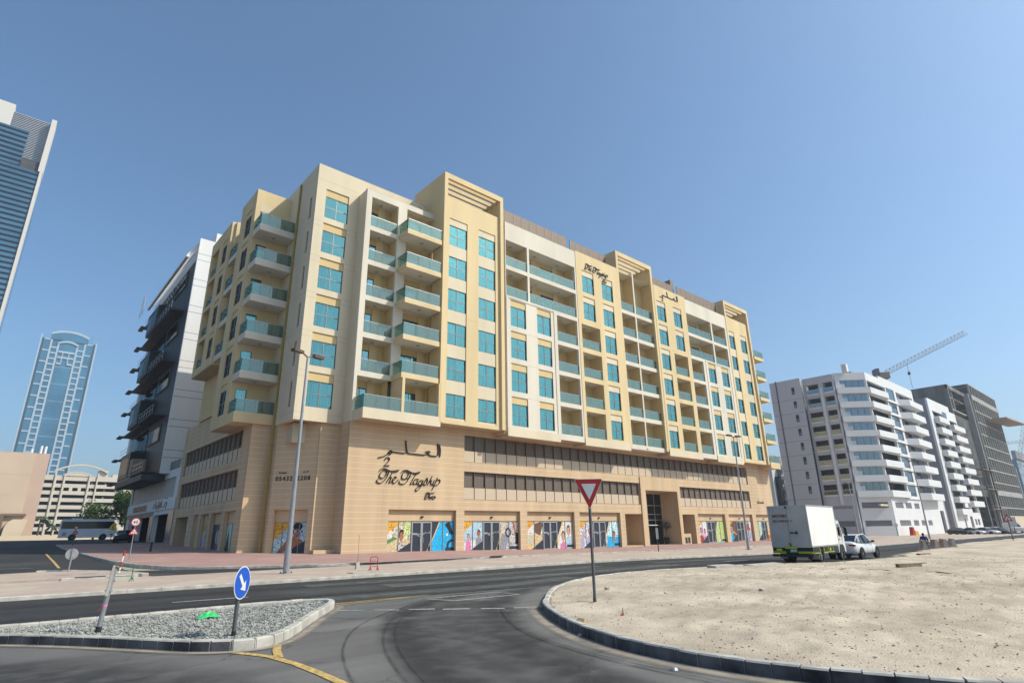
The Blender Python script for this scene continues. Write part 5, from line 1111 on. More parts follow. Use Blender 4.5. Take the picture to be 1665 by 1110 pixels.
# ---- grey apartment building right ----------------------------------------
mat('gb_grey',(.30,.30,.32),.8,.05,.25,streak=True); mat('gb_white',(.80,.80,.79),.75,.04,.3)
gb=thing('apartment_building','grey and white apartment building with a chamfered corner of ribbon balconies','building',(150,48,-.2))
FGX=T(131,51.1)@RZ(-90)
def gy(Y): return 51.1-Y
P=3.08
b=MB(); holes=[(gy(53.25),gy(52.55),30.0-P*k,31.6-P*k) for k in range(8)]
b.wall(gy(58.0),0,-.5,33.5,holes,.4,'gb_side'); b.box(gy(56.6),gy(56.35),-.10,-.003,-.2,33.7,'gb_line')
for k in range(9): b.box(gy(58),0,-.004,-.001,28.9-P*k,28.96-P*k,'gb_line')
b.box(gy(58),-.5,.41,38,-.5,33.2,'gb_grey'); put('wall',b,gb,FGX)
for k in range(8):
    f=put('window',MB().box(gy(53.25),gy(52.55),.15,.2,30.0-P*k,31.6-P*k,'frame_dark'),gb,FGX); put('pane',MB().box(gy(53.15),gy(52.65),.12,.145,30.1-P*k,30.7-P*k,'blind'),f,FGX)
# recess with two stacks of balconies on the side
FGR=T(132.2,44.6)@RZ(-90)
def ry(Y): return 44.6-Y
b=MB(); holes=[(ry(50.6),ry(47.9),29.6-P*k,31.7-P*k) for k in range(8)]+[(ry(46.9),ry(45.0),29.6-P*k,31.7-P*k) for k in range(8)]
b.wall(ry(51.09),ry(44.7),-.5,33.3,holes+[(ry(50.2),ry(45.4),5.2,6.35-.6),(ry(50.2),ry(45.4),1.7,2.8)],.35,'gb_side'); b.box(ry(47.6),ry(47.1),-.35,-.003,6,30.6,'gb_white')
put('wall',b,gb,FGR)
for k in range(8):
    for (Ya,Yb) in ((50.6,47.9),(46.9,45.0)):
        a,c=ry(Ya),ry(Yb); z=29.6-P*k
        q=MB(); q.box(a,c,1.6,1.7,z,z+2.1,'wb_dark').box(a,c,.35,1.6,z-.15,z,'gb_grey').box(a,c,.35,1.6,z+2.1,z+2.2,'gb_grey').box(a,c,-.12,.1,z-.3,z-.02,'gb_white')
        r=put('balcony',q,gb,FGR); put('glass_panel',MB().box(a,c,.0,.02,z,z+.85,'grey_glass'),r,FGR); put('handrail',MB().box(a,c,-.03,.03,z+.86,z+.93,'gb_white'),r,FGR)
        d=MB(); m_=(a+c)/2; d.box(m_-.9,m_+.6,1.5,1.58,z+.9,z+1.0,'gb_white').box(m_-.9,m_-.8,1.5,1.58,z,z+.9,'gb_white').box(m_+.5,m_+.6,1.5,1.58,z,z+.9,'gb_white').box(m_-.15,m_-.07,1.5,1.58,z,z+.9,'gb_white'); put('balcony_door',d,r,FGR)
# chamfer
ca=math.degrees(math.atan2(40.0-44.55,137.6-132.9)); CL=math.hypot(4.7,4.55); FC=T(132.9,44.55)@RZ(ca)
b=MB(); b.wall(0,CL,-.5,33.5,[(.9,CL-.02,30.2-P*k,31.9-P*k) for k in range(8)]+[(.5,CL-.8,5.2,6.35),(.5,CL-.8,1.7,2.8)],.5,'gb_white'); put('wall',b,gb,FC)
for k in range(8):
    r=put('ribbon_window',MB().box(.9,CL,.42,.5,30.2-P*k,31.9-P*k,'wb_dark'),gb,FC)
    for i in range(4): put('pane',cached('rbp',lambda:MB().box(.02,1.35,.3,.33,.02,1.66,'grey_glass').mesh('pane')),r,FC@T(.9+i*1.4,0,30.2-P*k))
    put('parapet',cached('rpp',lambda:MB().box(-.1,CL+.1,-.55,-.003,0,1.25,'gb_white').mesh('parapet')),gb,FC@T(0,0,28.9-P*k))
    put('balcony_door',cached('bdd',lambda:MB().box(1.0,1.5,.2,.25,0,.9,'gb_white').box(1.55,1.95,.2,.25,0,.9,'gb_white').mesh('balcony_door')),gb,FC@T(0,0,30.2-P*k))
def louvres(Fm,x0,x1,z0,z1,par,y=.1):
    r=put('louvre_window',MB().box(x0,x1,y+.2,y+.25,z0,z1,'wb_dark'),par,Fm)
    n=5; h=(z1-z0)/n
    for i in range(n): put('louvre',cached(('lo',round(x1-x0,2)),lambda:MB().bar((0,0,0),(x1-x0,0,0),.04,.14,'gb_grey').mesh('louvre')),r,Fm@T(x0,y,z0+h*(i+.5)))
louvres(FC,.5,CL-.8,5.2,6.35,gb); louvres(FC,.5,CL-.8,1.7,2.8,gb)
louvres(FGR,ry(50.2),ry(45.4),5.2,5.75,gb); louvres(FGR,ry(50.2),ry(45.4),1.7,2.8,gb)
# street front
FY=T(0,40.0)
lv=[(139.5,144.5),(146,150),(152,155.5),(160,168)]
b=MB(); holes=[(138.0,149.6,30.2-P*k,31.9-P*k) for k in range(8)]+[(150.2,155.6,29.4-P*k,32.1-P*k) for k in range(8)]+[(157.0,169.6,30.0-P*k,32.0-P*k) for k in range(8)]+[(a,c,5.2,6.35) for a,c in lv[:3]]+[(a,c,1.7,2.8) for a,c in ((140,147),(149,152.5),(154.5,157),(159.5,162.5))]
b.wall(137.61,170.8,-.5,33.6,holes,.5,'gb_white'); b.wall(146.4,170.8,33.6,34.2,[],.5,'gb_white'); b.box(137.7,170.7,1.9,2.0,6,33.4,'wb_dark').box(137.7,170.6,2.1,18,6,33.3,'gb_grey')
put('wall',b,gb,FY)
for k in range(8):
    z=28.9-P*k
    put('parapet',cached('yp1',lambda:MB().prism([(137.61,0),(137.61,-.55),(147.6,-1.0),(149.4,-.003)],0,1.3,'gb_white').mesh('parapet')),gb,FY@T(0,0,z))
    put('glass_strip',cached('yg',lambda:MB().box(150.25,155.55,.1,.15,.02,2.66,'grey_glass').box(150.25,155.55,.6,.65,.02,2.66,'blind').mesh('glass_strip')),gb,FY@T(0,0,29.4-P*k))
    put('slab_edge',cached('ys',lambda:MB().box(137.7,157.0,-.25,-.003,-.2,-.02,'gb_white').mesh('slab_edge')),gb,FY@T(0,0,z))
    put('balcony_parapet',cached('yb',lambda:MB().prism([(157.4,-.003),(159.8,-1.8),(171.2,-1.5),(171.2,-.003)],0,1.45,'gb_white').mesh('balcony_parapet')),gb,FY@T(0,0,z-.15))
    put('balcony_window',cached('yw',lambda:MB().box(162,166.5,1.0,1.05,0,1.95,'black_glass').box(158.0,162,.7,1.0,0,1.95,'gb_grey').mesh('balcony_window')),gb,FY@T(0,0,30.0-P*k))
for a,c in lv[:3]: louvres(FY,a,c,5.2,6.35,gb)
for a,c in ((140,147),(149,152.5),(154.5,157),(159.5,162.5)): louvres(FY,a,c,1.7,2.8,gb)
b=MB(); b.box(133.5,134.6,2,3,33.5,35.2,'gb_white').box(139,143,3,6,33.6,34.6,'gb_grey').box(132.6,137,.6,1.0,5.5,5.9,'soffit'); put('roof_hut',b,gb,FY)
b=MB(); b.wall(170.8,190,-.5,8.2,[(178.5,187,-.5,5.2)],.5,'gb_white',y=3); b.box(178,188,6,6.2,-1,6,'wb_dark'); put('link_wall',b,gb,FY)
# ---- second white building -------------------------------------------------
b2=thing('apartment_building','narrower white apartment building with two staggered balcony columns','building',(203,50,-.2)); F2Y=T(0,41.4)
b=MB(); holes=[(192.6,203,29.9-P*k,32.2-P*k) for k in range(9)]+[(207.3,217.5,28.9-P*k,31.2-P*k) for k in range(8)]+[(203.2,207.0,28.3-P*k,33.1-P*k-.3) for k in range(0)]+[(195,199,5,6.2),(202,208,4.8,6.2),(210,215,5,6.4),(198.5,200,1,3.4),(205,208,.0,3.9),(210,212,1.6,3.2),(213,215.5,1.6,3.2)]
b.wall(190,218.3,-.5,34.0,holes,.5,'gb_white'); b.wall(190,212,34.0,35.4,[],.5,'gb_white'); b.box(191,218,1.8,22,-.5,33.7,'wb_grey'); b.box(190,190.6,.51,22,-.5,35.3,'gb_grey'); put('wall',b,b2,F2Y)
for k in range(9):
    z=28.7-P*k
    put('balcony_parapet',cached('c1',lambda:MB().box(192.8,203.0,-1.3,-.003,0,1.5,'gb_white').mesh('balcony_parapet')),b2,F2Y@T(0,0,z+.2))
    if k<8:
        put('balcony_parapet',cached('c2',lambda:MB().box(207.3,220.0,-1.3,-.003,0,1.5,'gb_white').mesh('balcony_parapet')),b2,F2Y@T(0,0,z-.6))
        put('glass_strip',cached('c3',lambda:MB().box(203.3,207.0,-.12,-.003,0,2.7,'grey_glass').mesh('glass_strip')),b2,F2Y@T(0,0,z+1.6))
        put('balcony_window',cached('c4',lambda:MB().box(196,200.5,.9,1.0,0,2.2,'black_glass').box(192.8,195.5,.5,.9,0,2.2,'gb_white').mesh('balcony_window')),b2,F2Y@T(0,0,29.9-P*k))
        put('balcony_window',cached('c5',lambda:MB().box(210,214.5,.9,1.0,0,2.2,'black_glass').mesh('balcony_window')),b2,F2Y@T(0,0,28.9-P*k))
# ---- unfinished concrete building ------------------------------------------
mat('conc',(.13,.127,.12),.9,.35,.5,(.21,.205,.19),streak=True); mat('conc_dark',(.055,.055,.055),.9,.4,.4,(.10,.10,.095)); mat('conc_pale',(.40,.39,.36),.85,.1,.5)
cb=thing('construction_building','unfinished dark concrete building wrapped in netting and scaffolding','building',(266,50,-.2)); FCB=T(0,41.2)
b=MB(); b.box(248.2,248.8,.6,6.2,-.5,48.3,'conc_dark').box(248.8,290,6.2,30,-.5,47,'conc_dark').box(255,290,2.5,2.6,-.5,47,'dark_room')
for i in range(12): b.box(247.9,248.19,.6,6.2,3+4*i,3.7+4*i,'conc')
put('netted_wall',b,cb,FCB)
for i in range(12):
    put('floor_slab',cached('cbf',lambda:MB().box(248.2,290.5,-.05,6,0,.35,'conc_pale').mesh('floor_slab')),cb,FCB@T(0,0,2.7+4*i if i<11 else 47.9))
for i in range(12): put('column',cached('cbc',lambda:MB().box(-.22,.22,0,.5,-.5,48,'conc_pale').mesh('column')),cb,FCB@T(248.5+i*3.75,0,0))
put('fascia',MB().box(248.2,290.5,-.12,-.051,42.8,44.5,'conc_pale').box(248.2,290.5,-.14,-.06,10.7,12.4,'conc_pale').box(250,300,-1.5,-1.2,-.5,4.2,'bb3'),cb,FCB)
put('platform',MB().prism([(262,36.8),(301,38.6),(301,38.9),(262,37.3)],-6,-.2,'teak',axis='y'),cb,FCB)
for k in range(3):
    put('scaffold_lift',MB().box(230,248,-1.2,.5,6+6*k,6.25+6*k,'bronze').box(230,248,-1.2,-1.1,7.1+6*k,7.2+6*k,'bronze').box(240,240.2,-1.2,-1.0,0,20,'bronze').box(233,233.2,-1.2,-1.0,0,20,'bronze'),cb,FCB)
b=MB(); b.box(224.3,225,1.5,11.5,33,44.8,'conc').box(224.3,248,1.5,2.1,43.6,44.8,'conc').box(247,248.1,.5,2.1,-.5,44.8,'conc_pale').box(225,248,8,9,20,43,'conc_dark').box(226,247,2.2,8,41,41.4,'conc').box(226,247,2.2,8,37,37.4,'conc_pale').box(232,232.5,2.2,3,37,44,'conc_pale').box(225,247,2.1,9,10,35.5,'conc_dark'); put('concrete_frame',b,cb,FCB)
# ---- blurred buildings farther away ----------------------------------------
fb=thing('glass_building','blue glass office building with a pale cornice, cut by the right photo edge','building',(470,75,-.2)); b=MB(); b.box(437,520,-15,20,-1,37,'gt_glass').box(434,520,-16,-14,37.01,41.5,'gb_grey').box(434.5,436.9,-14,2,-1,32,'gb_grey')
put('wall',b,fb,T(0,75)); 
for i in range(6): put('floor_band',MB().box(437,520,-15.2,-15.003,4+6*i,4.8+6*i,'gb_grey'),fb,T(0,75))
mb=thing('apartment_building','pale distant block seen in the gap right of the cream building','building',(176,84,-.2)); b=MB(); b.box(171,200,0,20,-1,22,'gb_white').box(172.3,173.6,-1.2,-.003,0,16,'wb_dark').box(174.6,176,-1.0,-.003,3,22,'gb_grey'); put('wall',b,mb,T(0,79))
for i in range(6): put('balcony_slab',MB().box(174.2,178,-2,-1.01,3+3*i,4.1+3*i,'gb_white'),mb,T(0,79))
# ---- cranes -----------------------------------------------------------------
mat('crane_steel',(.55,.48,.45),.6,.1,.5); mat('crane_red',(.40,.12,.08),.6,.1,1)
def lattice(A,B,w,h,n,m='crane_steel',t=.085):
    A=Vector(A);B=Vector(B); d=(B-A).normalized(); side=d.cross(Vector((0,0,1))).normalized()*w/2; up=side.cross(d).normalized()*h
    b=MB()
    for o_ in (side,-side,up): b.bar(A+o_,B+o_,t*1.5,t*1.5,m)
    for i in range(n):
        p=A+(B-A)*(i/n); q=A+(B-A)*((i+1)/n); md=(p+q)/2
        for sgn in (side,-side): b.bar(p+sgn,md+up,t,t,m); b.bar(md+up,q+sgn,t,t,m)
        b.bar(p+side,p-side,t,t,m)
    return b
cr=thing('tower_crane','tower crane with a raised lattice jib above the grey apartment roof','crane',(236.9,62.2,-.2))
put('jib',lattice((237.4,61.9,54.0),(256.5,39,67.6),1.6,1.7,22),cr,Matrix.Identity(4)); put('mast',lattice((236.9,62.2,0),(236.9,62.2,53),1.8,1.6,24),cr,Matrix.Identity(4))
put('cab',MB().box(-2.2,1.2,-1.2,1.2,-1.6,.6,'teak').box(-3.4,-2.21,-1.6,1.6,-.6,2.0,'gb_line'),cr,T(236.6,62.3,54.2)@RZ(-50)); put('hook',MB().cyl((243.6,56.4,49),(243.6,56.4,58.4),.06,'frame_dark',n=5).cyl((243.6,56.4,54),(243.6,56.4,55),.45,'frame_dark',n=8),cr,Matrix.Identity(4))
c2=thing('tower_crane','pale tower crane with a level jib at the far right edge','crane',(441.3,66,-.2))
put('jib',lattice((433,61.9,45.2),(470,40,49),1.6,1.4,14),c2,Matrix.Identity(4)); put('mast',lattice((441.3,66.1,14),(439.3,51.7,56),1.8,1.6,16),c2,Matrix.Identity(4))
# ================================================================ STREET OBJECTS
mat('galv',(.40,.40,.40),.45,.15,4,metal=.5); mat('galv_light',(.38,.385,.40),.4,.1,3,metal=.4); mat('galv_dark',(.13,.13,.135),.5,.2,3); mat('car_white',(.72,.73,.72),.22,.03,2,spec=.6); mat('box_white',(.86,.84,.78),.5,.06,1.2,(.92,.90,.84)); mat('box_grey',(.46,.455,.44),.6,.1,1.5); mat('tyre',(.02,.02,.02),.85,.2,20); mat('rim',(.45,.45,.46),.35,0,metal=.7); mat('plastic_black',(.02,.02,.021),.5,0); mat('hi_vis',(.55,.62,.02),.5,.05,5); mat('lamp_red',(.32,.01,.015),.25,0); mat('bus_window',(.012,.014,.018),.08,0,spec=.6); mat('bus_body',(.80,.84,.88),.3,.04,1,spec=.5); mat('leaf_dark',(.035,.065,.018),.8,.5,1.5,(.07,.12,.03)); mat('leaf_olive',(.06,.09,.04),.8,.4,3); mat('bark',(.14,.10,.07),.9,.3,6); mat('skin',(.25,.14,.09),.6,.1,5); mat('shirt_blue',(.015,.05,.22),.85,.2,6); mat('trousers',(.04,.045,.06),.9,.2,6); mat('hair',(.015,.012,.01),.8,0); mat('concrete',(.50,.47,.41),.9,.15,3,bump=.3,bscale=20); mat('barrier_red',(.55,.20,.15),.8,.25,4,(.60,.30,.23)); mat('bag_green',(.05,.55,.16),.4,.1,6); mat('cardboard',(.50,.36,.20),.9,.15,8); mat('wood_old',(.26,.20,.14),.9,.3,6); mat('chair_red',(.45,.03,.02),.4,.05,3)
def seat(x,y,off=0): return (x,y,gz(x,y)+off)
# ---- street lamps
def lamp(loc,h,yawd,label,r0=.11,col_='galv_light',scale=1.):
    t=thing('street_lamp',label,'street lamp',loc,R(yawd),'street lamps with twin flat heads')
    b=MB(); b.box(-.22,.22,-.22,.22,-.02,.03,'galv').cyl((0,0,.03),(0,0,h*.97),r0,col_,.045,n=14).cyl((0,0,.03),(0,0,1.0),r0*1.12,col_,r0*1.08,n=14); put('pole',b,t)
    b=MB()
    for i in range(4): b.cyl((.16*(1 if i&1 else -1),.16*(1 if i&2 else -1),.03),(.16*(1 if i&1 else -1),.16*(1 if i&2 else -1),.09),.025,'frame_dark',n=6)
    put('base_bolts',b,t)
    for sgn in (-1,1):
        put('arm',MB().bar((0,0,h*.965),(sgn*.45,0,h*.985),.06,.06,'galv_dark'),t)
        b=MB(); k=b.mi('galv_dark'); b.prism([(sgn*.35,-.12),(sgn*.95,-.16),(sgn*.95,.16),(sgn*.35,.12)] if sgn>0 else [(sgn*.35,.12),(sgn*.95,.16),(sgn*.95,-.16),(sgn*.35,-.12)],h*.975,h*.988,'bark')
        hd=put('lamp_head',b,t); put('lens',MB().box(sgn*.5,sgn*.88,-.10,.10,h*.975-.012,h*.975-.002,'blind'),hd)
    return t
lamp(seat(10.62,27.6,.12),10.5,20,'tall twin headed street lamp on the median before the cream block corner',.13)
lamp(seat(52.6,27.5,.12),10.5,-8,'slender twin headed street lamp on the median before the right end of the cream block',.11,'galv')
for (x,y,h,l) in ((102.5,26,11.3,'street lamp in front of the grey apartment building, right of the truck'),(153,27.5,12,'most distant street lamp, in front of the second white building'),(90,31,7.9,'small lamp post rising behind the box truck')):
    lamp(seat(x,y),h,-10,l,.12,'galv')
lamp((440,60,-.24),40,20,'faint lamp mast beside the unfinished building',.3,'galv') if False else None
# ---- signs
def rpoly(pts,r,n=4):
    out=[];N_=len(pts)
    for i in range(N_):
        p=Vector(pts[i]);a=(Vector(pts[i-1])-p).normalized();c=(Vector(pts[(i+1)%N_])-p).normalized()
        s0=p+a*r*1.6; s1=p+c*r*1.6
        for j in range(n+1):
            t=j/n; out.append(tuple((1-t)**2*s0+2*t*(1-t)*p+t*t*s1))
    return out
def plate(name,par,poly,y,m,th=.004,back='galv'):
    b=MB(); N_=len(poly); P=list(poly)
    A=sum(P[i][0]*P[(i+1)%N_][1]-P[(i+1)%N_][0]*P[i][1] for i in range(N_)); P=P if A>0 else P[::-1]
    i0=len(b.v); k=b.mi(m); kb=b.mi(back)
    for yy in (y,y+th): b.v+=[(p[0],yy,p[1]) for p in P]
    b.f.append(tuple(range(i0,i0+N_))); b.m.append(k); b.f.append(tuple(i0+N_+j for j in reversed(range(N_)))); b.m.append(kb)
    for j in range(N_): j2=(j+1)%N_; b.f.append((i0+j2,i0+j,i0+N_+j,i0+N_+j2)); b.m.append(kb)
    return put(name,b,par)
def circ(cx,cz,r,n=40): return ell(cx,cz,r,r,n)
def facing(x,y,extra=0): return math.atan2(x,y)*-1+R(extra)      # local -y toward the camera side of the road
# yield sign
x,y=11.22,9.87; t=thing('yield_sign','red and white inverted triangle give way sign on a dark pole in the sandy lot','traffic sign',(x,y,.08),facing(x,y,3))
put('pole',MB().cyl((0,0,-.1),(0,0,2.5),.036,'galv_dark',n=16).cyl((0,0,-.02),(0,0,.16),.043,'bark',n=16).cyl((0,0,2.5),(0,0,2.52),.036,'frame_dark',n=16),t)
T0=[(-.36,2.90),(.36,2.90),(0,2.16)]
cx_,cz_=0,2.653
def scl(P,s): return [(cx_+(p[0]-cx_)*s,cz_+(p[1]-cz_)*s) for p in P]
plate('sign_plate',t,rpoly(T0,.03),-.045,'white_paint'); plate('red_border',t,rpoly(scl(T0,.965),.03),-.048,'red_paint',.002); plate('white_centre',t,rpoly(scl(T0,.52),.012),-.051,'white_paint',.002)
put('bracket',MB().box(-.05,.05,-.04,.04,2.35,2.39,'galv'),t)
# blue keep right sign
x,y=3.62,11.5; t=thing('keep_right_sign','round blue sign with a white arrow pointing down right on the gravel island','traffic sign',(x,y,.1),facing(x,y,62))
put('pole',MB().cyl((0,0,-.1),(0,0,1.02),.036,'galv_dark',n=14).cyl((0,0,-.02),(0,0,.09),.042,'frame_dark',n=14),t)
plate('sign_plate',t,circ(0,.865,.275),-.045,'white_paint'); plate('blue_face',t,circ(0,.865,.255),-.048,'blue_paint',.002)
ar=[(-.035,.17),(.035,.17),(.035,-.05),(.11,-.05),(0,-.19),(-.11,-.05),(-.035,-.05)]; an=R(40); plate('white_arrow',t,[(p[0]*math.cos(an)-p[1]*math.sin(an),.865+p[0]*math.sin(an)+p[1]*math.cos(an)) for p in ar],-.051,'white_paint',.002)
# bare leaning pole
x,y=1.96,13.9; t=thing('sign_pole','bare leaning grey post wrapped with red tape on the gravel island','post',(x,y,.1))
t.rotation_euler=(R(1),R(4.0),0); WORLD[t.name]=T(x,y,.1)
for ch,mb in (('post',MB().cyl((0,0,-.05),(0,0,1.1),.043,'galv',.043,n=14).cyl((0,0,-.02),(0,0,.1),.05,'frame_dark',n=14)),('red_tape',MB().cyl((0,0,.44),(0,0,.475),.047,'p_pink',n=12).bar((-.04,0,.44),(-.09,.01,.36),.02,.01,'p_red')),('sign_remains',MB().box(-.045,.0,-.056,-.046,.62,1.16,'concrete').box(-.06,.06,-.05,.05,.70,.72,'galv'),)):
    o=put(ch,mb,None); o.parent=t
# 40 sign + two way triangle
x,y=7.6,47.0; t=thing('speed_sign','white round 40 speed sign over a red two way warning triangle on a thin pole','traffic sign',seat(x,y,.12),facing(x,y,2))
put('pole',MB().cyl((0,0,-.1),(0,0,2.62),.03,'galv_light',n=10),t)
plate('round_plate',t,circ(0,2.38,.275),-.05,'red_paint'); plate('white_face',t,circ(0,2.38,.215),-.054,'white_paint',.003)
put('digits',text('40',.27,'black_paint',.002,'CENTER',.002,1.1),t,WORLD[t.name]@T(0,-.058,2.285))
TR=[(-.31,1.58),(.31,1.58),(0,2.06)]; cz_=1.74; plate('triangle_plate',t,rpoly(TR,.04),-.05,'red_paint'); plate('triangle_face',t,rpoly(scl(TR,.62),.02),-.054,'white_paint',.003)
b=MB()
for xx,sg in ((-.05,1),(.06,-1)):
    b.box(xx-.01,xx+.01,-.058,-.056,1.66,1.80,'black_paint'); e=1.83 if sg>0 else 1.63; q=1.78 if sg>0 else 1.68; b.face([(xx-.03,-.058,q),(xx+.03,-.058,q),(xx,-.058,e)][::(1 if sg>0 else -1)],'black_paint')
put('arrows',b,t)
# round sign seen from behind
x,y=3.75,39.3; t=thing('round_sign','grey back of a round sign on a short post at the far road corner','traffic sign',seat(x,y,.15),facing(x,y,185))
put('pole',MB().cyl((0,0,-.1),(0,0,1.08),.035,'galv_light',n=10),t); plate('sign_plate',t,circ(0,.80,.28),-.045,'blue_paint')
put('bracket',MB().box(-.08,.08,-.04,-.0,.93,.96,'galv').box(-.08,.08,-.04,0,.65,.68,'galv'),t)
# yellow crossing sign with plate
x,y=12.9,78.0; t=thing('crossing_sign','yellow triangular crossing sign above a white plate near the bus front','traffic sign',(10.3,76,gz(10.3,76)+.1),facing(10.3,76,0),None,.66)
put('pole',MB().cyl((0,0,-.1),(0,0,2.0),.06,'galv_dark',n=8),t); TR=[(-.68,2.35),(.68,2.35),(0,3.45)]; cz_=2.72
plate('sign_plate',t,rpoly(TR,.06),-.07,'red_paint'); plate('yellow_face',t,rpoly(scl(TR,.9),.04),-.08,'yellow_paint',.006)
b=MB(); b.face([(p[0],-.083,p[1]) for p in circ(.0,2.98,.07,10)],'black_paint'); b.face([(-.08,-.083,2.62),(.08,-.083,2.62),(.06,-.083,2.88),(-.06,-.083,2.88)],'black_paint').face([(-.16,-.083,2.45),(-.06,-.083,2.45),(.02,-.083,2.62),(-.06,-.083,2.62)],'black_paint').face([(.06,-.083,2.45),(.16,-.083,2.45),(.08,-.083,2.62),(.0,-.083,2.62)],'black_paint'); put('pictogram',b,t)
plate('text_plate',t,[(-.75,1.72),(.75,1.72),(.75,2.26),(-.75,2.26)],-.07,'white_paint'); put('lettering',MB().box(-.5,.5,-.076,-.071,1.95,2.03,'black_paint'),t)
# red signs in front of the bus
x,y=7.5,72; t=thing('no_entry_sign','pair of small red signs on a dark pole standing before the bus','traffic sign',(7.15,76.0,gz(7.15,76)),facing(x,y,0),None,.66)
put('pole',MB().cyl((0,0,-.1),(0,0,2.9),.05,'galv_dark',n=8),t); plate('triangle_plate',t,[(-.36,3.0),(.36,3.0),(0,2.35)],-.06,'red_paint'); plate('triangle_face',t,[(-.2,2.92),(.2,2.92),(0,2.56)],-.066,'white_paint',.003); plate('round_plate',t,circ(0,2.05,.33,20),-.06,'red_paint'); plate('white_bar',t,[(-.2,2.0),(.2,2.0),(.2,2.1),(-.2,2.1)],-.066,'white_paint',.003)
# warning triangle at the far right, white board beside it
x,y=91.6,14.9; t=thing('warning_sign','red bordered warning triangle on a dark pole near the right photo edge','traffic sign',seat(x,y),facing(x,y,0))
put('pole',MB().cyl((0,0,-.1),(0,0,3.1),.06,'galv_dark',n=8),t); TR=[(-.48,2.3),(.48,2.3),(0,3.1)]; cz_=2.57; plate('sign_plate',t,rpoly(TR,.05),-.07,'red_paint'); plate('white_face',t,rpoly(scl(TR,.6),.03),-.078,'white_paint',.004); plate('pictogram',t,[(-.05,2.42),(.05,2.42),(.04,2.68),(-.04,2.68)],-.084,'black_paint',.003)
x,y=164,26.0; t=thing('white_board','tall white board on a post beside the unfinished building','sign',seat(x,y),facing(x,y,0)); put('pole',MB().cyl((0,0,-.1),(0,0,2),.1,'galv_dark',n=8),t); plate('board',t,[(-.6,1.4),(.6,1.4),(.6,3.4),(-.6,3.4)],-.12,'white_paint')
x,y=45.6,32.3; t=thing('parking_meter','slim dark post with a narrow white board before the entrance','sign',seat(x,y,.12),facing(x,y,0)); put('pole',MB().cyl((0,0,-.1),(0,0,1.7),.04,'frame_dark',n=8),t); plate('board',t,[(-.11,1.0),(.11,1.0),(.11,1.95),(-.11,1.95)],-.05,'white_paint')
x,y=131.9,38.5; t=thing('street_sign','small white square sign in front of the grey apartment building','sign',seat(x,y),facing(x,y,0)); put('pole',MB().cyl((0,0,-.1),(0,0,2.0),.06,'galv_dark',n=8),t); plate('board',t,[(-.3,1.8),(.3,1.8),(.3,2.4),(-.3,2.4)],-.07,'white_paint')
# delineator, bollards, frames
x,y=5.4,35.4; t=thing('delineator_post','leaning red and white post behind the green frame','post',seat(x,y,.12)); 
for i,m_ in enumerate(('white_paint','red_paint','white_paint','red_paint')): put('band',MB().cyl((.02*i,0,.26*i),(.02*(i+1),0,.26*(i+1)),.045,m_,n=10),t)
x,y=10.8,58; t=thing('bollard','short dark bollard on the pink pavement','bollard',seat(x,y,.13)); put('post',MB().cyl((0,0,-.1),(0,0,.75),.09,'frame_dark',n=10),t)
def frame_barrier(x,y,m_,label,w=.42,h=.62,rz=0):
    t=thing('frame_barrier',label,'barrier',seat(x,y,.12),rz); b=MB(); r=.016
    P=[(-w/2,0),(-w/2,h-.06),(-w/2+.06,h),(w/2-.06,h),(w/2,h-.06),(w/2,0)]
    for a,c in zip(P,P[1:]): b.cyl((a[0],0,a[1]),(c[0],0,c[1]),r,m_,n=8)
    for z in (.2,.42): b.cyl((-w/2,0,z),(w/2,0,z),r*.8,m_,n=8)
    put('frame',b,t)
    for s_ in (-1,1): put('foot',MB().cyl((s_*w/2,0,.18),(s_*w/2-.08,-.14,0),r,m_,n=6).cyl((s_*w/2,0,.18),(s_*w/2+.08,.14,0),r,m_,n=6),t)
frame_barrier(13.96,25.7,'red_paint','small red tubular frame on the sandy median',.34,.62,facing(14,25.7))
frame_barrier(4.5,28.5,'green_paint','dark green tubular frame on the left end of the median',.62,.62,facing(4.5,28.5))
put('paving_slab',MB().box(-.9,.9,-.3,.3,0,.03,'concrete'),None,T(13.4,25.1,.125),label='pale concrete slab lying at the kerb below the red frame',cat='slab')
put('utility_box',MB().box(-.28,.28,-.12,.12,0,.3,'concrete').box(-.25,.25,-.14,-.121,.03,.26,'wb_grey'),None,T(10.95,26.0,.12)@RZ(-10),label='small concrete utility box on the median right of the tall lamp',cat='utility box') if False else None
put('concrete_bench',MB().box(-.9,.9,-.35,.35,0,.28,'clad'),None,T(20.3,45.7,gz(20.3,45.7)+.13),label='low tan block in the recess beside the chamfered shop',cat='block')
put('utility_marker',MB().box(-.09,.09,-.06,.06,0,.32,'concrete').cyl((0,0,.32),(0,0,1.6),.008,'frame_dark',n=5),None,T(14.25,27.9,.12),label='small grey marker block with a thin rod on the median, right of the lamp',cat='marker')
for x,y,l in ((3.9,32.3,'dark drain grate in the left island kerb'),(27.5,33.05,'dark drain slot in the pavement kerb below the shopfronts')):
    put('drain',MB().box(-.55,.55,-.12,.12,.0,.03,'frame_dark'),None,T(x,y,gz(x,y)+.15),label=l,cat='drain')
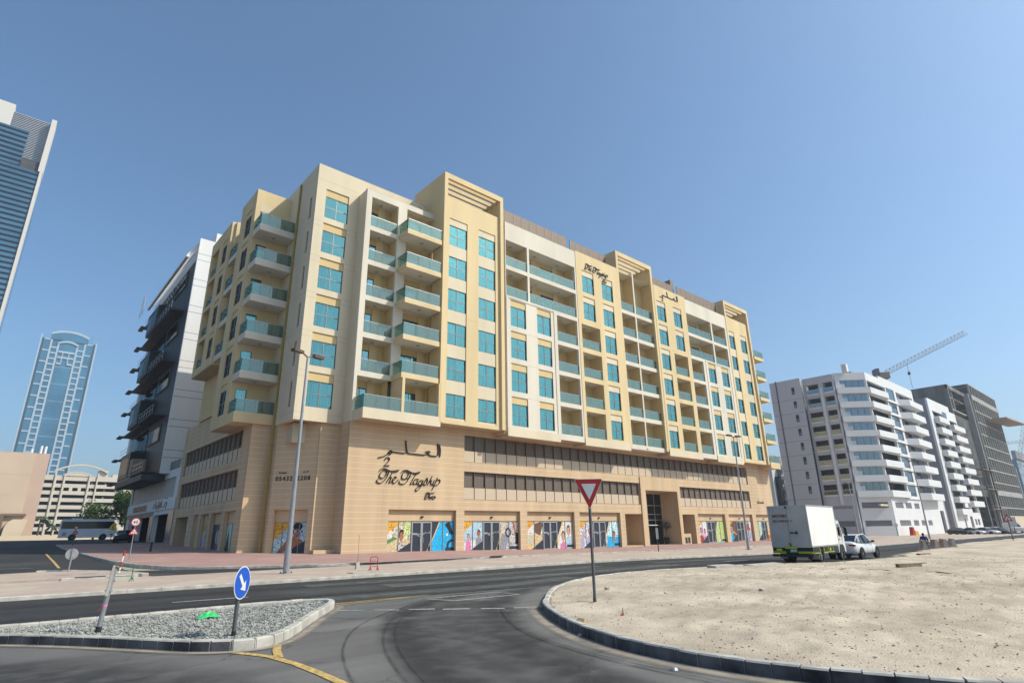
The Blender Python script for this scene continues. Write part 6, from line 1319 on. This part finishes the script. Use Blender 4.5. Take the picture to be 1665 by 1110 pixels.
# rubbish and stones
random.seed(3)
b=MB(); k=b.mi('bag_green'); n=9; 
for i in range(n):
    for j in range(n):
        u,v=i/(n-1)-.5,j/(n-1)-.5; rr=max(0,1-(u*u+v*v)*3.2); b.v.append((u*.44,v*.26,rr*.085+random.uniform(-.03,.03)*rr+.005))
for i in range(n-1):
    for j in range(n-1): p=i*n+j; b.f.append((p,p+n,p+n+1,p+1)); b.m.append(k)
put('plastic_bag',b,None,T(3.95,14.35,.12),label='crumpled bright green plastic bag on the grey gravel',cat='plastic bag')
b=MB(); b.face([(-.16,0,0),(.1,-.02,0),(.12,.02,.2),(.0,.02,.22)],'cardboard').face([(.1,-.02,0),(.2,.1,.02),(.16,.1,.17),(.12,.02,.2)],'cardboard').face([(.2,.1,.02),(.1,-.02,0),(-.16,0,0)],'cardboard').face([(.0,.02,.22),(.12,.02,.2),(.16,.1,.17)],'cardboard'); put('cardboard_piece',b,None,T(8.6,8.0,.005)@RZ(-40),label='folded piece of cardboard lying against the black kerb',cat='cardboard')
put('litter_flag',MB().face([(0,0,.02),(.05,0,.0),(.04,.01,.15),(.02,0,.16)],'p_navy').face([(-.09,0,.0),(.02,.0,.0),(.02,0,.07)],'p_red'),None,T(9.95,8.05,sandz(9.95,8.05)),label='scrap of red and dark plastic standing in the sand',cat='litter')
def slab(x,y,w,d,h,rz,m_,l,c): put('slab' if c=='slab' else 'timber',MB().box(-w/2,w/2,-d/2,d/2,0,h,m_),None,T(x,y,sandz(x,y)-.01)@RZ(rz)@Matrix.Rotation(R(3),4,'X'),label=l,cat=c)
slab(24.6,14.2,1.3,.5,.10,-12,'concrete','pale concrete slab tilted on the sand edge by the road','slab'); slab(27.2,13.6,2.4,.5,.05,-6,'concrete','long flat slab on the sand near the truck','slab')
slab(28.6,8.2,1.2,.16,.13,-25,'wood_old','thick brown timber on the sand','timber'); slab(30.6,8.3,.8,.1,.06,-10,'wood_old','thin dark plank on the sand right of the thick timber','timber'); slab(46,12.2,1.2,.25,.1,-15,'wood_old','dark board lying in front of the white sedan','timber')
for i,(x,y,r_) in enumerate(((9.2,8.6,.03),(12.9,10.9,.06),(15.9,8.1,.07),(13.7,9.6,.045))):
    b=MB(); k=b.mi('stone_brown'); stone(b,k,0,0,r_*.4,r_*1.3); put('rock',b,None,T(x,y,sandz(x,y)),label=('small brown rock by the kerb, left of the flag scrap','brown rock in the sand right of the yield sign','largest dark rock in the middle of the sand','flat rock between the yield sign and the middle of the sand')[i],cat='rock')
# ---- concrete road barriers
def jersey(x,y,rz,m1,label,L_=1.6):
    t=thing('road_barrier',label,'road barrier',seat(x,y),R(rz),'painted concrete road barriers beside the sandy lot')
    pr=[(-.32,0),(.32,0),(.32,.08),(.14,.32),(.09,.85),(-.09,.85),(-.14,.32),(-.32,.08)]; n=5
    for i in range(n):
        a=-L_/2+i*L_/n; c=a+L_/n; b=MB(); k=b.mi('concrete' if (i%2==0 or m1 is None) else m1); i0=0
        for xx in (a+.001,c-.001): b.v+=[(xx,p[0],p[1]) for p in pr]
        for j in range(8): j2=(j+1)%8; b.f.append((j,j2,8+j2,8+j)); b.m.append(k)
        b.f.append(tuple(reversed(range(8)))); b.m.append(k); b.f.append(tuple(range(8,16))); b.m.append(k)
        put('painted_band',b,t)
for x,y,rz,m_,l in ((57.7,15.2,22,'barrier_red','leftmost red and white striped concrete barrier, in front of the man'),(60.1,15.0,24,'barrier_red','middle striped concrete barrier'),(62.3,14.9,24,'barrier_red','dark striped concrete barrier next to the plain one'),(64.6,14.8,20,None,'plain pale concrete barrier at the right end of the row')):
    jersey(x,y,rz,m_,l,2.0)
# ---- man behind the barriers (sitting, seen from behind)
def skin_body(name,J,E_,rad,m_,par,lvl=2):
    me=bpy.data.meshes.new(name); me.from_pydata(J,E_,[]); o=put(name,me,par); me.materials.append(M[m_])
    md=o.modifiers.new('skin','SKIN'); 
    for i,r_ in enumerate(rad): me.skin_vertices[0].data[i].radius=(r_,r_)
    me.skin_vertices[0].data[0].use_root=True; md.use_smooth_shade=True
    s_=o.modifiers.new('sub','SUBSURF'); s_.levels=lvl; s_.render_levels=lvl
    return o
x,y=64.0,16.7
t=thing('person','man in a dark blue shirt seen from behind above the striped barriers','person',seat(x,y),facing(x,y,0))
def mk():
    J=[(0,0,.50),(0,-.02,.75),(0,-.01,.98),(0,0,1.06),(0,0,1.16),(0,0,1.24),(.19,0,.98),(.27,.03,.72),(.25,.16,.50),(-.19,0,.98),(-.27,.03,.72),(-.25,.16,.50),(.12,.05,.46),(.15,.42,.50),(.15,.42,.08),(.15,.54,.04),(-.12,.05,.46),(-.15,.42,.50),(-.15,.42,.08),(-.15,.54,.04)]
    E_=[(0,1),(1,2),(2,3),(3,4),(4,5),(2,6),(6,7),(7,8),(2,9),(9,10),(10,11),(0,12),(12,13),(13,14),(14,15),(0,16),(16,17),(17,18),(18,19)]
    rad=[.15,.15,.13,.055,.09,.085,.075,.055,.04,.075,.055,.04,.09,.07,.05,.04,.09,.07,.05,.04]
    return J,E_,rad
J,E_,rad=mk(); skin_body('body',J,E_,rad,'skin',t)
Js=[(0,0,.52),(0,-.02,.75),(0,-.01,.97),(.19,0,.975),(.27,.03,.74),(.26,.1,.6),(-.19,0,.975),(-.27,.03,.74),(-.26,.1,.6)]; skin_body('shirt',Js,[(0,1),(1,2),(2,3),(3,4),(4,5),(2,6),(6,7),(7,8)],[.185,.175,.155,.095,.075,.062,.095,.075,.062],'shirt_blue',t)
Jt=[(0,.0,.46),(.13,.1,.47),(.15,.42,.50),(.15,.42,.16),(-.13,.1,.47),(-.15,.42,.50),(-.15,.42,.16)]; skin_body('trousers',Jt,[(0,1),(1,2),(2,3),(0,4),(4,5),(5,6)],[.16,.11,.085,.065,.11,.085,.065],'trousers',t)
hr=MB(); k=hr.mi('hair')
for i in range(9):
    for j in range(12):
        th=math.pi*i/8*.62; ph=2*math.pi*j/12; hr.v.append((.112*math.sin(th)*math.cos(ph),-.012+.118*math.sin(th)*math.sin(ph),1.205+.125*math.cos(th)))
for i in range(8):
    for j in range(12): hr.f.append((i*12+j,i*12+(j+1)%12,(i+1)*12+(j+1)%12,(i+1)*12+j)); hr.m.append(k)
put('hair',hr,t,smooth=True)
put('block_seat',MB().box(-.35,.35,-.1,.35,0,.36,'concrete'),None,T(x,y,gz(x,y))@Matrix.Rotation(facing(x,y),4,'Z'),label='concrete block the man sits on behind the barriers',cat='block')
# ---- wheels
def wheel(par,x,y,r,w,name='wheel',side=1):
    b=MB(); n=24; k=b.mi('tyre'); prof=[(-w/2,r*.62),(-w/2,r*.93),(-w/2+.03,r),(w/2-.03,r),(w/2,r*.93),(w/2,r*.62)]
    for j in range(n):
        a=2*math.pi*j/n; b.v+=[(rr*math.cos(a),yy,rr*math.sin(a)) for yy,rr in prof]
    for j in range(n):
        j2=(j+1)%n
        for i in range(5): b.f.append((j*6+i,j*6+i+1,j2*6+i+1,j2*6+i)); b.m.append(k)
    wo=put(name,b,par,WORLD[par.name]@T(x,y,r))
    h=MB(); s_=side; yy=s_*(w/2-.04)
    h.cyl((0,yy-.06*s_,0),(0,yy,0),r*.63,'rim',r*.60,n=20); 
    for i in range(5):
        a=2*math.pi*i/5+.3; h.cyl((r*.36*math.cos(a),yy+.001*s_,r*.36*math.sin(a)),(r*.36*math.cos(a),yy+.006*s_,r*.36*math.sin(a)),r*.13,'plastic_black',n=8)
    h.cyl((0,yy,0),(0,yy+.03*s_,0),r*.16,'rim',n=10); put('rim',h,wo,WORLD[wo.name]); return wo
# ---- box truck (x forward, origin at rear centre on the ground)
hd=math.atan2(.208,.978)
tk=thing('box_truck','white box truck with yellow chevron tail seen from behind, parked at the road edge','truck',(31.6,14.15,gz(31.3,14)),R(3.5)); W=WORLD[tk.name]
bl,bw,bz0,bz1=4.15,1.0,.80,2.86
b=MB(); b.box(.0,bl,-bw,bw,bz0,bz1,'box_white'); b.box(-.004,-.001,-bw+.04,bw-.04,bz0+.03,bz1-.04,'box_grey'); put('cargo_box',b,tk)
b=MB(); 
for (ya,yb) in ((-bw,-bw+.05),(bw-.05,bw)): b.box(-.02,.03,ya-.003,yb+.003,bz0,bz1+.01,'alu')
b.box(-.02,bl,-bw-.012,-bw-.001,bz1-.06,bz1+.012,'alu').box(-.02,bl,-bw-.012,-bw-.001,bz0-.0,bz0+.07,'alu').box(bl-.05,bl+.005,-bw-.012,-bw-.001,bz0+.07,bz1-.06,'alu').box(-.022,-.001,-bw,bw,bz1-.05,bz1+.012,'alu'); put('trim',b,tk)
for s_ in (-1,1):
    d=put('cargo_door',MB().box(-.03,-.006,.012 if s_>0 else -bw+.06,bw-.06 if s_>0 else -.012,bz0+.05,bz1-.07,'box_grey'),tk)
    for z in (1.1,1.8,2.5): put('hinge',MB().box(-.04,-.031,s_*(bw-.14)-.06,s_*(bw-.14)+.06,z,z+.05,'alu'),d)
b=MB(); b.cyl((-.045,0,bz0+.05),(-.045,0,bz1-.08),.014,'galv',n=6); b.bar((-.06,-.42,1.5),(-.06,.0,1.5),.03,.04,'frame_dark').cyl((-.065,-.36,1.44),(-.065,-.36,1.58),.05,'frame_dark',n=8).cyl((-.065,-.12,1.46),(-.065,-.12,1.54),.035,'frame_dark',n=8).cyl((-.06,0,.86),(-.06,.08,1.0),.03,'frame_dark',n=6).cyl((-.04,.02,bz1-.14),(-.04,.02,bz1-.03),.05,'frame_dark',n=8); put('door_latch',b,tk)
FTk=W@Matrix.Rotation(R(-90),4,'Z')      # rear face: local x -> vehicle -y , outward = vehicle -x
put('lettering',text('MOVERS',.21,'p_brown',.003,'LEFT',.008),tk,FTk@T(-.78,-.036,2.28)); put('lettering',text('055-3402201 +',.16,'p_brown',.003,'LEFT',.005),tk,FTk@T(-.78,-.036,2.04))
b=MB(); b.box(.02,.2,-bw,bw,.50,bz0-.002,'plastic_black').box(-.06,.12,-bw-.02,bw+.02,.34,.47,'plastic_black'); put('rear_bumper',b,tk)
b=MB(); b.box(-.004,.019,-bw,-.30,.50,.60,'hi_vis').box(-.004,.019,.35,bw,.50,.60,'hi_vis').box(-.004,.019,-.25,.35,.78-.05,.86-.002,'hi_vis')
for i in range(9):
    for (ya,z_) in ((-bw+.05+i*.07,.55),(.4+i*.065,.55)): 
        b.box(-.006,-.0045,ya,ya+.03,z_-.02,z_+.02,'black_paint')
put('chevron_strip',b,tk)
put('tail_light',MB().box(-.01,.018,.52,.80,.62,.74,'hi_vis'),tk); put('number_plate',MB().box(-.012,.018,-.25,.12,.54,.72,'p_green').box(-.014,-.0121,-.2,.07,.58,.68,'p_mint'),tk)
b=MB()
for x0_,x1_ in ((0.05,1.05),(1.62,2.3),(2.35,3.05),(3.08,3.25)):
    b.box(x0_,x1_,-bw,-bw+.02,.50,.53,'hi_vis').box(x0_,x0_+.035,-bw,-bw+.02,.53,.79,'hi_vis').box(x0_+.036,x1_,-bw+.012,-bw+.03,.53,.79,'plastic_black')
b.box(1.02,1.055,-bw,-bw+.02,.5,.79,'hi_vis').box(2.55,2.7,-bw-.005,-bw,.58,.72,'hi_vis'); put('side_guard',b,tk)
put('chassis',MB().box(.2,5.5,-.38,.38,.46,.72,'plastic_black').box(.6,1.9,-.5,.5,.3,.5,'plastic_black'),tk)
wheel(tk,1.35,-.82,.36,.24,side=-1); wheel(tk,1.35,.82,.36,.24); wheel(tk,1.35,-.56,.36,.2,side=-1); wheel(tk,1.35,.56,.36,.2); wheel(tk,4.75,-.80,.36,.22,side=-1); wheel(tk,4.75,.80,.36,.22)
put('mud_flap',MB().box(.85,.87,-.98,-.6,.2,.6,'concrete'),tk); put('mud_flap',MB().box(.85,.87,.6,.98,.2,.6,'concrete'),tk)
cp=[(4.22,.42),(4.22,2.05),(4.35,2.12),(4.9,2.10),(5.28,1.42),(5.42,1.28),(5.46,.45)]
b=MB(); b.prism([(p[0],p[1]) for p in cp],-.92,.92,'car_white',axis='y'); cab=put('cab',b,tk)
b=MB(); b.prism([(4.2,2.13),(4.2,2.75),(4.5,2.62),(4.95,2.12)],-.80,.80,'car_white',axis='y'); put('wind_deflector',b,tk)
for s_ in (-1,1):
    P_=[(4.5,1.92),(4.86,1.95),(5.16,1.40),(5.16,1.28),(4.75,1.22),(4.5,1.30)]; put('side_window',MB().prism(P_,s_*.921,s_*.93,'car_glass',axis='y'),cab)
    put('wheel_arch',MB().prism([(4.30,.42),(4.36,.70),(4.55,.84),(4.95,.84),(5.14,.70),(5.2,.42)],s_*.921,s_*.935,'plastic_black',axis='y'),cab)
    put('mirror',MB().bar((5.2,s_*.95,1.75),(5.22,s_*1.15,1.72),.03,.03,'plastic_black').box(5.16,5.24,s_*1.05,s_*1.2,1.3,1.72,'plastic_black'),cab); put('door_handle',MB().box(4.42,4.56,s_*.922,s_*.94,1.06,1.1,'plastic_black'),cab)
put('windscreen',MB().face([(4.925,-.8,2.07),(5.29,-.82,1.44),(5.29,.82,1.44),(4.925,.8,2.07)],'car_glass'),cab)
put('side_stripe',MB().face([(4.3,-.9225,1.15),(4.75,-.9225,1.08),(4.75,-.9225,1.12),(4.3,-.9225,1.19)],'p_red'),cab)
# ---- sedan
def sedan(label,loc,rz,body='car_white',scale=1.,detail=True,group=None):
    t=thing('car',label,'car',loc,rz,group,scale); W=WORLD[t.name]
    # lower body loft: x, half width, z bottom, z shoulder(top)
    S=[(0,.62,.42,.80),(.06,.74,.30,.95),(.35,.84,.24,1.02),(.8,.88,.22,.99),(1.6,.90,.22,.93),(2.6,.90,.22,.90),(3.3,.89,.22,.88),(3.9,.85,.24,.80),(4.3,.74,.28,.68),(4.45,.58,.36,.58)]
    b=MB(); k=b.mi(body); n=12
    for (x,w,z0,z1) in S:
        for j in range(n):
            a=2*math.pi*j/n+math.pi/n; ca,sa=math.cos(a),math.sin(a); e=.45
            b.v.append((x,math.copysign(abs(ca)**e,ca)*w,(z0+z1)/2+math.copysign(abs(sa)**e,sa)*(z1-z0)/2))
    for i in range(len(S)-1):
        for j in range(n): j2=(j+1)%n; b.f.append((i*n+j2,i*n+j,(i+1)*n+j,(i+1)*n+j2)); b.m.append(k)
    b.f.append(tuple(range(n))); b.m.append(k); b.f.append(tuple((len(S)-1)*n+j for j in reversed(range(n)))); b.m.append(k)
    bo=put('body',b,t,smooth=True)
    G=[(.42,.70,.98,1.0),(.95,.66,.94,1.34),(1.5,.64,.9,1.42),(2.2,.65,.9,1.40),(2.6,.68,.88,1.30),(3.15,.76,.85,.90)]
    b=MB(); kb=b.mi(body); kg=b.mi('car_glass')
    for (x,w,z0,z1) in G: b.v+=[(x,-.82 if x<3 else -.78,z0),(x,-w,z1),(x,w,z1),(x,.82 if x<3 else .78,z0)]
    for i in range(len(G)-1):
        p=i*4; b.f.append((p,p+4,p+5,p+1)); b.m.append(kg); b.f.append((p+2,p+6,p+7,p+3)); b.m.append(kg); b.f.append((p+1,p+5,p+6,p+2)); b.m.append(kg if i in (0,4) else kb)
    cabin=put('cabin',b,t)
    if detail:
        b=MB()
        for s_ in (-1,1):
            b.bar((.45,s_*.72,1.0),(.97,s_*.665,1.345),.06,.05,body).bar((.95,s_*.665,1.35),(2.2,s_*.655,1.41),.05,.06,body).bar((2.2,s_*.655,1.41),(3.12,s_*.765,.92),.05,.05,body).bar((1.72,s_*.66,1.40),(1.78,s_*.83,.92),.05,.03,'plastic_black').bar((.98,s_*.68,1.33),(.7,s_*.83,.98),.12,.03,body)
        put('roof_frame',b,cabin)
        for s_ in (-1,1):
            put('tail_light',MB().box(-.005,.22,s_*.48,s_*.80,.76,.86,'lamp_red'),bo); put('mirror',MB().box(2.75,2.9,s_*.86,s_*1.02,.92,1.04,'plastic_black'),bo)
            put('door_seam',MB().box(1.76,1.77,s_*.899,s_*.903,.3,.9,'plastic_black').box(2.68,2.69,s_*.895,s_*.90,.3,.88,'plastic_black'),bo); put('door_handle',MB().box(1.45,1.6,s_*.9,s_*.915,.8,.83,'alu').box(2.35,2.5,s_*.9,s_*.915,.78,.81,'alu'),bo)
        put('number_plate',MB().box(-.012,.04,-.22,.22,.52,.62,'white_paint'),bo); put('bumper_insert',MB().box(.02,.1,-.6,.6,.26,.34,'plastic_black'),bo)
    for s_ in (-1,1):
        put('wheel_arch',MB().cyl((.86,s_*.80,.33),(.86,s_*.902,.33),.37,'plastic_black',n=18).cyl((3.55,s_*.76,.33),(3.55,s_*.885,.33),.37,'plastic_black',n=18),bo)
        wheel(t,.86,s_*.81,.32,.21,side=s_); wheel(t,3.55,s_*.80,.32,.21,side=s_)
    return t
sedan('white sedan parked in front of the box truck at the sand edge',(38.4,14.35,gz(38.8,14)-.0),R(1.5),scale=1.0)
G_='parked cars at the foot of the far white buildings'
for i,(x,y,rz,m_,l) in enumerate(((150.5,34.5,-118,'plastic_black','dark car beside the green gate post, leftmost of the far parked row'),(150.6,32.0,-118,'car_white','first white car of the far parked row, next to the dark one'),(151.0,30.0,-118,'car_white','white car right of the first one in the far parked row'),(152.0,28.3,-118,'wb_grey','grey car at the right end of the far parked row'),(170.0,31.0,-150,'car_white','white car parked by the unfinished building'),(177.5,32.5,-150,'gb_white','pale car half hidden between the van and the white car'))):
    sedan(l,(x,y,-.24),R(rz),m_,1.0,False,G_)
t=thing('van','white van with a roof load parked before the unfinished building','van',(178.5,29.4,-.24),R(-150)); b=MB(); b.prism([(0,.4),(0,2.0),(3.6,2.0),(4.3,1.3),(5.1,1.1),(5.1,.4)],-.95,.95,'car_white',axis='y'); bo=put('body',b,t); put('windscreen',MB().face([(3.65,-.8,1.97),(4.3,-.85,1.32),(4.3,.85,1.32),(3.65,.8,1.97)],'car_glass'),bo); put('roof_load',MB().box(.3,3.2,-.8,.8,2.01,2.3,'gb_white'),bo)
for x_ in (1,4.2):
    for s_ in (-1,1): wheel(t,x_,s_*.85,.35,.24,side=s_)
t=thing('road_barrier','orange red plastic barrier at the foot of the grey apartment building','barrier',(141.5,38.2,-.24),R(-5)); put('segment',MB().prism([(-1.9,0),(-.7,0),(-.75,1.6),(-1.5,1.7)],-.3,.3,'chair_red',axis='y'),t); put('segment',MB().prism([(-.6,0),(1.2,0),(1.0,.8),(-.5,1.0)],-.3,.3,'p_orange',axis='y'),t)
# ---- bus
bs=thing('bus','white coach with dark side windows on the far side street','bus',(9.4,124.0,gz(9,124)+.02),R(-3)); W=WORLD[bs.name]; BL,BW,BH=9.8,2.2,3.25
b=MB(); b.prism([(p*.80,q*1.03) for p,q in [(0,.35),(9.35,.35),(9.75,.6),(9.8,1.5),(9.3,2.75),(8.9,3.2),(.3,3.2),(.02,2.9)]],-BW/2,BW/2,'bus_body',axis='y'); bo=put('body',b,bs)
for s_ in (-1,1):
    b=MB(); b.prism([(p*.80,q*1.03) for p,q in [(.25,1.75),(8.3,1.75),(9.2,1.35),(9.62,1.5),(9.1,2.85),(.25,2.85)]],s_*(BW/2+.004),s_*(BW/2+.02),'bus_window',axis='y'); put('window_band',b,bo)
    for i in range(5): put('window_post',MB().box((1.6+i*1.5)*.80,(1.6+i*1.5)*.80+.03,s_*(BW/2+.021),s_*(BW/2+.026),1.81,2.92,'plastic_black'),bo)
    put('wheel_arch',MB().cyl((1.9,s_*1.0,.45),(1.9,s_*(BW/2+.006),.45),.52,'plastic_black',n=18).cyl((6.1,s_*1.0,.45),(6.1,s_*(BW/2+.006),.45),.52,'plastic_black',n=18),bo)
    wheel(bs,1.9,s_*.97,.43,.3,side=s_); wheel(bs,6.1,s_*.97,.43,.3,side=s_)
    put('side_panel',MB().box(.5,1.0,s_*(BW/2+.003),s_*(BW/2+.01),.7,1.25,'galv').box(7.0,7.5,s_*(BW/2+.003),s_*(BW/2+.012),.75,1.15,'plastic_black'),bo)
put('roof_unit',MB().box(1.4,2.9,-.8,.8,3.297,3.45,'bus_body'),bo); put('windscreen',MB().face([(7.85,-.95,1.65),(7.85,.95,1.65),(7.5,.95,2.8),(7.5,-.95,2.8)],'black_glass'),bo)
# dark car by the tower podium
sedan('dark car parked by the podium of the white tower',(13.6,88.5,gz(13.6,88.5)),R(-105),'plastic_black',1.0,False)
# ---- trees
def tree(name,label,cat,loc,h,cr,crz,n,leaf,lm='leaf_dark',seed=1,group=None):
    rnd=random.Random(seed); t=thing(name,label,cat,loc,group=group)
    b=MB(); b.cyl((0,0,-.1),(.1,0,h*.45),h*.03,'bark',h*.02,n=8)
    tips=[]
    for i in range(7):
        a=i*.9+rnd.random(); e=(cr*.6*math.cos(a),cr*.6*math.sin(a),h*.5+crz*rnd.uniform(.2,.9)); b.cyl((.1,0,h*.42),e,h*.014,'bark',h*.005,n=5); tips.append(e)
    put('trunk',b,t)
    b=MB(); k=b.mi(lm); cl=[(rnd.uniform(-1,1)*cr*.7,rnd.uniform(-1,1)*cr*.7,h-crz+rnd.uniform(-.8,.75)*crz,rnd.uniform(.28,.5)*cr) for _ in range(16)]
    for i in range(n):
        c_=rnd.choice(cl); d=Vector((rnd.gauss(0,1),rnd.gauss(0,1),rnd.gauss(0,.8))).normalized()*c_[3]*rnd.uniform(.55,1.1); p=Vector(c_[:3])+d
        u=Vector((rnd.gauss(0,1),rnd.gauss(0,1),rnd.gauss(0,1))).normalized(); v=u.orthogonal().normalized(); s_=leaf*rnd.uniform(.6,1.3)
        b.face([p-u*s_,p+v*s_*.5,p+u*s_,p-v*s_*.5],lm)
    put('crown',b,t); return t
G2='dark trees behind the coach'
tree('shade_tree','dense dark green tree behind the coach front','tree',(19.6,131,1.5),8.6,4.0,3.0,3200,.30,seed=2,group=G2)
tree('shade_tree','lower dark tree left of the dense one, above the coach roof','tree',(15.6,136,1.5),6.4,3.0,2.0,1600,.28,seed=5,group=G2)
def palm(loc,h,label,seed):
    rnd=random.Random(seed); t=thing('palm_tree',label,'palm tree',loc,group='small palms by the garage'); put('trunk',MB().cyl((0,0,-.2),(0,0,h),h*.05,'bark',h*.035,n=8),t)
    b=MB()
    for i in range(18):
        a=i*2.4; up=rnd.uniform(.1,1.0); Lr=h*.5; P=[Vector((math.cos(a)*Lr*s_,math.sin(a)*Lr*s_,h+Lr*(up*s_-.9*s_*s_))) for s_ in (0,.3,.6,1)]
        sd=Vector((-math.sin(a),math.cos(a),0))*h*.07
        for p,q in zip(P,P[1:]): b.face([p-sd,q-sd,q+sd,p+sd],'leaf_olive')
    put('fronds',b,t)
palm((14.2,262,1.5),7,'small palm at the left foot of the parking garage',1); palm((18.5,270,1.5),4.5,'short bushy palm right of the taller one by the garage',4)
put('boundary_wall',MB().box(-40,26,0,.5,0,2.6,'bb3'),None,T(0,186,0),label='low pale boundary wall below the beige building and the garage',cat='wall')
# potted plants at the entrance
for x_,l in ((62.3,'potted olive plant left of the entrance doors'),(67.0,'potted olive plant right of the entrance doors')):
    t=thing('potted_plant',l,'potted plant',(x_,46.0,-.12),group='potted plants in the entrance'); put('pot',MB().cyl((0,0,0),(0,0,.9),.26,'plastic_black',.34,n=12),t); put('stem',MB().cyl((0,0,.9),(0,0,2.0),.04,'bark',n=6),t)
    rnd=random.Random(int(x_)); b=MB()
    for i in range(420):
        d=Vector((rnd.gauss(0,1),rnd.gauss(0,1),rnd.gauss(0,.8))).normalized()*rnd.uniform(.2,.75); p=d+Vector((0,0,2.35)); u=Vector((rnd.gauss(0,1),rnd.gauss(0,1),rnd.gauss(0,1))).normalized(); v=u.orthogonal().normalized(); b.face([p-u*.09,p+v*.04,p+u*.09,p-v*.04],'leaf_olive')
    put('foliage',b,t)
# red plastic chairs by the last shop
for i in range(4):
    t=thing('plastic_chair',('left red chair','second red chair','third red chair','right red chair')[i]+' of the row before the last shopfront','chair',(89.6+i*.85,43.2,gz(89,43)+.13),R(10*i),'red chairs before the last shopfront')
    put('seat',MB().box(-.25,.25,-.25,.25,.42,.46,'chair_red'),t); put('backrest',MB().box(-.25,.25,.22,.26,.46,.9,'chair_red'),t)
    for a in (-.22,.22):
        for c in (-.22,.22): put('leg',MB().box(a-.02,a+.02,c-.02,c+.02,0,.42,'chair_red'),t)
# ================================================================ HAZE (thin desert air)
hm=bpy.data.materials.new('haze'); hm.use_nodes=True; hn=hm.node_tree; hn.nodes.remove(hn.nodes['Principled BSDF'])
hv=hn.nodes.new('ShaderNodeVolumePrincipled'); hv.inputs['Color'].default_value=(.84,.91,1,1); hv.inputs['Density'].default_value=.00042; hv.inputs['Anisotropy'].default_value=.2
hn.links.new(hv.outputs[0],hn.nodes['Material Output'].inputs['Volume']); MATS['haze']=hm
put('haze',MB().box(-4200,5200,-900,5200,-1.6,176,'haze'),kind='stuff',label='thin pale desert haze over the whole street',cat='haze')
